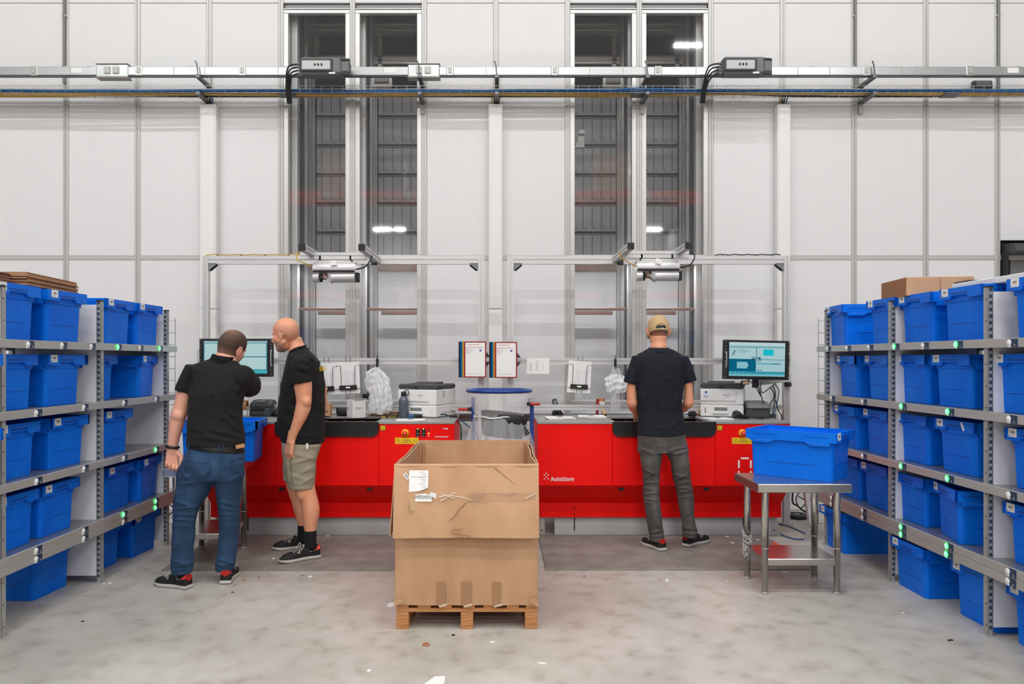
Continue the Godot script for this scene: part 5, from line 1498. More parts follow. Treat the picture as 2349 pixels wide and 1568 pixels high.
func label_printer(c: Vector3, turn: float, label: String, front: bool) -> void:
	var t := thing("label_printer", label, "printer", c + Vector3(0, 0, -0.11))
	t.rotation.y = turn
	var w := 0.2
	var pr := func(ww: float, y: float, z0: float, z1: float, r: float) -> Array:
		var out := []
		for q in rounded(ww, z1 - z0, r, 3): out.append(Vector3(q.x, y, (z0 + z1) / 2 - q.y))
		return out
	obj("body", MB.new().loft([pr.call(w, 0.004, -0.1, 0.11, 0.02), pr.call(w + 0.004, 0.02, -0.105, 0.113, 0.024), pr.call(w + 0.002, 0.082, -0.105, 0.112, 0.024), pr.call(w - 0.002, 0.088, -0.105, 0.108, 0.024)]), M.dark_grey, t)
	obj("lid", MB.new().loft([pr.call(w, 0.09, -0.105, 0.11, 0.024), pr.call(w, 0.118, -0.1, 0.1, 0.028), pr.call(w - 0.02, 0.142, -0.085, 0.062, 0.03), pr.call(w - 0.06, 0.15, -0.06, 0.03, 0.03)]), M.cabinet_grey if not front else M.dark_grey, t)
	obj("seam", MB.new().loft([pr.call(w + 0.006, 0.0845, -0.107, 0.114, 0.024), pr.call(w + 0.006, 0.0875, -0.107, 0.114, 0.024)]), M.soft_black, t)
	obj("mouth", MB.new().box(Vector3(-0.02 if front else 0.0, 0.062 if front else 0.074, 0.112), Vector3(0.118, 0.03 if front else 0.006, 0.006), 0.002), M.black, t)
	if front:
		obj("ledge", MB.new().box(Vector3(-0.02, 0.03, 0.114), Vector3(0.12, 0.02, 0.02), 0.004), M.dark_grey, t)
		obj("plate", MB.new().at(Transform3D(Basis(Vector3.RIGHT, 0.75), Vector3(0.0, 0.134, 0.074))).box(Vector3.ZERO, Vector3(0.07, 0.018, 0.002)), M.paper, t)
	obj("button_light", MB.new().at(Transform3D(Basis(Vector3.RIGHT, PI / 2), Vector3(0.068 if front else 0.1, 0.068, 0.112))).lathe([[0.006, 0.0], [0.006, 0.003], [0.0, 0.004]], 10), M.paint_teal, t)
	for s in [-0.08, 0.08]:
		for z in [-0.08, 0.08]:
			obj("foot", MB.new().cyl(Vector3(s, 0, z), Vector3(s, 0.005, z), 0.01, 8), M.black, t)
	obj("power_lead", MB.new().tube(curve([Vector3(0.09, 0.02, -0.1), Vector3(0.14, 0.012, -0.08), Vector3(0.2, 0.008, -0.1)], 6), 0.004, 6), M.cable_black, t)

func screen_image(busy: bool) -> ImageTexture:
	var w := 512
	var h := 300
	var im := Image.create(w, h, false, Image.FORMAT_RGBA8)
	im.fill(rgb(176, 214, 220))
	im.fill_rect(Rect2i(0, 0, w, 24), rgb(206, 228, 230))
	im.fill_rect(Rect2i(0, 24, w, 16), rgb(168, 212, 214))
	if busy:
		var teal := rgb(0, 104, 136)
		im.fill_rect(Rect2i(6, 40, 500, 5), rgb(24, 112, 132))
		im.fill_rect(Rect2i(10, 45, 236, 100), rgb(182, 218, 222))
		im.fill_rect(Rect2i(252, 45, 252, 104), rgb(182, 218, 222))
		im.fill_rect(Rect2i(246, 45, 6, 104), rgb(40, 140, 156))
		im.fill_rect(Rect2i(0, 148, 246, 112), teal)
		im.fill_rect(Rect2i(252, 149, 256, 4), rgb(24, 116, 138))
		im.fill_rect(Rect2i(252, 153, 252, 100), rgb(176, 214, 220))
		im.fill_rect(Rect2i(312, 60, 94, 54), rgb(16, 200, 214))
		im.fill_rect(Rect2i(255, 184, 140, 8), rgb(40, 168, 184))
		im.fill_rect(Rect2i(395, 184, 76, 8), rgb(20, 110, 130))
		for y in 58:                                        # the tag shape
			var n := 92 + (14 - absi(y - 29) / 2)
			im.fill_rect(Rect2i(72, 174 + y, n, 1), rgb(146, 204, 218))
		for k in 22:                                        # the picture of the picked item
			im.fill_rect(Rect2i(24 + k / 1, 116 - k * 2, 5, 3), rgb(60, 78, 84))
			im.fill_rect(Rect2i(42 + k / 3, 116 - k * 2, 5, 3), rgb(60, 78, 84))
		im.fill_rect(Rect2i(44, 70, 10, 5), rgb(60, 78, 84))
		for k in 4:
			im.fill_rect(Rect2i(70, 62 + k * 9, 28, 3), rgb(120, 168, 178))
			im.fill_rect(Rect2i(108, 62 + k * 8, 44 + (k % 3) * 22, 3), rgb(110, 158, 168))
		im.fill_rect(Rect2i(206, 130, 82, 36), rgb(12, 92, 118))
		im.fill_rect(Rect2i(210, 136, 60, 6), rgb(214, 236, 238))
		im.fill_rect(Rect2i(238, 150, 44, 12), rgb(168, 206, 218))
		im.fill_rect(Rect2i(256, 240, 22, 12), rgb(90, 168, 190))
		im.fill_rect(Rect2i(282, 240, 22, 12), rgb(90, 168, 190))
		im.fill_rect(Rect2i(0, 258, w, 22), rgb(60, 158, 178))
		im.fill_rect(Rect2i(0, 280, w, 12), rgb(110, 196, 210))
		im.fill_rect(Rect2i(0, 292, w, 8), rgb(150, 205, 212))
		im.fill_rect(Rect2i(470, 284, 14, 7), rgb(50, 222, 205))
		for k in 4: im.fill_rect(Rect2i(14 + k * 36, 262, 9, 8), rgb(150, 214, 226))
	else:
		im.fill(rgb(190, 222, 224))
		im.fill_rect(Rect2i(0, 0, w, 14), rgb(160, 206, 208))
		im.fill_rect(Rect2i(0, 16, w, 6), rgb(70, 140, 152))
		im.fill_rect(Rect2i(0, 22, 8, 260), rgb(110, 190, 200))
		im.fill_rect(Rect2i(230, 22, 8, 260), rgb(96, 176, 190))
		im.fill_rect(Rect2i(504, 22, 8, 260), rgb(44, 132, 148))
		im.fill_rect(Rect2i(238, 142, 266, 8), rgb(38, 118, 138))
		im.fill_rect(Rect2i(238, 262, 266, 6), rgb(48, 140, 156))
		im.fill_rect(Rect2i(0, 268, w, 32), rgb(80, 184, 196))
		im.fill_rect(Rect2i(456, 278, 26, 10), rgb(40, 200, 214))
		im.fill_rect(Rect2i(150, 150, 80, 112), rgb(30, 120, 160))
	return ImageTexture.create_from_image(im)

func monitor(c: Vector3, w: float, h: float, turn: float, roll: float, left: bool) -> void:
	var t := thing("monitor", "wide industrial monitor showing %s" % ("pale teal panels, half hidden by the men's heads" if left else "a teal picking screen with a tag shape, over the right printer"), "monitor", c)
	t.basis = Basis(Vector3.UP, turn) * Basis(Vector3.BACK, -0.02 if not left else 0.0)
	obj("bezel", MB.new().box(Vector3(0, 0, -0.02), Vector3(w, h, 0.045), 0.006), M.soft_black, t)
	obj("inner_frame", MB.new().box(Vector3(0, 0, 0.0025), Vector3(w - 0.06, h - 0.02, 0.008), 0.003), M.black, t)
	var sw := w - 0.088
	var sh := h - 0.05
	var m := mat("screen_" + ("left" if left else "right"), Color.BLACK, 0.2)
	m.emission_enabled = true
	m.emission = Color.WHITE
	m.emission_operator = BaseMaterial3D.EMISSION_OP_MULTIPLY
	m.emission_texture = screen_image(not left)
	m.emission_energy_multiplier = 0.82
	var b := MB.new()
	var z := 0.0072
	b.quv(Vector3(-sw / 2, -sh / 2 + 0.004, z), Vector3(sw / 2, -sh / 2 + 0.004, z), Vector3(sw / 2, sh / 2 + 0.004, z), Vector3(-sw / 2, sh / 2 + 0.004, z))
	obj("screen", b, m, t)
	for s in [-1.0, 1.0]:
		for k in 10:
			obj("screw", MB.new().box(Vector3(s * (w / 2 - 0.011), -h / 2 + 0.02 + k * (h - 0.04) / 9.0 + 0.006 * (k % 2), 0.003), Vector3(0.005, 0.004, 0.002), 0.001), M.white, t)
		var hx: float = s * (w / 2 - 0.004) if left else s * (w / 2 - 0.012)
		obj("handle", MB.new().tube(curve([Vector3(hx, -0.065, 0.004), Vector3(hx, -0.06, 0.03), Vector3(hx, 0.055, 0.03), Vector3(hx, 0.06, 0.004)], 6), 0.005, 8), M.zinc, t)
	var l := AreaLight3D.new()
	l.name = "light"
	l.area_size = Vector2(sw, sh)
	l.light_color = rgb(190, 230, 235)
	l.light_energy = 0.025
	l.shadow_enabled = true
	l.area_range = 20.0
	l.area_attenuation = 2.0
	l.position = Vector3(0, 0, 0.02)
	l.rotation.y = PI
	t.add_child(l)
	# swivel arm to the frame post
	var ax := -1.0 if left else 1.0
	var pz := -6.81 - c.z
	var a := thing("swivel_mount", "grey swivel arm carrying the %s monitor" % ("left" if left else "right"), "monitor arm", c)
	var px := X(473.0 if left else 1803.0, 6.81) - c.x
	obj("wall_arm", MB.new().at(Transform3D(Basis(), Vector3.ZERO)).loft([[Vector3(px, -0.2, pz + 0.03), Vector3(px, -0.13, pz + 0.03), Vector3(px, -0.13, pz + 0.08), Vector3(px, -0.2, pz + 0.08)], [Vector3(ax * 0.06, -0.23, -0.2), Vector3(ax * 0.06, -0.17, -0.2), Vector3(ax * 0.06, -0.17, -0.13), Vector3(ax * 0.06, -0.23, -0.13)]]), M.light_grey, a)
	obj("joint", MB.new().cyl(Vector3(ax * 0.04, -0.25, -0.16), Vector3(ax * 0.04, -0.1, -0.16), 0.026, 14), M.dark_grey, a)
	obj("head", MB.new().box(Vector3(ax * 0.02, -0.09, -0.09), Vector3(0.1, 0.14, 0.1), 0.01), M.dark_grey, a)
	obj("clamp", MB.new().lathe([[0.0, 0.0], [0.0, 0.0]], 4) if false else MB.new().box(Vector3(px, -0.165, pz), Vector3(0.075, 0.1, 0.075), 0.012), M.light_grey, a)
	if not left:
		obj("cap", MB.new().cyl(Vector3(px + 0.0, -0.245, pz + 0.05), Vector3(px, -0.21, pz + 0.05), 0.03, 14), M.soft_black, a)
		obj("power_brick", MB.new().box(Vector3(-0.09, -0.2, -0.04), Vector3(0.068, 0.035, 0.03), 0.004), M.soft_black, a)
		obj("brick_label", MB.new().box(Vector3(-0.09, -0.2, -0.024), Vector3(0.05, 0.022, 0.001)), M.cork, a)
		var cs := [[[-0.07, -0.17, -0.03], [0.0, -0.24, -0.03], [0.05, -0.32, -0.04], [0.04, -0.27, -0.05], [0.03, -0.2, -0.06]], [[0.05, -0.2, -0.05], [0.06, -0.29, -0.04], [0.13, -0.25, -0.05], [0.2, -0.21, -0.1]], [[0.03, -0.22, -0.05], [0.07, -0.35, -0.06], [0.11, -0.43, -0.08], [0.15, -0.51, -0.1], [0.16, -0.545, -0.1]], [[0.14, -0.24, -0.06], [0.18, -0.32, -0.07], [0.14, -0.42, -0.09], [0.16, -0.53, -0.1]], [[0.17, -0.23, -0.08], [0.2, -0.3, -0.1], [0.19, -0.42, -0.11], [0.17, -0.54, -0.1]], [[0.2, -0.22, -0.1], [0.24, -0.28, -0.12], [0.22, -0.4, -0.12], [0.175, -0.54, -0.1]], [[0.21, -0.36, -0.12], [0.23, -0.44, -0.12], [0.27, -0.5, -0.14], [0.27, -0.545, -0.14]]]
		for k in cs.size():
			var pts := []
			for q in cs[k]: pts.append(Vector3(q[0], q[1], q[2]))
			obj("hanging_lead", MB.new().tube(curve(pts, 7), 0.0045, 6), M.cable_blue if k == 5 else M.cable_black, a)

func doc_display(c: Vector3, label: String) -> void:
	var t := thing("document_holder", label, "document holder", c)
	var h := 0.325
	var w := 0.235
	obj("bracket", MB.new().box(Vector3(0.0, 0, -0.06), Vector3(0.05, 0.1, 0.09), 0.004), M.mid_grey, t)
	for s in [-1.0, 1.0]:
		obj("wing", MB.new().at(along_z(Vector3(0.12, 0, -0.045))).prism(PackedVector2Array([Vector2(-0.05, s * 0.02), Vector2(0.05, s * 0.02), Vector2(0.0, s * 0.085), Vector2(-0.05, s * 0.085)]), 0.012), M.dark_grey, t)
	var cols := [M.soft_black, M.folder_blue, M.folder_teal, M.folder_yellow, M.folder_red]
	for k in 5:
		var yaw := deg_to_rad(34.0 - k * 8.0)
		var p := Node3D.new()
		p.name = "folder" if k == 0 else "folder_%03d" % k
		t.add_child(p)
		var o := Transform3D(Basis(Vector3.UP, yaw), Vector3(-0.118 + k * 0.0125, 0, -0.012 + 0.012 * k))
		p.transform = o
		var wk := w - 0.04 if k == 4 else w - 0.03
		obj("pocket", MB.new().box(Vector3(wk / 2, 0, 0), Vector3(wk, h - 0.008 * (4 - k) * 0.3, 0.004)), M.paper if k == 4 else cols[k], p)
		var fr := MB.new()
		fr.box(Vector3(0.006, 0, 0), Vector3(0.013, h, 0.011), 0.003)
		fr.box(Vector3(wk, 0, 0), Vector3(0.011, h, 0.011), 0.003)
		for s in [-1.0, 1.0]: fr.box(Vector3(wk / 2, s * (h / 2 - 0.005), 0), Vector3(wk, 0.01, 0.011), 0.003)
		obj("frame", fr, cols[k], p)
		if k == 4:
			var pr := MB.new()
			pr.box(Vector3(wk / 2, h * 0.33, 0.0024), Vector3(wk * 0.78, 0.003, 0.0008))
			pr.box(Vector3(wk * 0.12, h * 0.25, 0.0024), Vector3(0.003, 0.05, 0.0008))
			pr.box(Vector3(wk * 0.45, h * 0.41, 0.0024), Vector3(wk * 0.55, 0.003, 0.0008))
			obj("red_print", pr, M.red_part, p)
			var g := MB.new()
			for q in 5: g.box(Vector3(wk * 0.3 - 0.004 * q, h * 0.28 - q * 0.01, 0.0024), Vector3(wk * 0.28 - 0.008 * q, 0.002, 0.0008))
			g.box(Vector3(wk * 0.5, -h * 0.4, 0.0024), Vector3(wk * 0.7, 0.002, 0.0008))
			obj("grey_print", g, M.pale_print, p)
			obj("logo", MB.new().box(Vector3(wk * 0.76, h * 0.25, 0.0024), Vector3(0.018, 0.014, 0.001)), M.folder_blue, p)

func wire_holder(c: Vector3, roll: float, label: String) -> void:
	var t := thing("paper_holder", label, "paper holder", c)
	t.rotation.z = roll
	for k in 3:
		obj("sheet", MB.new().at(Transform3D(Basis(Vector3.BACK, 0.012 * (k - 1)) * Basis(Vector3.RIGHT, 0.03), Vector3(0, 0.0, 0.004 * k))).box(Vector3.ZERO, Vector3(0.21, 0.29, 0.002)), M.paper, t)
	var b := MB.new()
	b.box(Vector3(-0.01, -0.005, 0.0105), Vector3(0.05, 0.16, 0.0008)); b.box(Vector3(0.055, 0.0, 0.0105), Vector3(0.045, 0.13, 0.0008))
	obj("print", b, M.white_sheet, t)
	for s in [-1.0, 1.0]:
		obj("wire", MB.new().tube([Vector3(s * 0.105, 0.11, 0.012), Vector3(s * 0.066, 0.112, 0.014), Vector3(s * 0.06, -0.08, 0.022)], 0.0022, 6), M.black, t)
		obj("wire", MB.new().tube([Vector3(s * 0.02, -0.09, 0.03), Vector3(s * 0.02, -0.145, 0.016), Vector3(s * 0.02, -0.145, -0.01), Vector3(s * 0.02, 0.19, -0.012), Vector3(s * 0.022, 0.195, 0.012)], 0.0022, 6), M.black, t)
	obj("wire", MB.new().tube([Vector3(-0.108, -0.1, 0.016), Vector3(0.108, -0.1, 0.016)], 0.0022, 6), M.black, t)
	var cl := obj("clip", MB.new().box(Vector3(0.0, -0.09, 0.024), Vector3(0.16, 0.042, 0.012), 0.003), M.black, t)
	obj("clip_label", MB.new().box(Vector3(0.0, -0.088, 0.0305), Vector3(0.04, 0.013, 0.001)), M.paper, cl)

func bag_bunch(c: Vector3, w: float, h: float, full: bool, label: String) -> void:
	var t := thing("bag_bunch", label, "plastic bags", c)
	obj("hook", MB.new().box(Vector3(0, h * 0.5 + 0.03, -0.01), Vector3(0.022, 0.1, 0.008), 0.002), M.black, t)
	obj("hook_wire", MB.new().tube([Vector3(0, h * 0.5 + 0.11, -0.045), Vector3(0.0, h * 0.5 + 0.11, -0.01), Vector3(0, h * 0.5 - 0.01, 0.004), Vector3(0, h * 0.5 - 0.02, 0.02)], 0.0035, 6), M.black, t)
	# crumpled sheets: [height share, left, right, depth] in metres round the hook
	var sheets := [[[1.0, -0.012, 0.016, 0.02], [0.93, -0.04, 0.04, 0.03], [0.82, -0.05, 0.07, 0.04], [0.66, -0.055, 0.115, 0.045], [0.5, -0.06, 0.12, 0.05], [0.3, -0.062, 0.122, 0.05], [0.12, -0.068, 0.118, 0.05], [0.0, -0.08, 0.1, 0.045]], [[0.99, -0.012, 0.012, 0.02], [0.94, -0.06, 0.01, 0.03], [0.87, -0.1, 0.0, 0.03], [0.78, -0.092, 0.02, 0.035], [0.7, -0.105, 0.02, 0.035], [0.62, -0.088, 0.03, 0.03], [0.53, -0.094, 0.01, 0.026], [0.46, -0.07, 0.0, 0.02]], [[0.9, 0.03, 0.06, 0.02], [0.75, 0.05, 0.115, 0.03], [0.5, 0.06, 0.13, 0.035], [0.25, 0.06, 0.15, 0.03], [0.08, 0.05, 0.14, 0.026]]]
	if not full:
		sheets = [[[1.0, -0.025, 0.03, 0.03], [0.9, -0.04, 0.045, 0.045], [0.78, -0.036, 0.032, 0.045], [0.5, -0.036, 0.034, 0.045], [0.25, -0.042, 0.036, 0.05], [0.02, -0.044, 0.042, 0.05], [0.0, -0.03, 0.03, 0.03]], [[0.86, -0.03, 0.03, 0.03], [0.74, -0.1, 0.09, 0.05], [0.66, -0.096, 0.1, 0.055], [0.56, -0.092, 0.095, 0.055], [0.46, -0.074, 0.088, 0.05], [0.42, -0.05, 0.03, 0.04]]]
	for k in sheets.size():
		var key: Array = sheets[k]
		var rings := []
		for j in 40:
			var f := j / 39.0 * (key.size() - 1)
			var i0 := mini(int(f), key.size() - 2)
			var g := smoothstep(0.0, 1.0, f - i0)
			var q := [0.0, 0.0, 0.0, 0.0]
			for n in 4: q[n] = lerpf(key[i0][n], key[i0 + 1][n], g)
			var ring := []
			for i in 64:
				var a := TAU * i / 64.0
				var v: float = q[0]
				var cr := 1.0 + 0.1 * sin(a * 7.0 + v * 9.0 + k) + 0.08 * sin(a * 13.0 - v * 14.0) + 0.07 * sin(v * 42.0 + a * 2.0 + k * 2.0) * (1.0 if k > 0 else 0.35)
				ring.append(Vector3((q[1] + q[2]) / 2 + cos(a) * (q[2] - q[1]) / 2 * cr, -h / 2 + h * v + 0.008 * sin(a * 4.0 + k), sin(a) * q[3] * cr + 0.02 + 0.012 * k))
			rings.append(ring)
		var b := MB.new()
		b.st.set_smooth_group(1)
		b.loft(rings, false)
		obj("bag", b, M.film_white if full or k else M.film, t)

func hand_scanner(c: Vector3, turn: float, label: String) -> void:
	var t := thing("hand_scanner", label, "scanner", c)
	t.rotation.y = turn
	var rings := []
	for q in [[-0.052, 0.03, 0.024, 0.03], [-0.045, 0.04, 0.034, 0.034], [-0.02, 0.042, 0.036, 0.036], [0.01, 0.036, 0.028, 0.03], [0.03, 0.024, 0.02, 0.024], [0.085, 0.016, 0.016, 0.02], [0.095, 0.014, 0.01, 0.014]]:
		var ring := []
		for i in 14:
			var a := TAU * i / 14
			ring.append(Vector3(q[0], q[1] + sin(a) * q[2], cos(a) * q[3]))
		rings.append(ring)
	var b := MB.new()
	b.st.set_smooth_group(1)
	b.loft(rings)
	obj("body", b, M.soft_black, t)
	obj("window", MB.new().box(Vector3(-0.053, 0.036, 0), Vector3(0.004, 0.03, 0.034), 0.002), M.dark_grey, t)
	obj("trigger", MB.new().box(Vector3(0.02, 0.006, 0), Vector3(0.03, 0.01, 0.014), 0.003), M.mid_grey, t)
	obj("lead", MB.new().tube(curve([Vector3(0.09, 0.012, 0), Vector3(0.13, 0.01, 0.02), Vector3(0.16, 0.006, 0.06), Vector3(0.2, 0.004, 0.07)], 6), 0.004, 6), M.cable_black, t)

func tape_dispenser(c: Vector3, turn: float, label: String) -> void:
	var t := thing("tape_dispenser", label, "tape dispenser", c)
	t.rotation.y = turn
	for s in [-1.0, 1.0]:
		obj("side_plate", MB.new().at(Transform3D(Basis(Vector3.UP, PI / 2), Vector3(s * 0.03, 0, 0))).prism(PackedVector2Array([Vector2(-0.02, 0.0), Vector2(0.03, 0.0), Vector2(0.035, 0.12), Vector2(0.012, 0.155), Vector2(-0.03, 0.155), Vector2(-0.05, 0.1)]), 0.004), M.red_part, t)
	obj("roll", MB.new().at(Transform3D(Basis(Vector3.BACK, PI / 2), Vector3(0, 0.115, -0.005))).lathe([[0.026, -0.025], [0.044, -0.025], [0.044, 0.025], [0.026, 0.025]], 22, false), M.kraft_tape, t)
	obj("guard", MB.new().box(Vector3(0, 0.115, 0.045), Vector3(0.056, 0.036, 0.006), 0.002), M.white, t)
	obj("blade", MB.new().box(Vector3(0, 0.094, 0.046), Vector3(0.05, 0.006, 0.008)), M.soft_black, t)
	obj("grip", MB.new().tube([Vector3(0.0, 0.078, 0.03), Vector3(0.008, 0.045, 0.05), Vector3(0.018, 0.012, 0.085)], 0.019, 12), M.cork, t)
	obj("grip_hollow", MB.new().cyl(Vector3(0.018, 0.012, 0.085), Vector3(0.0182, 0.0115, 0.0858), 0.012, 12), M.leather, t)
	obj("frame_bar", MB.new().box(Vector3(0, 0.06, 0.0), Vector3(0.056, 0.02, 0.03), 0.003), M.red_part, t)

# ---------------------------------------------------------------- bag stand, box on its pallet, tables, floor
func bag_stand() -> void:
	var c := Vector3(X(1145, 5.86), 0, -5.86)
	var t := thing("bag_stand", "blue tube stand with a ring holding a large clear waste bag between the two workstations", "bag stand", c)
	var R := 0.25
	var hr := 1.278
	var ring := []
	for k in 33: ring.append(Vector3(cos(TAU * k / 32) * R, hr, sin(TAU * k / 32) * R * 0.9))
	obj("ring", MB.new().tube(ring, 0.015, 10), M.blue_steel, t)
	obj("post", MB.new().box(Vector3(0.262, 0.6, -0.03), Vector3(0.03, 1.2, 0.06), 0.004), M.blue_steel, t)
	obj("post", MB.new().box(Vector3(-0.212, 0.62, -0.16), Vector3(0.03, 1.2, 0.03), 0.004), M.blue_steel, t)
	obj("post_head", MB.new().box(Vector3(0.255, 1.19, -0.03), Vector3(0.045, 0.06, 0.07), 0.004), M.zinc, t)
	obj("base", MB.new().box(Vector3(0.0, 0.03, -0.1), Vector3(0.56, 0.05, 0.34), 0.01), M.blue_steel, t)
	for s in [-1.0, 1.0]:
		var y := 1.13 if s < 0 else 1.172
		obj("grip", MB.new().cyl(Vector3(s * 0.235, y, 0.02), Vector3(s * 0.325, y, 0.02), 0.011, 10), M.red_part, t)
		obj("grip_clamp", MB.new().box(Vector3(s * 0.235, y, 0.02), Vector3(0.03, 0.03, 0.03), 0.005), M.soft_black, t)
	# hanging bag: pleated film, belted below the ring
	var rings := []
	var prof := [[1.29, 0.255], [1.275, 0.262], [1.24, 0.25], [1.18, 0.225], [1.11, 0.2], [1.08, 0.192], [1.06, 0.2], [1.0, 0.225], [0.93, 0.25], [0.86, 0.27], [0.7, 0.285], [0.4, 0.28], [0.15, 0.25], [0.09, 0.15]]
	for q in prof:
		var ring2 := []
		for i in 96:
			var a := TAU * i / 96
			var amp: float = 0.0 if q[0] > 1.2 else 0.02 * smoothstep(1.2, 1.05, q[0])
			var f := 1.0 + amp * (sin(a * 17.0 + q[0] * 3.0) + 0.8 * sin(a * 29.0 + 1.3) + 0.7 * sin(a * 7.0 + q[0] * 9.0)) / 1.0
			ring2.append(Vector3(cos(a) * q[1] * f, q[0] + 0.008 * sin(a * 5.0) * smoothstep(1.2, 1.0, q[0]), sin(a) * q[1] * 0.85 * f))
		rings.append(ring2)
	var b := MB.new()
	b.st.set_smooth_group(1)
	b.loft(rings, false)
	obj("bag", b, M.film, t, "clear plastic bag film")
	var belt := []
	for k in 49:
		var a := TAU * k / 48
		belt.append(Vector3(cos(a) * 0.2, 1.075 + 0.006 * sin(a * 6.0), sin(a) * 0.175))
	obj("belt", MB.new().tube(belt, 0.007, 6), M.film_white, t)
	# what is in the bag
	var tr := thing("dark_tub", "dark plastic tub seen through the clear waste bag", "tub", c + Vector3(0.02, 0.855, 0.02))
	obj("shell", MB.new().at(Transform3D(Basis(Vector3.BACK, -0.1).scaled(Vector3(1, 1, 0.8)), Vector3.ZERO)).lathe([[0.0, 0.06], [0.16, 0.06], [0.185, 0.2], [0.19, 0.25], [0.18, 0.25], [0.15, 0.08]], 24), M.soft_black, tr)
	obj("handle", MB.new().cyl(Vector3(0.16, 0.14, 0.05), Vector3(0.2, 0.08, 0.07), 0.025, 10), M.black, tr)
	var fo := thing("foam_waste", "white film and foam waste filling the clear bag", "waste", c)
	var rn := RandomNumberGenerator.new()
	rn.seed = 4
	for k in 22:
		var p := Vector3(rn.randf_range(-0.17, 0.17), 0.74 + rn.randf_range(0.0, 0.09), rn.randf_range(-0.13, 0.13))
		var sb := MB.new().at(Transform3D(Basis(Vector3(rn.randf(), rn.randf(), rn.randf()).normalized(), rn.randf() * 6.0).scaled(Vector3(1.0, 0.6, 0.8)), p))
		sb.lathe([[0.0, -0.06], [0.045, -0.045], [0.066, -0.01], [0.05, 0.04], [0.0, 0.055]], 9)
		obj("foam_piece", sb, M.white, fo)
	obj("foam_heap", MB.new().at(Transform3D(Basis().scaled(Vector3(1, 1, 0.8)), Vector3.ZERO)).lathe([[0.0, 0.1], [0.22, 0.12], [0.25, 0.4], [0.235, 0.7], [0.1, 0.78], [0.0, 0.79]], 20), M.white, fo)

func board(t: Node3D, called: String, a: Vector3, b: Vector3) -> void:
	obj(called, MB.new().span(a, b, 0.003), M.pine, t)

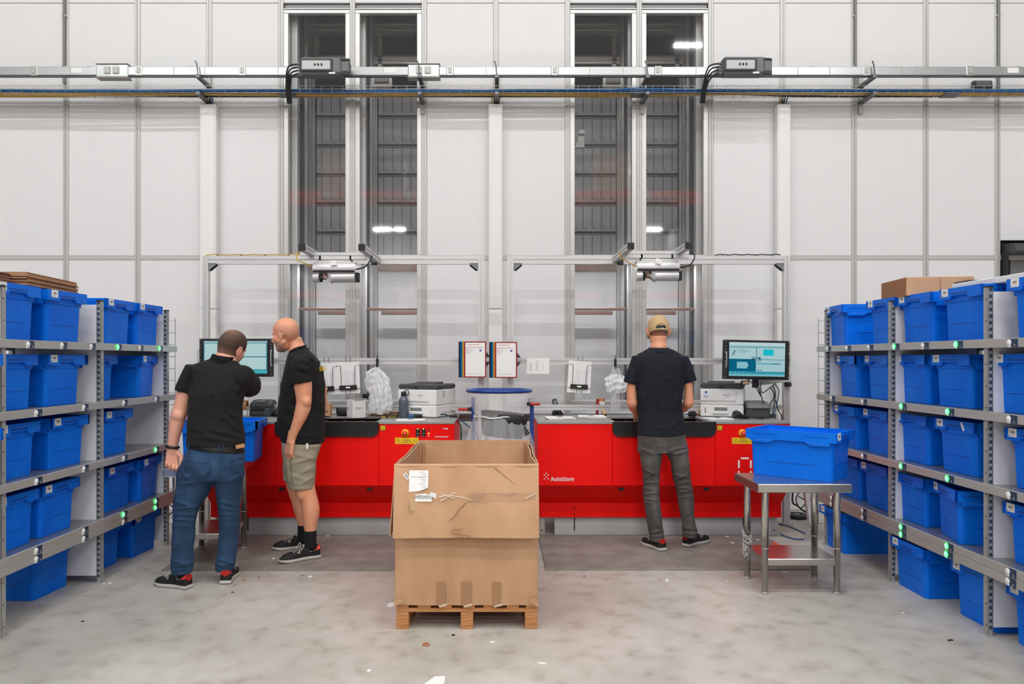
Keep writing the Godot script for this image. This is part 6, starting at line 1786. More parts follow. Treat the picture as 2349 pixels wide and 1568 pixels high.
func big_box() -> void:
	var zf := -4.158
	var xa := -0.587
	var xb := 0.212
	var L := 1.2
	var p := thing("pallet", "pine wood pallet on the floor carrying the big cardboard box", "pallet", Vector3((xa + xb) / 2, 0, zf - L / 2))
	p.rotation.y = 0.004
	var w := (xb - xa) / 2
	for k in 3:
		var x := -w + 0.035 + k * (w - 0.035)
		board(p, "bottom_board", Vector3(x - 0.036, 0, -L / 2), Vector3(x + 0.036, 0.02, L / 2))
		for q in 3:
			var z := L / 2 - 0.073 - q * (L / 2 - 0.073)
			board(p, "block", Vector3(x - 0.035, 0.0205, z - 0.073), Vector3(x + 0.035, 0.096, z + 0.073 + (0.001 if q == 0 else 0.0)))
	for q in 3:
		var z := L / 2 - 0.073 - q * (L / 2 - 0.073)
		board(p, "cross_board", Vector3(-w, 0.0965, z - 0.073), Vector3(w, 0.117, z + 0.073))
	for x in [[-0.4, -0.33], [-0.28, -0.205], [-0.155, -0.085], [-0.022, 0.045], [0.093, 0.162], [0.225, 0.294], [0.333, 0.4]]:
		board(p, "deck_board", Vector3(x[0], 0.1175, -L / 2), Vector3(x[1], 0.137, L / 2))
	# box
	var t := thing("pallet_box", "large open brown cardboard box on the pallet with its flaps folded down", "box", Vector3.ZERO)
	var y0 := 0.138
	var y1 := 0.925
	var D := 1.26
	var th := 0.008
	var za := zf + 0.004
	var zb := zf - D
	var wob := func(x: float, y: float, k: float) -> float:
		return 0.006 * sin(x * 9.0 + k) * sin((y - y0) / (y1 - y0) * PI) + 0.003 * sin(x * 31.0 + y * 13.0 + k)
	# front wall, gently buckled
	var face := func(origin: Vector3, ux: Vector3, uy: Vector3, nn: Vector3, nx: int, ny: int, bend: Callable, thick: float) -> MB:
		var b := MB.new()
		b.st.set_smooth_group(1)
		var pt := func(i: int, j: int, s: float) -> Vector3:
			var u := float(i) / nx
			var v := float(j) / ny
			return origin + ux * u + uy * v + nn * (bend.call(u, v) + s * thick * 0.5)
		var flip := ux.cross(uy).dot(nn) < 0
		for i in nx:
			for j in ny:
				for s in [1.0, -1.0]:
					var q := [pt.call(i, j, s), pt.call(i + 1, j, s), pt.call(i + 1, j + 1, s), pt.call(i, j + 1, s)]
					if (s > 0) == flip: q.reverse()
					b.quad(q[0], q[1], q[2], q[3])
		b.st.set_smooth_group(-1)
		for i in nx:
			for j in [0, ny]:
				b.quad(pt.call(i, j, 1.0), pt.call(i, j, -1.0), pt.call(i + 1, j, -1.0), pt.call(i + 1, j, 1.0))
		for j in ny:
			for i in [0, nx]:
				b.quad(pt.call(i, j, 1.0), pt.call(i, j, -1.0), pt.call(i, j + 1, -1.0), pt.call(i, j + 1, 1.0))
		return b
	var sm := func(u: float, v: float) -> float: return wob.call(u * 0.8, y0 + v * (y1 - y0), 0.4)
	obj("front_wall", face.call(Vector3(xa, y0, za), Vector3(xb - xa, 0, 0), Vector3(0, y1 - y0, 0), Vector3(0, 0, 1), 16, 10, sm, th), M.cardboard, t)
	obj("back_wall", face.call(Vector3(xa - 0.012, y0, zb), Vector3(xb - xa + 0.024, 0, 0), Vector3(0, y1 - y0 + 0.006, 0), Vector3(0, 0, -1), 12, 6, sm, th), M.cardboard, t)
	var sl := func(u: float, v: float) -> float: return -0.014 * sin(u * PI) * v + 0.004 * sin(u * 14.0)
	obj("side_wall", face.call(Vector3(xa, y0, za), Vector3(0, 0, -D), Vector3(0, y1 - y0, 0), Vector3(-1, 0, 0), 14, 6, sl, th), M.cardboard, t)
	obj("side_wall", face.call(Vector3(xb, y0, za), Vector3(0, 0, -D), Vector3(0, y1 - y0, 0), Vector3(1, 0, 0), 14, 6, sl, th), M.cardboard, t)
	obj("bottom", MB.new().span(Vector3(xa, y0, za), Vector3(xb, y0 + 0.012, zb)), M.cardboard, t)
	# corner creases on the inside of the back wall
	for x in [xa + 0.02, xb - 0.02]:
		obj("corner_crease", MB.new().box(Vector3(x, (y0 + y1) / 2, zb + 0.008), Vector3(0.005, y1 - y0 - 0.02, 0.004)), M.cardboard_dark, t)
		obj("corner_crease", MB.new().box(Vector3(x + (0.016 if x < 0 else -0.016), (y0 + y1) / 2, zb + 0.0075), Vector3(0.003, y1 - y0 - 0.02, 0.003)), M.cardboard_dark, t)
	# front flap folded outwards and down
	var fb := func(u: float, v: float) -> float: return 0.018 + 0.052 * (1.0 - v) + 0.006 * sin(u * 8.0 + 1.0) * (1.0 - v) + 0.003 * sin(u * 23.0 + v * 9.0)
	obj("front_flap", face.call(Vector3(xa - 0.006, 0.535, za), Vector3(xb - xa + 0.014, 0, 0), Vector3(0, y1 + 0.004 - 0.535, 0), Vector3(0, 0, 1), 20, 10, fb, 0.007), M.cardboard, t)
	obj("fold", MB.new().cyl(Vector3(xa - 0.006, y1 + 0.002, za + 0.012), Vector3(xb + 0.008, y1 + 0.002, za + 0.012), 0.012, 10), M.cardboard, t)
	var lf := func(u: float, v: float) -> float: return 0.008 + 0.03 * (1.0 - v) * (1.0 - 0.5 * u) + 0.004 * sin(u * 11.0)
	obj("side_flap", face.call(Vector3(xa, 0.52, za - 0.03), Vector3(0, 0, -D + 0.06), Vector3(0, y1 - 0.52, 0), Vector3(-1, 0, 0), 14, 6, lf, 0.007), M.cardboard, t)
	var rf := func(u: float, v: float) -> float: return 0.006 + 0.008 * (1.0 - v) * (0.6 + 0.4 * u) + 0.004 * sin(u * 11.0)
	obj("side_flap", face.call(Vector3(xb, 0.54, za - 0.02), Vector3(0, 0, -D + 0.06), Vector3(0, y1 - 0.54, 0), Vector3(1, 0, 0), 14, 6, rf, 0.007), M.cardboard, t)
	obj("back_flap", face.call(Vector3(xa + 0.02, 0.55, zb), Vector3(xb - xa - 0.04, 0, 0), Vector3(0, y1 - 0.55, 0), Vector3(0, 0, -1), 10, 5, fb, 0.007), M.cardboard, t)
	# worn raised corners and tears
	var ff := func(px: float, py: float, off: float) -> Vector3:
		var y := Y(py, 4.11)
		var v := clampf((y - 0.535) / (y1 - 0.535), 0.0, 1.0)
		var z: float = za + 0.018 + 0.052 * (1.0 - v) + 0.0055 + off
		var d := -z
		return Vector3(X(px, d), Y(py, d), z)
	for q in [[[1031, 1194], [1042, 1184], [1050, 1172], [1057, 1164], [1068, 1153]], [[1135, 1073], [1160, 1093], [1185, 1113], [1205, 1130]], [[1040, 1222], [1062, 1226], [1080, 1229]], [[1033, 1224], [1036, 1215], [1060, 1214]]]:
		var pts := []
		for k in q: pts.append(ff.call(k[0], k[1], 0.0))
		obj("crease", MB.new().tube(pts, 0.0022, 5), M.cardboard_dark, t)
	# bottom tape strips
	for q in [[1002.0, 1022.0], [1058.0, 1081.0], [1129.0, 1149.0]]:
		var d := 4.14
		obj("tape_strip", MB.new().span(Vector3(X(q[0], d), y0, za + 0.008), Vector3(X(q[1], d), Y(1336, d), za + 0.0095)), M.strip_tape, t)
		obj("tape_end", MB.new().at(Transform3D(Basis(Vector3.BACK, 0.25), Vector3(X((q[0] + q[1]) / 2 + 4, d), y0 + 0.004, za + 0.02))).box(Vector3.ZERO, Vector3(0.045, 0.012, 0.003)), M.clear_tape, t)
	# frayed lower corners
	for q in [[xa + 0.01, 0.17], [xb - 0.02, 0.175]]:
		obj("torn_corner", MB.new().at(Transform3D(Basis(Vector3.BACK, 0.5 if q[0] < 0 else -0.5), Vector3(q[0], q[1] - 0.012, za + 0.014))).prism(PackedVector2Array([Vector2(-0.022, -0.012), Vector2(0.03, -0.018), Vector2(0.04, -0.004), Vector2(0.0, 0.02), Vector2(-0.018, 0.01)]), 0.004), M.cardboard, t)
	# labels on the flap
	var tilt := Basis(Vector3.RIGHT, -0.13)
	var lc: Vector3 = ff.call(960.5, 1103.0, 0.004)
	var lw := 44.0 / 409.0
	var lh := 49.0 / 409.0
	var sh := obj("shipping_label", MB.new().at(Transform3D(tilt, lc)).prism(PackedVector2Array([Vector2(-lw / 2, -lh / 2), Vector2(lw * 0.04, -lh * 0.46), Vector2(lw / 2, -lh * 0.3), Vector2(lw / 2, lh / 2), Vector2(-lw / 2, lh / 2)]), 0.002), M.paper, t)
	var pr := MB.new().at(Transform3D(tilt, lc))
	for k in 9: pr.box(Vector3(lw * 0.16 + 0.008 * (k % 3), lh * 0.42 - k * 0.0105, 0.0014), Vector3(0.034 - 0.007 * (k % 3), 0.0022, 0.0005))
	pr.box(Vector3(lw * 0.0, lh * 0.2, 0.0014), Vector3(lw * 0.86, 0.0022, 0.0005))
	obj("print", pr, M.pale_print, sh)
	lc = ff.call(932.5, 1092.0, 0.004)
	var sl2 := obj("small_label", MB.new().at(Transform3D(Basis(Vector3.BACK, -0.75) * tilt, lc)).box(Vector3.ZERO, Vector3(0.036, 0.022, 0.002)), M.paper, t)
	pr = MB.new().at(Transform3D(Basis(Vector3.BACK, -0.75) * tilt, lc))
	for k in 7: pr.box(Vector3(-0.011 + k * 0.0036, 0.001, 0.0014), Vector3(0.0016, 0.014, 0.0005))
	obj("barcode", pr, M.print, sl2).set_meta("kind", "stuff")
	lc = ff.call(971.0, 1141.5, 0.004)
	var pl := obj("pallet_label", MB.new().at(Transform3D(tilt, lc)).prism(PackedVector2Array([Vector2(-0.046, -0.02), Vector2(0.047, -0.02), Vector2(0.046, 0.012), Vector2(0.012, 0.024), Vector2(-0.046, 0.018)]), 0.002), M.paper, t)
	letters("Palletlabe", 0.022, M.print, pl, lc + tilt * Vector3(0.044, 0.004, 0.0016), false, Vector3(-0.13, 0, PI), "lettering", 0.088)
	lc = ff.call(946.0, 1158.0, 0.012)
	obj("curled_scrap", MB.new().at(Transform3D(Basis(Vector3.UP, 0.5) * Basis(Vector3.BACK, 0.35), lc)).prism(PackedVector2Array([Vector2(-0.022, -0.03), Vector2(0.014, -0.034), Vector2(0.026, 0.01), Vector2(0.008, 0.04), Vector2(-0.008, 0.03)]), 0.003), M.cork, t, "peeled curl of pale paper")
	lc = ff.call(995.0, 1136.0, 0.008)
	obj("torn_scrap", MB.new().at(Transform3D(Basis(Vector3.UP, -0.5) * Basis(Vector3.BACK, -0.3), lc)).prism(PackedVector2Array([Vector2(-0.03, -0.006), Vector2(0.02, -0.012), Vector2(0.014, 0.016), Vector2(-0.02, 0.012)]), 0.003), M.paper, t)
	# crumpled clear tape across the flap
	for q in [[[1007, 1140], [1030, 1136], [1058, 1140], [1085, 1147]], [[1010, 1148], [1026, 1140], [1040, 1131], [1049, 1131]], [[1016, 1134], [1034, 1140], [1044, 1143]]]:
		var pts := []
		for k in q: pts.append(ff.call(k[0], k[1], 0.004))
		obj("crumpled_tape", MB.new().tube(curve(pts, 5), 0.005, 5, 0.002), M.clear_tape, t)
	obj("tape_band", MB.new().span(ff.call(1072, 1152, 0.001), ff.call(1228, 1130, 0.0015)), M.tape_sheen, t)
	obj("tape_end", MB.new().tube(curve([ff.call(1205, 1143, 0.004), ff.call(1220, 1136, 0.008), ff.call(1231, 1130, 0.004)], 5), 0.005, 5, 0.002), M.clear_tape, t)

func steel_table(c: Vector3, w: float, dp: float, h: float, turn: float, label: String) -> Node3D:
	var t := thing("steel_table", label, "table", c)
	t.rotation.y = turn
	obj("tabletop", MB.new().box(Vector3(0, h - 0.028, 0), Vector3(w, 0.056, dp), 0.004), M.steel_top, t)
	for sx in [-1.0, 1.0]:
		for sz in [-1.0, 1.0]:
			var x: float = sx * (w / 2 - 0.068)
			var z: float = sz * (dp / 2 - 0.066)
			var l := obj("leg", MB.new().lathe([[0.0, 0.0], [0.021, 0.0], [0.021, 0.3], [0.0225, 0.3], [0.0225, h - 0.05]], 18), M.steel, t)
			l.position = Vector3(x, 0, z)
			obj("sleeve_joint", MB.new().lathe([[0.0232, 0.296], [0.0232, 0.303]], 18), M.zinc, l)
			obj("foot", MB.new().lathe([[0.0, 0.0], [0.0235, 0.0], [0.0235, 0.012], [0.021, 0.014]], 18), M.zinc, l)
	obj("lower_shelf", MB.new().box(Vector3(0, 0.208, 0), Vector3(w - 0.12, 0.044, dp - 0.11), 0.004), M.steel_top, t)
	return t

func tables() -> void:
	var t := steel_table(Vector3(1.964, 0, -4.958), 0.605, 0.475, 0.725, 0.0, "low stainless steel table with round legs carrying the large blue crate")
	var w := MB.new()
	var r := RandomNumberGenerator.new()
	r.seed = 8
	var leg := Vector3(-0.235, 0, -0.17)
	for k in 40:
		var pts := []
		var a := r.randf() * TAU
		var y := r.randf_range(0.17, 0.33)
		for q in 6:
			a += r.randf_range(0.3, 0.9)
			y += r.randf_range(-0.035, 0.03)
			pts.append(leg + Vector3(cos(a) * r.randf_range(0.023, 0.034), clampf(y, 0.1, 0.36), sin(a) * r.randf_range(0.023, 0.034)))
		w.tube(pts, 0.0018, 4)
	obj("tape_tangle", w, M.film_white, t, "wad of torn tape wound round a leg").set_meta("kind", "stuff")
	steel_table(Vector3(-2.222, 0.012, -5.66), 0.475, 0.60, 0.713, 0.0, "low stainless steel table behind the man in the polo shirt")
	var c: Node3D = table_crates[0]
	c.position = Vector3(2.303, 0.7255, -4.889)
	c.rotation.y = 0.848
	# moulded lettering on the long side of the crate on the table
	c = table_crates[1]
	c.position = Vector3(-2.51, 0.7255, -5.86)
	c.rotation.y = -PI / 2 + 0.12

func floor_things() -> void:
	# anti-fatigue mats in front of the ports
	for q in [[-2.44, -0.35, -5.3, "left"], [0.334, 2.29, -5.315, "right"]]:
		var t := thing("floor_mat", "grey brown rubber floor mat in front of the %s workstation" % q[3], "mat", Vector3.ZERO)
		var n := 2
		var l: float = (q[1] - q[0]) / n
		for k in n:
			obj("mat_tile", MB.new().span(Vector3(q[0] + l * k + 0.0006, 0.0, -6.352), Vector3(q[0] + l * (k + 1) - 0.0006, 0.012, q[2]), 0.002), M.mat, t)
	# scraps on the floor
	var bits := [[1001, 1563, 0.085, 0.045, "paper"], [1129, 1472, 0.026, 0.008, "paper"], [1243, 1521, 0.05, 0.006, "paper"], [977, 1478, 0.045, 0.02, "brown"], [1040, 1456, 0.02, 0.008, "dark"], [712, 1322, 0.03, 0.012, "paper"], [694, 1319, 0.03, 0.008, "brown"], [593, 1323, 0.02, 0.01, "brown"], [618, 1318, 0.022, 0.006, "brown"], [560, 1330, 0.025, 0.012, "brown"], [540, 1341, 0.012, 0.01, "brown"], [534, 1358, 0.02, 0.006, "dark"], [1530, 1331, 0.02, 0.02, "paper"], [1515, 1329, 0.016, 0.008, "brown"], [1801, 1312, 0.05, 0.012, "paper"], [1666, 1333, 0.012, 0.01, "paper"], [1680, 1248, 0.03, 0.012, "paper"], [1738, 1241, 0.03, 0.01, "paper"], [1668, 1233, 0.03, 0.01, "paper"], [1778, 1250, 0.04, 0.03, "orange"], [252, 1337, 0.03, 0.012, "paper"], [238, 1338, 0.016, 0.012, "paper"], [190, 1425, 0.02, 0.006, "dark"], [846, 1538, 0.02, 0.01, "paper"], [897, 1387, 0.05, 0.03, "paper"], [2180, 1468, 0.04, 0.006, "dark"], [2071, 1405, 0.012, 0.01, "paper"], [627, 1284, 0.02, 0.012, "paper"], [752, 1232, 0.03, 0.012, "paper"], [1340, 1321, 0.012, 0.012, "blue"]]
	var cols := {"paper": M.paper, "brown": M.cardboard_dark, "dark": M.soft_black, "orange": M.orange, "blue": M.pen_blue}
	var r := RandomNumberGenerator.new()
	r.seed = 3
	var seen := {}
	bits.sort_custom(func(a, b): return a[0] < b[0])
	for q in bits:
		var g := G(q[0], q[1])
		var on_mat: bool = g.z < -5.31 and g.x > -2.43 and g.x < 2.28 and absf(g.x + 0.01) > 0.34
		var w: float = q[2] / 2
		var h: float = q[3] / 2 * 3.0
		var b := MB.new().at(Transform3D(Basis(Vector3.UP, r.randf_range(-0.4, 0.4)) * Basis(Vector3.RIGHT, -PI / 2), g + Vector3(0, 0.0135 if on_mat else 0.0015, 0)))
		b.prism(PackedVector2Array([Vector2(-w, -h * 0.6), Vector2(w * 0.5, -h), Vector2(w, -h * 0.1), Vector2(w * 0.4, h), Vector2(-w * 0.7, h * 0.7)]), 0.002)
		var near: String = "on the bare floor below the pallet" if q[1] > 1400 and q[0] > 840 and q[0] < 1300 else "on the mat of the left workstation" if on_mat and q[0] < 1100 else "on the mat of the right workstation" if on_mat else "beside the left rack" if q[0] < 300 else "beside the right rack" if q[0] > 1900 else "on the floor before the left mat" if q[0] < 920 else "on the floor before the right mat"
		seen[near + q[4]] = seen.get(near + q[4], -1) + 1
		tag(obj("floor_scrap", b, cols[q[4]]), "%s %s scrap from the left %s" % [NTH[seen[near + q[4]]], {"paper": "white paper", "brown": "brown cardboard", "dark": "dark", "orange": "orange", "blue": "blue"}[q[4]], near], "scrap", "scraps %s, %s" % [near, q[4]])
	# cords by the right end of the right port and under the left rack end
	for q in [[M.cable_blue, [G(1790, 1226) + Vector3(0, 0.006, 0), G(1810, 1234) + Vector3(0, 0.006, 0), G(1835, 1238) + Vector3(0, 0.006, 0), G(1855, 1236) + Vector3(0, 0.006, 0)], 0.005, "blue lead curving over the floor to the sloping prop"], [M.cable_blue, [G(1786, 1203) + Vector3(0, 0.006, 0), G(1815, 1210) + Vector3(0, 0.006, 0), G(1850, 1226) + Vector3(0, 0.006, 0)], 0.005, "dark blue lead lying straight over the floor behind the prop"], [M.cable_black, [P(1820, 1110, 6.9), P(1818, 1150, 6.9), P(1830, 1160, 6.85), P(1845, 1172, 6.8), P(1868, 1180, 6.75)], 0.008, "black cord hanging behind the right workstation's end"], [M.cable_black, [P(1838, 1120, 6.9), P(1826, 1145, 6.85), P(1836, 1165, 6.8), P(1848, 1150, 6.85), P(1832, 1138, 6.9)], 0.006, "looped black cord beside the sloping prop"], [M.cable_black, [G(386, 1180) + Vector3(0, 0.12, 0), G(396, 1184) + Vector3(0, 0.1, 0), G(408, 1175) + Vector3(0, 0.14, 0), G(425, 1180) + Vector3(0, 0.05, 0)], 0.007, "black cord arching at the far end of the left rack"], [M.cable_black, [G(386, 1190) + Vector3(0, 0.03, 0), G(400, 1186) + Vector3(0, 0.06, 0), G(412, 1182) + Vector3(0, 0.04, 0), G(430, 1188) + Vector3(0, 0.01, 0)], 0.006, "lower black cord at the far end of the left rack"]]:
		tag(obj("loose_cable", MB.new().tube(curve(q[1], 8), q[2], 6), q[0]), q[3], "cable")
	var tp := thing("cord_spool", "flat black reel of cord on the floor behind the sloping prop", "reel", G(1833, 1189) + Vector3(0, 0.0, -0.05))
	obj("coil", MB.new().lathe([[0.0, 0.0], [0.11, 0.0], [0.11, 0.035], [0.05, 0.04], [0.05, 0.02], [0.0, 0.02]], 20), M.black, tp)
	obj("hub", MB.new().lathe([[0.0, 0.02], [0.03, 0.02], [0.03, 0.038], [0.0, 0.038]], 14), M.mid_grey, tp)
	# wire cable runner along the foot of the wall beyond the left rack
	tp = thing("wire_runner", "low wire cable runner on the floor beyond the far end of the left rack", "cable tray", G(404, 1188))
	for k in 7:
		obj("cross_wire", MB.new().tube([Vector3(-0.09 + k * 0.04, 0.05, 0.06), Vector3(-0.09 + k * 0.04, 0.004, 0.055), Vector3(-0.09 + k * 0.04, 0.004, -0.05), Vector3(-0.09 + k * 0.04, 0.05, -0.055)], 0.003, 5), M.gutter, tp)
	for z in [-0.05, 0.0, 0.055]:
		obj("long_wire", MB.new().cyl(Vector3(-0.12, 0.004, z), Vector3(0.18, 0.004, z), 0.003, 5), M.gutter, tp)
	# dark conveyor mouth at the right edge of the wall
	tp = thing("conveyor_hood", "dark steel conveyor mouth in the wall above the right rack's near end", "machine", Vector3(joint_x(13.5), 0, -DW))
	var w2 := joint_x(14) - joint_x(13)
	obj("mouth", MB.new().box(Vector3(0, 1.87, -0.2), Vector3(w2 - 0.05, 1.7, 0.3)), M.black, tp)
	obj("back_plate", MB.new().box(Vector3(0.06, 1.85, -0.02), Vector3(w2 - 0.16, 1.5, 0.02), 0.003), M.mid_grey, tp)
	obj("hood", MB.new().at(along_x(Vector3(0.02, 2.63, 0.0))).prism(PackedVector2Array([Vector2(0.1, 0.07), Vector2(-0.16, 0.05), Vector2(-0.2, -0.03), Vector2(-0.18, -0.05), Vector2(0.1, -0.05)]), w2 - 0.08), M.dark_grey, tp)
	obj("side_cheek", MB.new().box(Vector3(-w2 / 2 + 0.05, 2.0, 0.03), Vector3(0.03, 1.2, 0.1), 0.003), M.soft_black, tp)
	for rr in 2:
		for k in 7:
			obj("bolt", MB.new().at(Transform3D(Basis(Vector3.RIGHT, PI / 2), Vector3(-0.22 + k * 0.055, 2.42 - rr * 0.165, -0.01))).lathe([[0.011, 0.0], [0.009, 0.006], [0.0, 0.009]], 10), M.steel, tp)
	obj("hose", MB.new().tube(curve([Vector3(-0.24, 2.16, 0.02), Vector3(-0.225, 2.24, 0.05), Vector3(-0.17, 2.27, 0.06), Vector3(-0.12, 2.25, 0.03)], 6), 0.015, 8), M.soft_black, tp)

# ---------------------------------------------------------------- implicit surfaces for people
class Prim:
	var kind := 0
	var lo := Vector3.ZERO
	var hi := Vector3.ZERO
	var k := 0.012
	var a := Vector3.ZERO
	var b := Vector3.ZERO
	var ra := 0.0
	var rb := 0.0
	var inv := Transform3D()
	var ys := PackedFloat32Array()
	var cx := PackedFloat32Array()
	var cz := PackedFloat32Array()
	var rx := PackedFloat32Array()
	var rz := PackedFloat32Array()
	var slope := 0.0
	var x0 := 0.0
	func d(p: Vector3) -> float:
		if kind == 0:                       # stack of ellipses along y
			var y := p.y - slope * (p.x - x0)
			var n := ys.size()
			var i := 0
			while i < n - 2 and y > ys[i + 1]: i += 1
			var f := clampf((y - ys[i]) / (ys[i + 1] - ys[i]), 0.0, 1.0)
			var a_ := lerpf(rx[i], rx[i + 1], f)
			var b_ := lerpf(rz[i], rz[i + 1], f)
			var u := (p.x - lerpf(cx[i], cx[i + 1], f)) / a_
			var w := (p.z - lerpf(cz[i], cz[i + 1], f)) / b_
			var r := sqrt(u * u + w * w)
			var e := (r - 1.0) * minf(a_, b_)
			var dy := maxf(ys[0] - y, y - ys[n - 1])
			if dy <= 0.0: return maxf(e, dy)
			return sqrt(e * e + dy * dy) if e > 0.0 else dy
		if kind == 1:                       # tapered capsule
			var pa := p - a
			var ba := b - a
			var h := clampf(pa.dot(ba) / ba.length_squared(), 0.0, 1.0)
			return (pa - ba * h).length() - lerpf(ra, rb, h)
		var q := inv * p                    # ellipsoid
		return (q.length() - 1.0) * ra

func loft_px(secs: Array, d: float, slope := 0.0) -> Prim:
	# [py, px left, px right, shift towards the camera, half depth]
	var p := Prim.new()
	var n := secs.size()
	p.lo = Vector3(1e9, 1e9, 1e9)
	p.hi = -p.lo
	for i in range(n - 1, -1, -1):
		var s: Array = secs[i]
		var dd: float = d - s[3]
		var xa := X(s[1], dd)
		var xb := X(s[2], dd)
		p.ys.append(Y(s[0], dd)); p.cx.append((xa + xb) / 2); p.rx.append((xb - xa) / 2); p.cz.append(-dd); p.rz.append(s[4])
		p.lo = p.lo.min(Vector3(xa, Y(s[0], dd), -dd - s[4]))
		p.hi = p.hi.max(Vector3(xb, Y(s[0], dd), -dd + s[4]))
	p.slope = slope
	p.x0 = (p.lo.x + p.hi.x) / 2
	if slope != 0.0:
		var m := absf(slope) * (p.hi.x - p.lo.x)
		p.lo.y -= m; p.hi.y += m
	return p

func cap(a: Vector3, b: Vector3, ra: float, rb: float, k := 0.012) -> Prim:
	var p := Prim.new()
	p.kind = 1
	p.a = a; p.b = b; p.ra = ra; p.rb = rb; p.k = k
	p.lo = (a - Vector3.ONE * ra).min(b - Vector3.ONE * rb)
	p.hi = (a + Vector3.ONE * ra).max(b + Vector3.ONE * rb)
	return p

func egg(c: Vector3, r: Vector3, bs := Basis(), k := 0.012) -> Prim:
	var p := Prim.new()
	p.kind = 2
	p.k = k
	p.inv = Transform3D(bs * Basis().scaled(r), c).affine_inverse()
	p.ra = minf(r.x, minf(r.y, r.z))
	var m := maxf(r.x, maxf(r.y, r.z)) * Vector3.ONE
	p.lo = c - m
	p.hi = c + m
	return p

func field(ps: Array, p: Vector3) -> float:
	var v := 1e9
	for q: Prim in ps:
		var e := q.d(p)
		var h := q.k - absf(v - e)
		v = minf(v, e) - (h * h / q.k * 0.25 if h > 0.0 else 0.0)
	return v

# surface nets; post is called as post(vertex, normal) -> vertex, tint as tint(vertex, normal) -> Color; carve(p) is intersected
func net(ps: Array, cell: float, post = null, tint = null, carve = null) -> ArrayMesh:
	var lo := Vector3(1e9, 1e9, 1e9)
	var hi := -lo
	for q: Prim in ps:
		lo = lo.min(q.lo)
		hi = hi.max(q.hi)
	lo -= Vector3.ONE * (cell * 3.0 + 0.012)
	hi += Vector3.ONE * (cell * 3.0 + 0.012)
	var S := 4
	var nb := Vector3i(((hi - lo) / (cell * S)).ceil())
	var nx := nb.x * S + 1
	var ny := nb.y * S + 1
	var nz := nb.z * S + 1
	var val := PackedFloat32Array()
	val.resize(nx * ny * nz)
	val.fill(1e6)
	var vid := PackedInt32Array()
	vid.resize(nx * ny * nz)
	vid.fill(-1)
	var done := PackedByteArray()
	done.resize(nx * ny * nz)
	var bs := cell * S
	var reach := bs * 0.87 + 0.006
	var blocks := []
	for bz in nb.z:
		for by in nb.y:
			for bx in nb.x:
				var c := lo + Vector3(bx + 0.5, by + 0.5, bz + 0.5) * bs
				var near := []
				for q: Prim in ps:
					if c.x < q.lo.x - reach - 0.02 or c.x > q.hi.x + reach + 0.02 or c.y < q.lo.y - reach - 0.02 or c.y > q.hi.y + reach + 0.02 or c.z < q.lo.z - reach - 0.02 or c.z > q.hi.z + reach + 0.02: continue
					if q.d(c) < reach + 0.02: near.append(q)
				if near.is_empty(): continue
				if field(near, c) < -reach * 1.3: 
					var carved: bool = carve != null and carve.call(c) > -reach
					if not carved: continue
				blocks.append(Vector3i(bx, by, bz))
				for iz in range(bz * S, bz * S + S + 1):
					for iy in range(by * S, by * S + S + 1):
						var row := (iz * ny + iy) * nx
						for ix in range(bx * S, bx * S + S + 1):
							if done[row + ix]: continue
							done[row + ix] = 1
							var p := lo + Vector3(ix, iy, iz) * cell
							var f := field(near, p)
							if carve != null: f = maxf(f, carve.call(p))
							val[row + ix] = f
	# fill: blocks deep inside were skipped; mark their nodes inside where a known neighbour is inside
	var verts := PackedVector3Array()
	var sx := 1
	var sy := nx
	var sz := nx * ny
	var off := [0, sx, sy, sx + sy, sz, sx + sz, sy + sz, sx + sy + sz]
	var edges := [[0, 1], [2, 3], [4, 5], [6, 7], [0, 2], [1, 3], [4, 6], [5, 7], [0, 4], [1, 5], [2, 6], [3, 7]]
	var corner := [Vector3(0, 0, 0), Vector3(1, 0, 0), Vector3(0, 1, 0), Vector3(1, 1, 0), Vector3(0, 0, 1), Vector3(1, 0, 1), Vector3(0, 1, 1), Vector3(1, 1, 1)]
	var active := PackedInt32Array()
	for bk: Vector3i in blocks:
		for iz in range(bk.z * S, bk.z * S + S):
			for iy in range(bk.y * S, bk.y * S + S):
				for ix in range(bk.x * S, bk.x * S + S):
					var at := (iz * ny + iy) * nx + ix
					var neg := 0
					for o: int in off:
						if val[at + o] < 0.0: neg += 1
					if neg == 0 or neg == 8: continue
					var m := Vector3.ZERO
					var cnt := 0
					for e: Array in edges:
						var va := val[at + off[e[0]]]
						var vb := val[at + off[e[1]]]
						if (va < 0.0) == (vb < 0.0): continue
						if va > 1e5 or vb > 1e5: continue
						m += (corner[e[0]] as Vector3).lerp(corner[e[1]], va / (va - vb))
						cnt += 1
					if cnt == 0: continue
					vid[at] = verts.size()
					verts.append(lo + (Vector3(ix, iy, iz) + m / cnt) * cell)
					active.append(at)
	var idx := PackedInt32Array()
	for at in active:
		var v0 := val[at]
		for ax in 3:
			var s: int = [sx, sy, sz][ax]
			var v1 := val[at + s]
			if (v0 < 0.0) == (v1 < 0.0) or v0 > 1e5 or v1 > 1e5: continue
			var u: int = [sy, sz, sx][ax]
			var w: int = [sz, sx, sy][ax]
			if at - u - w < 0: continue
			var q0 := vid[at]
			var q1 := vid[at - u]
			var q2 := vid[at - u - w]
			var q3 := vid[at - w]
			if q0 < 0 or q1 < 0 or q2 < 0 or q3 < 0: continue
			if v0 < 0.0: idx.append_array([q0, q2, q1, q0, q3, q2])
			else: idx.append_array([q0, q1, q2, q0, q2, q3])
	var nrm := normals(verts, idx)
	if post != null:
		for i in verts.size(): verts[i] = post.call(verts[i], nrm[i])
		nrm = normals(verts, idx)
	var arr := []
	arr.resize(Mesh.ARRAY_MAX)
	arr[Mesh.ARRAY_VERTEX] = verts
	arr[Mesh.ARRAY_NORMAL] = nrm
	arr[Mesh.ARRAY_INDEX] = idx
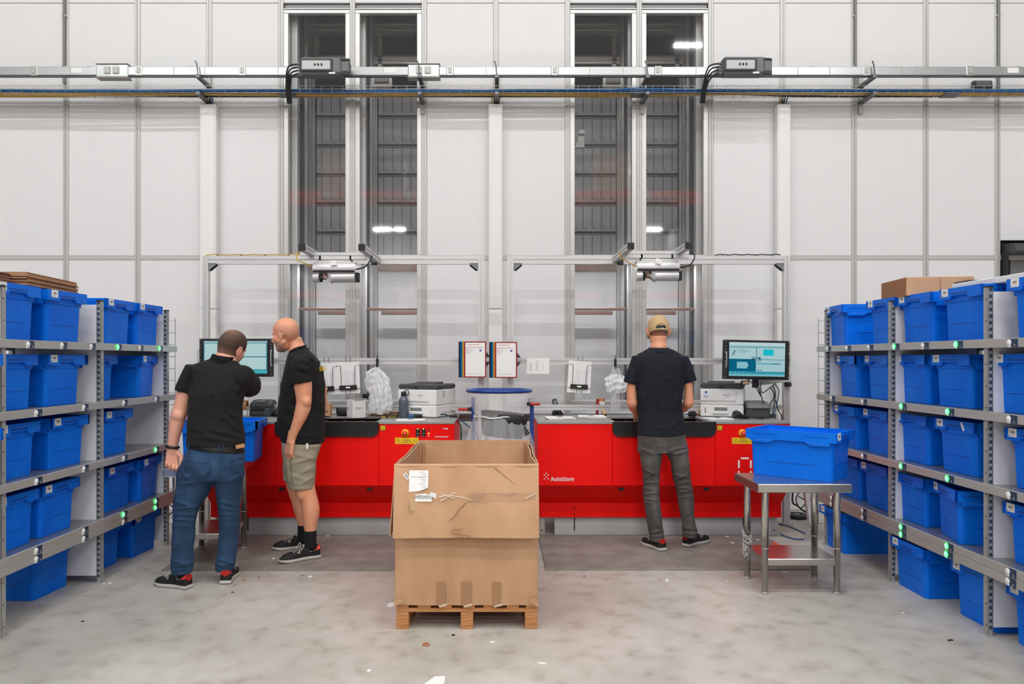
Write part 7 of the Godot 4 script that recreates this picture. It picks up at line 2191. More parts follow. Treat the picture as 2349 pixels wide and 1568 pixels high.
	if tint != null:
		var cl := PackedColorArray()
		cl.resize(verts.size())
		for i in verts.size(): cl[i] = tint.call(verts[i], nrm[i])
		arr[Mesh.ARRAY_COLOR] = cl
	var am := ArrayMesh.new()
	am.add_surface_from_arrays(Mesh.PRIMITIVE_TRIANGLES, arr)
	return am

func normals(v: PackedVector3Array, idx: PackedInt32Array) -> PackedVector3Array:
	var n := PackedVector3Array()
	n.resize(v.size())
	for i in range(0, idx.size(), 3):
		var a := idx[i]
		var b := idx[i + 1]
		var c := idx[i + 2]
		var f := (v[c] - v[a]).cross(v[b] - v[a])
		n[a] += f; n[b] += f; n[c] += f
	for i in n.size(): n[i] = n[i].normalized()
	return n

func joined(ms: Array) -> ArrayMesh:               # several nets as one mesh
	var st := SurfaceTool.new()
	st.begin(Mesh.PRIMITIVE_TRIANGLES)
	for m: ArrayMesh in ms: st.append_from(m, 0, Transform3D())
	return st.commit()

func px_of(p: Vector3) -> Vector2: return Vector2(CX + p.x / -p.z * F, CY - (p.y - EYE) / -p.z * F)

# cloth folds: ridges [px0, py0, px1, py1, width px, height m] on the side that faces the camera, and a fine ripple
func fold_post(folds: Array, ripple: float, seed_: int) -> Callable:
	var n := FastNoiseLite.new()
	n.seed = seed_
	n.frequency = 7.0
	n.fractal_octaves = 3
	return func(v: Vector3, nn: Vector3) -> Vector3:
		var o := ripple * n.get_noise_3d(v.x * 0.8, v.y * 1.7, v.z * 0.8)
		if nn.z > -0.35:
			var p := px_of(v)
			var front := smoothstep(-0.35, 0.15, nn.z)
			for f: Array in folds:
				var a := Vector2(f[0], f[1])
				var b := Vector2(f[2], f[3])
				if p.x < minf(a.x, b.x) - 14 or p.x > maxf(a.x, b.x) + 14 or p.y < minf(a.y, b.y) - 14 or p.y > maxf(a.y, b.y) + 14: continue
				var ab := b - a
				var h := clampf((p - a).dot(ab) / maxf(ab.length_squared(), 1.0), 0.0, 1.0)
				var d: float = p.distance_to(a + ab * h) / f[4]
				o += 1.6 * f[5] * front * exp(-d * d) * (1.0 - 0.6 * absf(2.0 * h - 1.0))
		return v + nn * o

func skin_tint(base: Color, seed_: int) -> Callable:
	var n := FastNoiseLite.new()
	n.seed = seed_
	n.frequency = 9.0
	var lin := base.srgb_to_linear()
	return func(v: Vector3, _nn: Vector3) -> Color:
		var g := n.get_noise_3d(v.x, v.y, v.z)
		return Color(lin.r * (1.0 + 0.05 * g), lin.g * (1.0 - 0.07 * g), lin.b * (1.0 - 0.08 * g))

# a hand from wrist and direction: palm and five bent fingers. fw: towards the fingertips, up: back of the hand, curl in radians
func hand_prims(wrist: Vector3, fw: Vector3, up: Vector3, thumb_side: float, curl: Array, size := 1.0) -> Array:
	fw = fw.normalized()
	var sd := fw.cross(up).normalized()
	up = sd.cross(fw).normalized()
	var out := []
	var s := size
	out.append(cap(wrist - fw * 0.05, wrist + fw * 0.015, 0.028 * s, 0.026 * s, 0.01))
	for q in [-0.027, -0.009, 0.009, 0.027]:
		out.append(cap(wrist + fw * 0.015 + sd * q * 0.6 * s, wrist + fw * 0.088 * s + sd * q * s - up * 0.002, 0.0165 * s, 0.0125 * s, 0.01))
	for i in 4:
		var q: float = [-0.029, -0.0097, 0.0097, 0.029][i] * s * thumb_side
		var l: float = [0.040, 0.045, 0.042, 0.033][i] * s
		var c: float = curl[i]
		var p: Vector3 = wrist + fw * (0.09 - 0.004 * absf(i - 1.0)) * s + sd * q
		var ang := 0.0
		var r: float = [0.0092, 0.0095, 0.009, 0.0082][i] * s
		for k in 3:
			ang += c * [0.8, 1.0, 0.7][k]
			var dir := fw.rotated(sd, -ang).normalized()
			var e: Vector3 = p + dir * l * [1.0, 0.66, 0.5][k]
			out.append(cap(p, e, r, r * 0.92, 0.003))
			p = e
			r *= 0.93
	var b := wrist + fw * 0.02 * s - sd * 0.022 * thumb_side * s - up * 0.006
	var th := [b, b + (fw * 0.62 - sd * 0.62 * thumb_side - up * 0.35).normalized() * 0.044 * s]
	th.append(th[1] + (fw * 0.9 - sd * 0.2 * thumb_side - up * 0.45 * (0.3 + curl[4])).normalized() * 0.034 * s)
	th.append(th[2] + (fw * 0.95 + sd * 0.1 * thumb_side - up * 0.6 * (0.2 + curl[4])).normalized() * 0.026 * s)
	out.append(cap(th[0], th[1], 0.0165 * s, 0.0125 * s, 0.008))
	out.append(cap(th[1], th[2], 0.0118 * s, 0.0105 * s, 0.003))
	out.append(cap(th[2], th[3], 0.0105 * s, 0.009 * s, 0.003))
	return out

# head in its own axes: +z face, +y up; h is the head's height
func head_prims(c: Vector3, bs: Basis, h: float, ear := 0.0) -> Array:
	var u := h / 0.235
	var o := []
	var at := func(x: float, y: float, z: float) -> Vector3: return c + bs * (Vector3(x, y, z) * u)
	o.append(egg(at.call(0, 0.045, -0.008), Vector3(0.077, 0.082, 0.098) * u, bs, 0.012))
	o.append(egg(at.call(0, 0.02, -0.028), Vector3(0.073, 0.075, 0.078) * u, bs, 0.012))
	o.append(egg(at.call(0, -0.03, 0.034), Vector3(0.062, 0.085, 0.062) * u, bs, 0.02))
	o.append(egg(at.call(0, -0.092, 0.06), Vector3(0.032, 0.024, 0.034) * u, bs, 0.02))            # chin
	for s in [-1.0, 1.0]:
		o.append(cap(at.call(s * 0.054, -0.055, 0.0), at.call(s * 0.03, -0.092, 0.055), 0.018 * u, 0.016 * u, 0.02))   # jaw
		o.append(egg(at.call(s * 0.04, -0.015, 0.062), Vector3(0.022, 0.02, 0.02) * u, bs, 0.016))                    # cheekbone
		o.append(cap(at.call(s * 0.012, 0.03, 0.084), at.call(s * 0.05, 0.028, 0.066), 0.01 * u, 0.009 * u, 0.012))   # brow
		o.append(egg(at.call(s * 0.031, 0.008, 0.073), Vector3(0.014, 0.011, 0.012) * u, bs, 0.003))                  # eye
		# ear: rim, lobe, bowl
		var e: Basis = bs * Basis(Vector3.UP, s * 0.45)
		o.append(egg(at.call(s * (0.08 + ear * 0.7), 0.0, -0.012), Vector3(0.007 + ear * 0.6, 0.031, 0.019) * u, e, 0.005))
		for k in 6:
			var a0 := -0.6 + k * 0.62
			var a1 := a0 + 0.62
			o.append(cap(at.call(s * (0.087 + ear), sin(a0) * 0.029 + 0.003, -0.016 - cos(a0) * 0.018), at.call(s * (0.087 + ear), sin(a1) * 0.029 + 0.003, -0.016 - cos(a1) * 0.018), 0.0046 * u, 0.0046 * u, 0.003))
		o.append(egg(at.call(s * 0.078, -0.03, -0.004), Vector3(0.006, 0.009, 0.008) * u, e, 0.004))
	o.append(cap(at.call(0, 0.014, 0.09), at.call(0, -0.026, 0.112), 0.0085 * u, 0.013 * u, 0.01))                    # nose
	for s in [-1.0, 1.0]: o.append(egg(at.call(s * 0.012, -0.03, 0.098), Vector3(0.009, 0.008, 0.01) * u, bs, 0.006))
	o.append(cap(at.call(-0.02, -0.056, 0.084), at.call(0.02, -0.056, 0.084), 0.0065 * u, 0.0065 * u, 0.006))        # lips
	o.append(cap(at.call(-0.017, -0.068, 0.083), at.call(0.017, -0.068, 0.083), 0.0068 * u, 0.0068 * u, 0.006))
	return o

# ---------------------------------------------------------------- shoes: sole, upper, heel patch, stripes, laces
func shoe(t: Node3D, heel: Vector3, toe: Vector3, left: bool) -> void:
	var dir := toe - heel
	var len := clampf(dir.length(), 0.275, 0.305)
	var mid := (heel + toe) / 2
	dir = dir.normalized()
	var side := dir.cross(Vector3.UP).normalized()
	var x := Transform3D(Basis(side, Vector3.UP, -dir), mid - dir * -0.0 )   # local x side, y up, -z toe
	var inner := 1.0 if left else -1.0
	var half := func(q: float) -> float:
		return [0.034, 0.0365, 0.034, 0.0325, 0.036, 0.043, 0.048, 0.047, 0.037, 0.012][clampi(int(q * 9.0), 0, 9)] * (1.0 - fposmod(q * 9.0, 1.0)) + [0.034, 0.0365, 0.034, 0.0325, 0.036, 0.043, 0.048, 0.047, 0.037, 0.012][clampi(int(q * 9.0) + 1, 0, 9)] * fposmod(q * 9.0, 1.0) if q < 1.0 else 0.012
	var top := func(q: float) -> float:
		var tb := [0.094, 0.088, 0.08, 0.088, 0.096, 0.084, 0.072, 0.065, 0.056, 0.032]
		var i := clampi(int(q * 9.0), 0, 8)
		return lerpf(tb[i], tb[i + 1], clampf(q * 9.0 - i, 0.0, 1.0))
	var bow := func(q: float) -> float: return inner * 0.008 * sin(q * PI)
	var surf := func(q: float, v: float, off: float) -> Vector3:     # v 0..1 from the left sole edge over the top to the right
		var hw: float = half.call(q)
		var ht: float = top.call(q) - 0.022
		var a := PI * (1.0 - v)
		var cxx := cos(a)
		var syy := sin(a)
		var ex := 0.62
		var px: float = signf(cxx) * pow(absf(cxx), ex) * (hw + off) * (1.0 - 0.28 * (1.0 - absf(cxx)) * 0.0)
		var py: float = pow(maxf(syy, 0.0), 0.75) * (ht + off)
		return x * Vector3(px + bow.call(q), 0.022 + py, len * (0.5 - q))
	var grid := func(q0: float, q1: float, v0: float, v1: float, off: float, nq: int, nv: int) -> MB:
		var b := MB.new()
		b.st.set_smooth_group(1)
		for i in nq:
			for j in nv:
				var a0: float = lerpf(q0, q1, float(i) / nq)
				var a1: float = lerpf(q0, q1, float(i + 1) / nq)
				var b0: float = lerpf(v0, v1, float(j) / nv)
				var b1: float = lerpf(v0, v1, float(j + 1) / nv)
				b.quad(surf.call(a0, b0, off), surf.call(a0, b1, off), surf.call(a1, b1, off), surf.call(a1, b0, off))
		return b
	var up: MB = grid.call(0.0, 1.0, 0.0, 1.0, 0.0, 30, 18)
	var cap0: Array = []
	var cap1: Array = []
	for j in 19:
		cap0.append(surf.call(0.0, j / 18.0, 0.0))
		cap1.append(surf.call(1.0, j / 18.0, 0.0))
	for j in 18:
		up.poly([x * Vector3(0, 0.022, len * 0.5), cap0[j], cap0[j + 1]], x * Vector3(0, 0.03, 0))
		up.poly([x * Vector3(0, 0.022, -len * 0.5), cap1[j], cap1[j + 1]], x * Vector3(0, 0.03, 0))
	var u := obj("shoe", up, M.shoe_black, t)
	# sole with a little toe spring
	var sole := MB.new()
	var rings := []
	for lv in [[0.0, 0.94], [0.004, 1.02], [0.016, 1.1], [0.026, 1.06]]:
		var ring := []
		for s in [1.0, -1.0]:
			for i in 20:
				var q := (i if s > 0 else 19 - i) / 19.0
				var spring: float = 0.012 * pow(maxf(0.0, q - 0.72) / 0.28, 2.0) + 0.003 * pow(maxf(0.0, 0.12 - q) / 0.12, 2.0)
				var z: float = len * (0.5 - q) * (1.03 if lv[1] > 1.0 else 1.0)
				ring.append(x * Vector3(s * half.call(q) * lv[1] + bow.call(q), lv[0] + spring * (1.0 - lv[0] / 0.03), z))
		rings.append(ring)
	sole.loft([rings[1], rings[2], rings[3]], true)
	obj("sole", sole, M.shoe_sole, u)
	var tread := MB.new()
	tread.loft([rings[0], rings[1]], true)
	obj("tread", tread, M.black, u)
	# heel patch wraps the back
	var hp := MB.new()
	var pts0 := []
	obj("heel_patch", grid.call(0.0, 0.14, 0.2, 0.8, 0.003, 6, 10), M.shoe_red, u)
	var bk := MB.new()
	for j in 10:
		var v0 := 0.2 + 0.06 * j
		var p0: Vector3 = surf.call(0.0, v0, 0.003)
		var p1: Vector3 = surf.call(0.0, v0 + 0.06, 0.003)
		var back := x.basis.z * 0.004
		var base := x * Vector3(0, 0.052, len * 0.5)
		bk.tri(base + back, p0 + back, p1 + back)
		bk.tri(base + back, p1 + back, p0 + back)
	obj("heel_patch", bk, M.shoe_red, u)
	# collar opening, tongue
	obj("collar", MB.new().tube(curve([surf.call(0.03, 0.5, 0.004), surf.call(0.1, 0.7, 0.003), surf.call(0.26, 0.66, 0.004), surf.call(0.42, 0.56, 0.006), surf.call(0.44, 0.5, 0.01), surf.call(0.42, 0.44, 0.006), surf.call(0.26, 0.34, 0.004), surf.call(0.1, 0.3, 0.003), surf.call(0.03, 0.5, 0.004)], 4), 0.006, 6), M.soft_black, u)
	# light stripes down both sides and a small triangle badge
	for s in [0, 1]:
		var f := func(v: float) -> float: return v if s == 0 else 1.0 - v
		for seg in [[0.42, 0.4, 0.25, 0.16], [0.25, 0.16, 0.04, 0.24]]:
			var b := MB.new()
			b.st.set_smooth_group(1)
			for i in 8:
				var t0 := i / 8.0
				var t1 := (i + 1) / 8.0
				var q0: float = lerpf(seg[0], seg[2], t0)
				var q1: float = lerpf(seg[0], seg[2], t1)
				var v0: float = lerpf(seg[1], seg[3], t0)
				var v1: float = lerpf(seg[1], seg[3], t1)
				var A: Vector3 = surf.call(q0, f.call(v0), 0.0022)
				var B: Vector3 = surf.call(q1, f.call(v1), 0.0022)
				var C: Vector3 = surf.call(q1 - 0.02, f.call(v1 + 0.035), 0.0022)
				var D: Vector3 = surf.call(q0 - 0.02, f.call(v0 + 0.035), 0.0022)
				b.quad(A, B, C, D)
				b.quad(D, C, B, A)
			obj("stripe", b, M.lace, u)
		var tb := MB.new()
		var P0: Vector3 = surf.call(0.6, f.call(0.26), 0.003)
		var P1: Vector3 = surf.call(0.5, f.call(0.32), 0.003)
		var P2: Vector3 = surf.call(0.52, f.call(0.12), 0.003)
		tb.tri(P0, P1, P2); tb.tri(P0, P2, P1)
		obj("badge", tb, M.lace, u)
	# laces
	for i in 5:
		var q := 0.46 + i * 0.05
		obj("lace", MB.new().tube([surf.call(q, 0.33, 0.003), surf.call(q + 0.02, 0.5, 0.008), surf.call(q + 0.0, 0.67, 0.003)], 0.003, 5), M.lace, u)
	for s in [0.36, 0.64]:
		obj("lace", MB.new().tube(curve([surf.call(0.47, 0.5, 0.01), surf.call(0.42, s, 0.035), surf.call(0.5, s + (s - 0.5) * 0.9, 0.02), surf.call(0.55, s + (s - 0.5) * 0.6, 0.005)], 5), 0.0028, 5), M.lace, u)

# ---------------------------------------------------------------- the three men
func people() -> void:
	man_cap()
	man_bald()
	man_polo()

func shrink(secs: Array, by: float, dz := 0.0, zr := 0.8) -> Array:
	var out := []
	for s in secs:
		var m: float = (s[1] + s[2]) / 2.0
		var h: float = (s[2] - s[1]) / 2.0 - by
		out.append([s[0], m - h, m + h, s[3] + dz, s[4] * zr])
	return out

func man_cap() -> void:
	var d := 5.85
	var t := thing("person", "person in beige cap, navy T-shirt and grey jeans standing at the right workstation", "person", Vector3.ZERO)
	var torso := [[798, 1489, 1532, 0.0, 0.062], [803, 1479, 1547, 0.0, 0.075], [811, 1464, 1561, 0.0, 0.088], [820, 1455, 1572, 0.0, 0.1], [838, 1455, 1573, 0.0, 0.118], [865, 1457, 1570, 0.0, 0.125], [900, 1460, 1567, 0.0, 0.118], [930, 1462, 1566, 0.0, 0.112], [960, 1463, 1568, 0.0, 0.115], [985, 1462, 1571, 0.0, 0.12], [998, 1462, 1571.5, 0.0, 0.121]]
	var sl_l := [[816, 1452, 1478, -0.01, 0.06], [828, 1447, 1476, -0.01, 0.066], [845, 1441, 1470, -0.01, 0.068], [865, 1434, 1463, -0.01, 0.068], [882, 1430, 1459, -0.01, 0.068]]
	var sl_r := [[816, 1550, 1577, -0.01, 0.06], [828, 1553, 1582, -0.01, 0.066], [845, 1560, 1588, -0.01, 0.068], [865, 1566, 1594, -0.01, 0.068], [878, 1569, 1598, -0.01, 0.068]]
	var arm_l := [[820, 1452, 1472, -0.01, 0.045], [860, 1440, 1460, -0.01, 0.046], [890, 1438, 1458, -0.01, 0.045], [912, 1438, 1459, -0.012, 0.042], [925, 1438.8, 1461, -0.02, 0.042]]
	var arm_r := [[820, 1556, 1576, -0.01, 0.045], [860, 1567, 1587, -0.01, 0.046], [890, 1570, 1589, -0.01, 0.045], [912, 1569, 1590.5, -0.012, 0.042], [925, 1568, 1590.5, -0.02, 0.042]]
	var legs := man_cap_legs()
	# body: head, neck, arms, hands, hidden trunk and legs, one surface
	var hc := P(1511, 762, d + 0.02) + Vector3(0, 0.0, -0.02)
	var hb := Basis(Vector3.UP, PI) * Basis(Vector3.RIGHT, 0.22)
	var neck := loft_px([[770, 1493, 1529, -0.012, 0.062], [785, 1494, 1528, -0.01, 0.06], [796, 1492, 1530, -0.005, 0.064], [806, 1486, 1538, 0.0, 0.07]], d)
	var elbow_l := P(1449.5, 925, d + 0.02)
	var elbow_r := P(1579.5, 925, d + 0.02)
	var hand_l := Vector3(elbow_l.x + 0.085, 1.075, -6.1)
	var hand_r := Vector3(elbow_r.x - 0.06, 1.075, -6.1)
	var body := [loft_px(arm_l, d), loft_px(arm_r, d), neck, loft_px(shrink(torso, 5.0), d), loft_px(shrink(legs[0], 3.0), d), loft_px(shrink(legs[1], 3.0), d)]
	for q in [[elbow_l, hand_l], [elbow_r, hand_r]]:
		body.append(egg(q[0] + Vector3(0, 0.012, 0.012), Vector3(0.035, 0.045, 0.037)))
		body.append(cap(q[0], q[0].lerp(q[1], 0.35), 0.036, 0.038, 0.02))
		body.append(cap(q[0].lerp(q[1], 0.35), q[1], 0.038, 0.026, 0.02))
	var skin := skin_tint(rgb(230, 160, 126), 5)
	var hl := hand_prims(hand_l, Vector3(0.25, -0.25, -1), Vector3(0, 1, -0.2), -1.0, [0.35, 0.4, 0.45, 0.5, 0.4])
	var hr := hand_prims(hand_r, Vector3(-0.25, -0.25, -1), Vector3(0, 1, -0.2), 1.0, [0.35, 0.4, 0.45, 0.5, 0.4])
	put("body", joined([net(body, 0.009, null, skin), net(head_prims(hc, hb, 0.225, 0.01), 0.0045, null, skin), net(hl, 0.0035, null, skin), net(hr, 0.0035, null, skin)]), M.skin, t)
	# short dark hair under the cap
	var hair_c := func(p: Vector3) -> float:
		var q := hb.inverse() * (p - hc)
		return maxf(q.z - 0.02, -0.05 - q.y - 0.15 * maxf(0.0, absf(q.x) - 0.045))
	var dark := rgb(92, 58, 42).srgb_to_linear()
	var pale := rgb(190, 128, 102).srgb_to_linear()
	put("hair", net([egg(hc + hb * Vector3(0, 0.04, -0.01), Vector3(0.0765, 0.082, 0.0975), hb), egg(hc + hb * Vector3(0, 0.015, -0.03), Vector3(0.072, 0.074, 0.077), hb)], 0.006, null, func(v: Vector3, _n: Vector3) -> Color:
		var q := hb.inverse() * (v - hc)
		return dark.lerp(pale, smoothstep(0.0, -0.055, q.y)), hair_c), M.hair, t)
	# cap: crown, strap, opening, button, peak in front
	var cc := hc + hb * Vector3(0, 0.048, -0.008)
	var crown_cut := func(p: Vector3) -> float:
		var q := hb.inverse() * (p - cc)
		var hole := Vector2(q.x / 0.043, (q.y + 0.038) / 0.034).length() - 1.0
		var open: float = -hole * 0.03 if q.z < 0.0 and q.y > -0.044 else -1.0
		return maxf(maxf(-0.058 - q.y, open), -1.0)
	var cap_n := put("cap", net([egg(cc, Vector3(0.0845, 0.092, 0.105), hb), egg(cc + hb * Vector3(0, -0.03, -0.005), Vector3(0.0845, 0.075, 0.102), hb)], 0.005, null, null, func(p: Vector3) -> float: return maxf(-0.058 - (hb.inverse() * (p - cc)).y, -1.0)), M.cap, t, "beige baseball cap with a strap at the back")
	var cap_z := func(x: float, y: float) -> float:
		var z1 := -sqrt(maxf(0.0, 1.0 - pow(x / 0.0845, 2.0) - pow(y / 0.092, 2.0))) * 0.105
		var z2 := -sqrt(maxf(0.0, 1.0 - pow(x / 0.0845, 2.0) - pow((y + 0.03) / 0.075, 2.0))) * 0.102 - 0.005
		return minf(z1, z2) - 0.002
	var op := MB.new()
	var arc := []
	for k in 15:
		var a := PI * k / 14.0
		var ax := cos(a) * 0.042
		var ay := -0.04 + sin(a) * 0.038
		var zz: float = cap_z.call(ax, ay)
		arc.append([ax, ay, zz])
	for k in 14:
		for j in 6:
			var q := []
			for e in [[k, j], [k + 1, j], [k + 1, j + 1], [k, j + 1]]:
				var ax: float = arc[e[0]][0]
				var ay: float = lerpf(-0.042, arc[e[0]][1], e[1] / 6.0)
				q.append(cc + hb * Vector3(ax, ay, cap_z.call(ax, ay) - 0.001))
			op.poly(q, cc)
	obj("opening", op, M.leather, cap_n)
	var rimp := []
	for q in arc: rimp.append(cc + hb * Vector3(q[0], q[1], q[2] - 0.003))
	obj("opening_hem", MB.new().tube(rimp, 0.003, 6), M.cap, cap_n)
	var strap := []
	for k in 13:
		var a := -0.62 + 1.24 * k / 12.0
		strap.append(cc + hb * Vector3(sin(a) * 0.086, -0.049, -cos(a) * 0.109))
	obj("strap", MB.new().tube(strap, 0.0065, 6), M.cap, cap_n)
	obj("buckle", MB.new().at(Transform3D(hb, cc + hb * Vector3(-0.014, -0.048, -0.112))).box(Vector3.ZERO, Vector3(0.02, 0.012, 0.005), 0.002), M.light_grey, cap_n)
	obj("top_button", MB.new().at(Transform3D(hb, cc + hb * Vector3(0, 0.09, 0))).lathe([[0.008, 0.0], [0.008, 0.003], [0.0, 0.006]], 10), M.cap, cap_n)
	for k in 6:
		var a := TAU * k / 6.0 + 0.5
		var sm := []
		for j in 9:
			var b := PI / 2 * (1.0 - j / 8.0 * 0.95)
			sm.append(cc + hb * Vector3(cos(b) * sin(a) * 0.0853, sin(b) * 0.0928, cos(b) * cos(a) * 0.1058))
		obj("seam", MB.new().tube(sm, 0.0011, 4), M.cork, cap_n)
	var pk := MB.new()
	for s in [0.0, 1.0]:
		var ring := []
		for k in 13:
			var a := -1.1 + 2.2 * k / 12.0
			ring.append(cc + hb * Vector3(sin(a) * 0.08, -0.045 - 0.012 * s - 0.02 * s * absf(sin(a)), cos(a) * (0.095 + 0.07 * s * cos(a))))
		if s == 0.0: rimp = ring
		else:
			for k in 12:
				pk.quad(rimp[k], rimp[k + 1], ring[k + 1], ring[k])
				pk.quad(ring[k] - Vector3(0, 0.003, 0), ring[k + 1] - Vector3(0, 0.003, 0), rimp[k + 1] - Vector3(0, 0.003, 0), rimp[k] - Vector3(0, 0.003, 0))
	obj("peak", pk, M.cap, cap_n)
	var chain := []
	for k in 13:
		var a := PI * (0.12 + 0.76 * k / 12.0)
		chain.append(P(1511, 795 - 1.5 * sin(a), d) + Vector3(cos(a) * 0.064, -0.004 * sin(a), sin(a) * 0.072))
	obj("necklace", MB.new().tube(chain, 0.0016, 5), M.steel, t)
	# shirt
	var folds := [[1515, 880, 1520, 960, 8, 0.004], [1500, 900, 1508, 985, 7, -0.004], [1560, 890, 1545, 940, 5, 0.005], [1466, 890, 1482, 935, 5, 0.005], [1500, 806, 1528, 806, 2.5, 0.004], [1500, 811, 1526, 810, 2.5, -0.004], [1470, 965, 1540, 990, 6, 0.003], [1566, 960, 1530, 985, 5, 0.004], [1570, 900, 1566, 950, 4, -0.005], [1460, 900, 1464, 950, 4, -0.005], [1572, 835, 1568, 875, 4, -0.006], [1458, 835, 1461, 880, 4, -0.006], [1462, 989, 1571, 989, 1.2, -0.0022], [1432, 879, 1458, 884, 1.0, -0.002]]
	var sh := [loft_px(torso, d), loft_px(sl_l, d, -0.28), loft_px(sl_r, d, 0.3)]
	for q in sh: q.k = 0.016
	put("shirt", net(sh, 0.0075, fold_post(folds, 0.004, 2)), M.tee_navy, t)
	obj("neck_band", MB.new().tube(curve([P(1489, 797.5, d + 0.01), P(1496, 799, d - 0.045), P(1511, 799.5, d - 0.064), P(1526, 799, d - 0.045), P(1533, 797.5, d + 0.01)], 5), 0.006, 6), M.tee_navy, t)
	# jeans
	var jf := []
	for q in [[1480, 1077, 1508, 1088, 3.0, 0.008], [1508, 1078, 1476, 1099, 3.0, 0.007], [1477, 1108, 1510, 1104, 2.5, 0.006], [1477, 1119, 1511, 1124, 2.4, 0.006], [1476, 1133, 1511, 1128, 2.5, 0.006], [1478, 1143, 1511, 1148, 2.2, 0.005], [1478, 1151, 1508, 1155, 2.0, 0.003], [1502, 1190, 1518, 1215, 3.0, 0.007], [1492, 1222, 1521, 1216, 2.5, 0.007], [1493, 1231, 1522, 1228, 2.2, 0.007], [1494, 1238, 1520, 1236, 2.0, 0.005], [1546, 1088, 1578, 1094, 3.0, 0.008], [1580, 1084, 1548, 1102, 3.0, 0.007], [1552, 1110, 1584, 1103, 2.5, 0.007], [1554, 1117, 1586, 1120, 2.3, 0.006], [1557, 1129, 1589, 1124, 2.4, 0.006], [1560, 1140, 1590, 1138, 2.2, 0.005], [1570, 1210, 1597, 1214, 2.5, 0.007], [1568, 1222, 1594, 1224, 2.3, 0.007], [1566, 1196, 1572, 1210, 2.5, 0.006], [1463, 1024, 1500, 1042, 2.4, 0.006], [1536, 1033, 1577, 1024, 2.4, 0.007], [1540, 1042, 1577, 1036, 2.2, 0.006], [1468, 1012, 1490, 1016, 2.0, 0.004], [1545, 1004, 1570, 1000, 2.0, 0.005]]: jf.append(q)
	var js := [loft_px(legs[2], d), loft_px(legs[0], d), loft_px(legs[1], d)]
	for q in js: q.k = 0.02
	put("jeans", net(js, 0.0075, fold_post(jf, 0.004, 4)), M.grey_jean, t)
	for q in [[G(1519, 1266.5), G(1475, 1249), true], [G(1571, 1257.5), G(1627, 1243), false]]:
		shoe(t, q[0] + Vector3(0, 0.012, 0), q[1] + Vector3(0, 0.012, 0), q[2])

func man_cap_legs() -> Array:
	var l := [[1030, 1464, 1519, 0.0, 0.105], [1045, 1468.5, 1519, 0.0, 0.098], [1060, 1470.6, 1516, 0.0, 0.093], [1080, 1474.6, 1513, 0.0, 0.085], [1100, 1476, 1512, 0.0, 0.078], [1130, 1475.6, 1511.5, 0.0, 0.07], [1150, 1476.6, 1513.5, -0.005, 0.068], [1180, 1482.5, 1518, -0.01, 0.064], [1210, 1486, 1520, -0.015, 0.06], [1225, 1489, 1522, -0.015, 0.06], [1240, 1491, 1523, -0.015, 0.062]]
	var r := [[1030, 1520, 1577, 0.0, 0.105], [1045, 1530, 1579, 0.0, 0.098], [1060, 1539, 1580.7, 0.0, 0.093], [1080, 1541, 1582, 0.0, 0.085], [1100, 1545, 1583.5, -0.005, 0.078], [1130, 1552.6, 1589.5, -0.01, 0.07], [1150, 1555.6, 1591.8, -0.02, 0.068], [1180, 1560.6, 1592, -0.04, 0.062], [1200, 1565, 1594, -0.05, 0.06], [1215, 1565, 1599, -0.06, 0.062], [1230, 1566.5, 1597, -0.06, 0.064]]
	var hips := [[988, 1464, 1569, 0.0, 0.11], [1000, 1462.5, 1572, 0.0, 0.116], [1020, 1463, 1576, 0.0, 0.122], [1036, 1465, 1578, 0.0, 0.112]]
	return [l, r, hips]

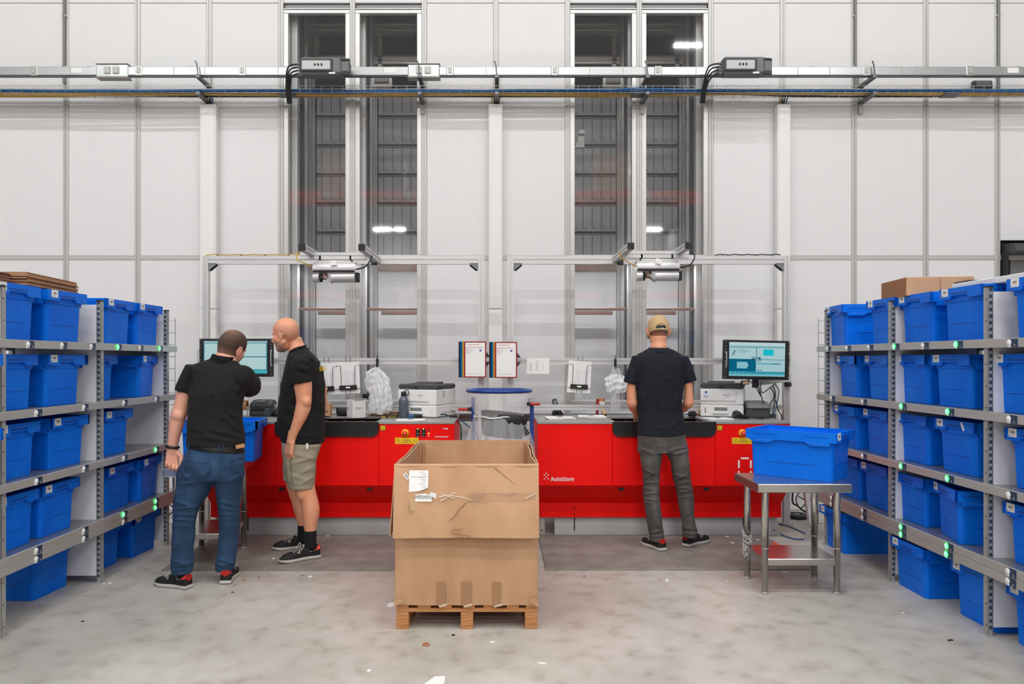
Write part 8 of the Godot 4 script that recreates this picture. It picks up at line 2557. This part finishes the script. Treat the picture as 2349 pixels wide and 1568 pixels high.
func man_bald() -> void:
	var d := 5.68
	var t := thing("person", "bald person in black T-shirt and khaki shorts looking towards the left screen", "person", Vector3.ZERO)
	var torso := [[793, 676, 702, -0.02, 0.062], [800, 669, 708, -0.01, 0.08], [808, 665, 714, 0.0, 0.13], [816, 662, 722, 0.0, 0.175], [830, 659, 732, 0.0, 0.2], [850, 654.5, 740, 0.0, 0.2], [875, 647.5, 744, 0.0, 0.19], [900, 643.5, 744.6, 0.0, 0.175], [930, 639, 744.6, 0.0, 0.17], [960, 637.5, 744, 0.0, 0.17], [980, 638.5, 743.6, 0.0, 0.168], [998, 642.5, 743.6, 0.0, 0.165], [1014, 648, 743, 0.0, 0.162]]
	var sleeve := [[815, 676, 716, 0.15, 0.07], [825, 670, 721, 0.17, 0.075], [845, 667, 719, 0.18, 0.075], [865, 669, 717, 0.18, 0.072], [878, 671, 717, 0.18, 0.07]]
	var arm := [[822, 680, 714, 0.16, 0.055], [860, 674, 714, 0.18, 0.054], [890, 675, 716, 0.18, 0.053], [905, 678, 715, 0.18, 0.05], [922, 680, 714.5, 0.18, 0.047], [940, 676.5, 712, 0.18, 0.05], [960, 672.7, 703, 0.18, 0.047], [985, 665, 688.5, 0.18, 0.038], [1003, 661.3, 679.5, 0.18, 0.031], [1012, 660, 678, 0.18, 0.031]]
	var far_arm := [[822, 700, 722, -0.2, 0.05], [870, 722, 744, -0.21, 0.05], [890, 730, 749.5, -0.21, 0.048], [925, 732, 750, -0.22, 0.042], [950, 728, 746, -0.24, 0.042], [975, 715, 738, -0.26, 0.036]]
	var short_near := [[1020, 650, 736, 0.06, 0.105], [1040, 650, 729, 0.08, 0.105], [1060, 652, 724.5, 0.09, 0.1], [1080, 655, 724, 0.095, 0.096], [1100, 659, 722.5, 0.1, 0.093], [1119, 664, 721.5, 0.1, 0.092]]
	var short_far := [[1020, 648, 735, -0.06, 0.105], [1040, 648.5, 725, -0.1, 0.1], [1060, 649.5, 715, -0.12, 0.097], [1080, 650, 705, -0.13, 0.094], [1101, 651, 700, -0.135, 0.09]]
	var waist := [[1002, 646, 741, 0.0, 0.15], [1014, 647, 738, 0.0, 0.158], [1030, 648, 733, 0.0, 0.165], [1046, 650, 728, 0.0, 0.15]]
	var leg_near := [[1090, 668, 718, 0.1, 0.075], [1115, 675, 722, 0.1, 0.068], [1130, 678, 725, 0.1, 0.062], [1148, 689, 730, 0.1, 0.06], [1165, 692.5, 733, 0.1, 0.062], [1180, 694, 732.5, 0.1, 0.06], [1200, 696, 728, 0.1, 0.05], [1217, 698.5, 725, 0.1, 0.042], [1240, 699, 725, 0.1, 0.038], [1256, 699, 726, 0.1, 0.038]]
	var leg_far := [[1090, 653, 690, -0.14, 0.072], [1108, 656, 692, -0.14, 0.066], [1130, 662, 697, -0.14, 0.06], [1150, 669, 704, -0.14, 0.058], [1165, 673, 707, -0.14, 0.06], [1182, 678, 707, -0.14, 0.057], [1203, 684, 706, -0.14, 0.045], [1222, 684, 706, -0.14, 0.04], [1240, 683, 706, -0.14, 0.04]]
	var skin_base := skin_tint(rgb(226, 158, 124), 8)
	# head looks to the left and a little down, turned partly away
	var hc := P(655.5, 768, d - 0.01)
	var hb := Basis(Vector3.UP, deg_to_rad(-106)) * Basis(Vector3.RIGHT, 0.2)
	var stub := rgb(150, 112, 94).srgb_to_linear()
	var skin_head := func(v: Vector3, n: Vector3) -> Color:
		var c: Color = skin_base.call(v, n)
		var q := hb.inverse() * (v - hc)
		var beard := smoothstep(-0.028, -0.055, q.y) * smoothstep(0.0, 0.03, q.z)
		var scalp := 0.34 * smoothstep(0.012, -0.03, q.z) * smoothstep(-0.045, -0.01, q.y) * smoothstep(0.075, 0.03, q.y)
		return c.lerp(stub, clampf(0.85 * beard + scalp, 0.0, 0.9))
	var neck := loft_px([[772, 655, 690, -0.03, 0.062], [785, 657, 695, -0.025, 0.062], [796, 662, 703, -0.02, 0.068], [806, 664, 714, -0.01, 0.09]], d, 0.5)
	neck.slope = 0.0
	var body := [loft_px(arm, d), loft_px(far_arm, d), neck, loft_px(shrink(torso, 4.0, 0.0, 0.9), d), loft_px(leg_near, d), loft_px(leg_far, d), loft_px(shrink(waist, 4.0, 0.0, 0.9), d), loft_px(shrink(short_near, 6.0, 0.0, 0.8), d), loft_px(shrink(short_far, 6.0, 0.0, 0.8), d)]
	body.append(egg(P(703, 921, d - 0.205), Vector3(0.036, 0.04, 0.035)))      # elbow
	body.append(egg(P(694, 1132, d - 0.13), Vector3(0.05, 0.055, 0.045)))      # knee
	var wrist := P(668, 1008, d - 0.18)
	var hand := hand_prims(wrist, Vector3(-0.2, -1, 0.02), Vector3(-0.6, 0.15, 0.8), -1.0, [0.55, 0.65, 0.75, 0.85, 0.7], 1.16)
	put("body", joined([net(body, 0.009, null, skin_base), net(head_prims(hc, hb, 0.245), 0.0045, null, skin_head), net(hand, 0.0035, null, skin_base)]), M.skin, t)
	var folds := [[690, 880, 660, 930, 6, 0.005], [720, 890, 735, 960, 6, 0.004], [735, 900, 728, 985, 5, -0.004], [655, 930, 690, 960, 6, 0.005], [645, 960, 680, 985, 6, 0.005], [650, 990, 735, 1003, 4, 0.004], [672, 835, 712, 850, 4, 0.005], [676, 850, 712, 862, 3.5, -0.005], [690, 820, 716, 838, 3.5, 0.005], [680, 812, 700, 826, 3.0, -0.004], [716, 830, 716, 872, 3, -0.006], [722, 845, 726, 900, 4, 0.004], [645, 880, 662, 905, 5, 0.004], [643, 1007, 743, 1007, 1.3, -0.002], [672, 874, 716, 871, 1.0, -0.002]]
	var sh := [loft_px(torso, d), loft_px(sleeve, d, 0.16)]
	for q in sh: q.k = 0.02
	var shirt := put("shirt", net(sh, 0.0075, fold_post(folds, 0.0045, 12)), M.tee_black, t)
	obj("neck_band", MB.new().tube(curve([P(660.5, 816, d - 0.02), P(667, 806, d - 0.11), P(682, 799.5, d - 0.1), P(697, 793, d - 0.03), P(702, 791.5, d + 0.03)], 5), 0.0055, 6), M.tee_black, t)
	# print on the back and chest, wrapped at the shoulder blade
	letters("DAL", 0.034, M.yellow, shirt, P(732.5, 846, d - 0.1), true, Vector3(0, 1.05, 0.06), "lettering", 0.075)
	letters("WE", 0.022, M.white, shirt, P(734, 836, d - 0.09), true, Vector3(0, 1.05, 0.06), "lettering", 0.04)
	letters("ing", 0.02, M.white, shirt, P(650.5, 853, d - 0.08), true, Vector3(0, -0.9, 0.3), "lettering", 0.04)
	letters("sport", 0.011, M.paint_teal, shirt, P(650, 859, d - 0.08), true, Vector3(0, -0.9, 0.3), "lettering", 0.035)
	var sf := [[668, 1040, 722, 1052, 4, 0.006], [672, 1062, 722, 1048, 3.5, 0.006], [690, 1085, 722, 1068, 4, 0.007], [668, 1090, 700, 1100, 4, 0.005], [690, 1110, 720, 1092, 3.5, 0.006], [700, 1026, 732, 1022, 3, 0.005], [662, 1040, 666, 1110, 3, -0.008], [664, 1115, 721, 1113, 1.2, -0.002]]
	var so := [loft_px(waist, d), loft_px(short_near, d), loft_px(short_far, d)]
	for q in so: q.k = 0.02
	var shorts := put("shorts", net(so, 0.0075, fold_post(sf, 0.005, 15)), M.shorts, t)
	obj("key_tag", MB.new().box(P(704.5, 1023, d - 0.2), Vector3(0.018, 0.044, 0.01), 0.005), M.white, t, "white tag hanging at the waist")
	# socks
	for q in [[leg_near, 1217.0], [leg_far, 1204.0]]:
		var sec := []
		var lo: Array = q[0]
		for s in lo:
			if s[0] >= q[1] - 1: sec.append([s[0], s[1] - 0.8, s[2] + 0.8, s[3], s[4] + 0.003])
		var first: Array = sec[0].duplicate()
		sec.insert(0, [q[1] - 1.5, first[1] - 0.4, first[2] + 0.4, first[3], first[4] + 0.001])
		put("sock", net([loft_px(sec, d)], 0.006), M.sock, t)
	for q in [[G(731, 1281), G(641, 1296), true], [G(700, 1258), G(632, 1264), false]]:
		shoe(t, q[0] + Vector3(0, 0.012, 0), q[1] + Vector3(0, 0.012, 0), q[2])

func man_polo() -> void:
	var d := 4.95
	var t := thing("person", "person with cropped hair, black polo shirt and blue jeans leaning towards the left screen", "person", Vector3.ZERO)
	var torso := [[822, 484, 530, -0.06, 0.075], [829, 462, 543, -0.05, 0.085], [838, 440, 552, -0.04, 0.1], [850, 431, 566, -0.03, 0.118], [868, 435, 566, -0.02, 0.13], [900, 436, 560, 0.0, 0.135], [930, 433, 555, 0.0, 0.135], [960, 431.5, 555, 0.0, 0.135], [990, 430.5, 559, 0.0, 0.138], [1008, 430, 561, 0.0, 0.142], [1020, 429.5, 561.5, 0.0, 0.146]]
	var sl_l := [[836, 428, 462, 0.0, 0.07], [850, 422, 455, 0.0, 0.078], [868, 415, 448, 0.0, 0.08], [885, 408, 443, 0.0, 0.08], [900, 403, 439.5, 0.0, 0.078]]
	var arm_l := [[850, 424, 452, 0.0, 0.055], [885, 412, 440, 0.0, 0.056], [905, 405, 437.5, 0.0, 0.056], [925, 400.7, 434.5, 0.0, 0.054], [945, 393.5, 430, 0.0, 0.052], [958, 391, 426, 0.0, 0.05], [975, 389, 421, 0.0, 0.05], [1000, 386.6, 412.5, 0.0, 0.043], [1020, 384, 408, 0.0, 0.035], [1030, 383.5, 407, 0.0, 0.033]]
	var hips := [[1012, 435, 559, 0.0, 0.126], [1035, 429, 560, 0.0, 0.138], [1060, 417, 560.5, 0.0, 0.15], [1080, 411, 558, 0.0, 0.145], [1098, 408.5, 555, 0.0, 0.125]]
	var leg_l := [[1085, 409.5, 493, 0.01, 0.125], [1105, 406.5, 489, 0.01, 0.118], [1120, 405, 483, 0.015, 0.112], [1140, 403, 472.5, 0.02, 0.104], [1160, 401, 458, 0.02, 0.094], [1180, 400.5, 450, 0.02, 0.086], [1200, 398, 447, 0.02, 0.08], [1230, 395.5, 445.6, 0.02, 0.077], [1260, 394.7, 442.6, 0.02, 0.074], [1290, 393, 444, 0.02, 0.074], [1303, 394, 441, 0.02, 0.074], [1313, 397, 439, 0.02, 0.074]]
	var leg_r := [[1085, 491, 557, -0.02, 0.12], [1105, 493.5, 555, -0.03, 0.115], [1120, 496, 553.7, -0.04, 0.108], [1140, 499.5, 551, -0.05, 0.1], [1160, 501.5, 549, -0.06, 0.092], [1180, 502.5, 549, -0.07, 0.085], [1200, 504, 549, -0.08, 0.08], [1230, 503, 547, -0.09, 0.076], [1260, 501, 543.5, -0.1, 0.073], [1290, 496.5, 538.7, -0.11, 0.074], [1299, 495, 536.6, -0.11, 0.074], [1306, 497, 536, -0.11, 0.074]]
	var skin := skin_tint(rgb(226, 166, 142), 21)
	# head: back of it to the camera, tilted and turned to the right
	var hc := P(531, 800, d + 0.1)
	var hb := Basis(Vector3.BACK, -0.32) * Basis(Vector3.UP, PI - 0.42) * Basis(Vector3.RIGHT, 0.18)
	var neck := loft_px([[808, 498, 540, -0.08, 0.068], [818, 494, 541, -0.07, 0.068], [828, 488, 542, -0.06, 0.075], [840, 478, 546, -0.05, 0.085]], d)
	# right arm raised in front: shoulder, elbow, hand at the screen side
	var sho := P(560, 866, d + 0.0)
	var elb := P(571.5, 893, d + 0.24)
	var hnd := P(546, 872, d + 0.52)
	var body := [loft_px(arm_l, d), neck, loft_px(shrink(torso, 5.0), d), loft_px(shrink(hips, 5.0), d), loft_px(shrink(leg_l, 5.0), d), loft_px(shrink(leg_r, 5.0), d), cap(sho, elb, 0.056, 0.05, 0.02), egg(elb + Vector3(0, -0.008, 0.0), Vector3(0.05, 0.045, 0.05)), cap(elb, elb.lerp(hnd, 0.3), 0.048, 0.046, 0.02), cap(elb.lerp(hnd, 0.3), hnd, 0.046, 0.028, 0.02), egg(P(409, 952, d - 0.03), Vector3(0.042, 0.04, 0.036))]
	var wrist := P(395.5, 1028, d)
	var hand := hand_prims(wrist, Vector3(0.02, -1, 0.1), Vector3(-0.35, -0.05, -0.95), -1.0, [0.75, 0.85, 0.95, 1.0, 1.0], 1.12)
	var hand_r := hand_prims(hnd, Vector3(-0.25, 0.2, -1), Vector3(0.2, 1, 0.1), 1.0, [0.05, 1.0, 1.1, 1.15, 0.8])
	put("body", joined([net(body, 0.009, null, skin), net(head_prims(hc, hb, 0.24), 0.0045, null, skin), net(hand, 0.0035, null, skin), net(hand_r, 0.0035, null, skin)]), M.skin, t)
	# cropped hair
	var dark := rgb(70, 52, 44).srgb_to_linear()
	var pale := rgb(158, 118, 100).srgb_to_linear()
	var hn := FastNoiseLite.new()
	hn.seed = 3; hn.frequency = 60.0
	var hair_cut := func(p: Vector3) -> float:
		var q := hb.inverse() * (p - hc)
		return maxf(q.z - 0.055, -0.062 - q.y + 0.9 * maxf(0.0, q.z + 0.02) + 0.0 * q.x)
	put("hair", net([egg(hc + hb * Vector3(0, 0.046, -0.009), Vector3(0.081, 0.087, 0.102), hb), egg(hc + hb * Vector3(0, 0.018, -0.03), Vector3(0.0765, 0.079, 0.082), hb), egg(hc + hb * Vector3(0, -0.03, -0.02), Vector3(0.066, 0.06, 0.07), hb)], 0.006, null, func(v: Vector3, _n: Vector3) -> Color:
		var q := hb.inverse() * (v - hc)
		var crown := exp(-((q - Vector3(0.01, 0.1, -0.05)).length_squared()) / 0.0032)
		var side := smoothstep(0.01, -0.065, q.y)
		var f := clampf(0.75 * crown + 0.8 * side + 0.18 * hn.get_noise_3d(v.x, v.y, v.z), 0.0, 1.0)
		return dark.lerp(pale, f), hair_cut), M.hair, t)
	# polo with collar
	var folds := [[498, 850, 512, 900, 5, 0.005], [508, 890, 530, 950, 5, 0.007], [522, 940, 545, 962, 5, 0.007], [490, 900, 510, 960, 5, 0.005], [505, 950, 545, 985, 5, 0.008], [480, 985, 548, 1000, 5, 0.007], [450, 985, 500, 1008, 5, 0.006], [440, 1000, 540, 1012, 4, 0.006], [545, 900, 556, 950, 4, -0.006], [440, 900, 436, 980, 4, 0.005], [436, 850, 440, 900, 3, -0.007], [560, 870, 540, 905, 4, 0.006], [575, 880, 552, 900, 4, 0.005], [550, 905, 530, 900, 4, -0.006], [405, 895, 438, 901, 1.0, -0.002], [500, 870, 470, 930, 7, 0.004]]
	var sh := [loft_px(torso, d, -0.1), loft_px(sl_l, d, -0.25), cap(P(557, 864, d + 0.0), P(571, 881, d + 0.16), 0.08, 0.078, 0.03), cap(P(571, 881, d + 0.16), P(573, 886, d + 0.2), 0.078, 0.074, 0.02)]
	(sh[0] as Prim).slope = 0.0
	for q in sh: q.k = 0.02
	var shirt := put("polo_shirt", net(sh, 0.0075, fold_post(folds, 0.0045, 31)), M.polo, t)
	var col := MB.new()
	col.st.set_smooth_group(1)
	var c0 := []
	for k in 17:
		var a := PI * (-0.12 + 1.24 * k / 16.0)
		c0.append([P(513, 820, d + 0.05) + Vector3(cos(a) * 0.072, -0.16 * cos(a) * 0.072 + 0.014, sin(a) * 0.082), P(511, 828, d + 0.05) + Vector3(cos(a) * 0.083, -0.2 * cos(a) * 0.083 - 0.004, sin(a) * 0.094)])
	for k in 16:
		col.quad(c0[k][0], c0[k][1], c0[k + 1][1], c0[k + 1][0])
		col.quad(c0[k + 1][0], c0[k + 1][1], c0[k][1], c0[k][0])
	obj("collar", col, M.polo, shirt)
	var cr := []
	for q in c0: cr.append(q[1])
	obj("collar_edge", MB.new().tube(cr, 0.003, 5), M.polo, shirt)
	# belt and jeans
	var belt := loft_px([[1012, 434, 559.5, 0.0, 0.138], [1031, 431, 560.5, 0.0, 0.143]], d, -0.12)
	put("belt", net([belt], 0.008), M.leather, t)
	var jf := []
	for q in [[410, 1112, 450, 1104, 2.6, 0.006], [404, 1150, 440, 1160, 2.8, 0.008], [402, 1166, 452, 1160, 2.6, 0.008], [403, 1178, 448, 1181, 2.4, 0.007], [400, 1190, 446, 1194, 2.4, 0.007], [398, 1204, 440, 1206, 2.2, 0.004], [396, 1286, 436, 1296, 3.0, 0.008], [398, 1298, 442, 1290, 2.5, 0.008], [396, 1308, 438, 1304, 2.2, 0.006], [430, 1260, 442, 1285, 3.0, 0.007], [508, 1150, 546, 1158, 2.8, 0.008], [506, 1164, 548, 1170, 2.6, 0.008], [506, 1180, 548, 1178, 2.4, 0.006], [506, 1192, 546, 1186, 2.4, 0.006], [508, 1208, 546, 1200, 2.2, 0.004], [498, 1280, 534, 1290, 3.0, 0.008], [500, 1296, 536, 1290, 2.5, 0.008], [495, 1290, 520, 1300, 2.4, 0.006], [412, 1070, 430, 1098, 3, 0.006], [530, 1098, 552, 1090, 2.6, 0.007], [470, 1100, 490, 1080, 3, -0.006], [494, 1040, 494, 1092, 1.5, -0.003]]: jf.append(q)
	var js := [loft_px(hips, d), loft_px(leg_l, d), loft_px(leg_r, d)]
	for q in js: q.k = 0.024
	var jeans := put("jeans", net(js, 0.0075, fold_post(jf, 0.004, 33)), M.denim, t)
	# back pockets, belt loops, leather tag: raised strips that follow the hips
	var hp := loft_px(hips, d)
	var on_hip := func(px: float, py: float, off: float) -> Vector3:
		var z := -d + 0.17
		for it in 12:
			var p := P(px, py, -z)
			z -= hp.d(p) - off
		return P(px, py, -z)
	for q in [[[427, 1056], [484, 1063], [478, 1082], [466, 1098], [452, 1103], [424, 1096], [427, 1056]], [[528, 1056], [557, 1048], [555, 1072], [550, 1080], [532, 1084], [528, 1056]]]:
		var pts := []
		for k in q.size() - 1:
			for j in 4: pts.append(on_hip.call(lerpf(q[k][0], q[k + 1][0], j / 4.0), lerpf(q[k][1], q[k + 1][1], j / 4.0), 0.003))
		pts.append(pts[0])
		obj("pocket_seam", MB.new().tube(pts, 0.0026, 5), M.denim, jeans)
	for q in [[502.0, 1013.0, 1034.0], [512.0, 1011.0, 1032.0], [433.5, 1017.0, 1032.0]]:
		obj("belt_loop", MB.new().tube([on_hip.call(q[0], q[1], 0.014), on_hip.call(q[0] - 0.5, (q[1] + q[2]) / 2, 0.012), on_hip.call(q[0] - 1.5, q[2], 0.006)], 0.0048, 6), M.denim, jeans)
	var tg: Vector3 = on_hip.call(551, 1023, 0.016)
	obj("leather_tag", MB.new().at(Transform3D(Basis(Vector3.UP, 0.75) * Basis(Vector3.BACK, 0.12), tg)).box(Vector3.ZERO, Vector3(0.06, 0.026, 0.004), 0.001), M.leather_tag, jeans)
	# wristband
	var wb := []
	for k in 25: wb.append(P(395.8, 1024, d) + Vector3(cos(TAU * k / 24) * 0.038, -0.006 * cos(TAU * k / 24), sin(TAU * k / 24) * 0.038))
	obj("wristband", MB.new().tube(wb, 0.0095, 8), M.black, t, "black wristband")
	for q in [[G(433, 1350), G(357, 1340), true], [G(517, 1339.5), G(540, 1313), false]]:
		shoe(t, q[0], q[1], q[2])
	# what he holds
	var h := thing("clear_box", "small clear plastic box held in the polo man's left hand", "box", P(393, 1084, d))
	obj("body", MB.new().box(Vector3.ZERO, Vector3(0.085, 0.055, 0.05), 0.004), M.clear_box, h)
	obj("lid", MB.new().box(Vector3(0, 0.028, 0), Vector3(0.09, 0.006, 0.055), 0.002), M.clear_box, h)
	obj("slip", MB.new().box(Vector3(0.012, 0.058, 0.012), Vector3(0.012, 0.04, 0.002)), M.paper, h)
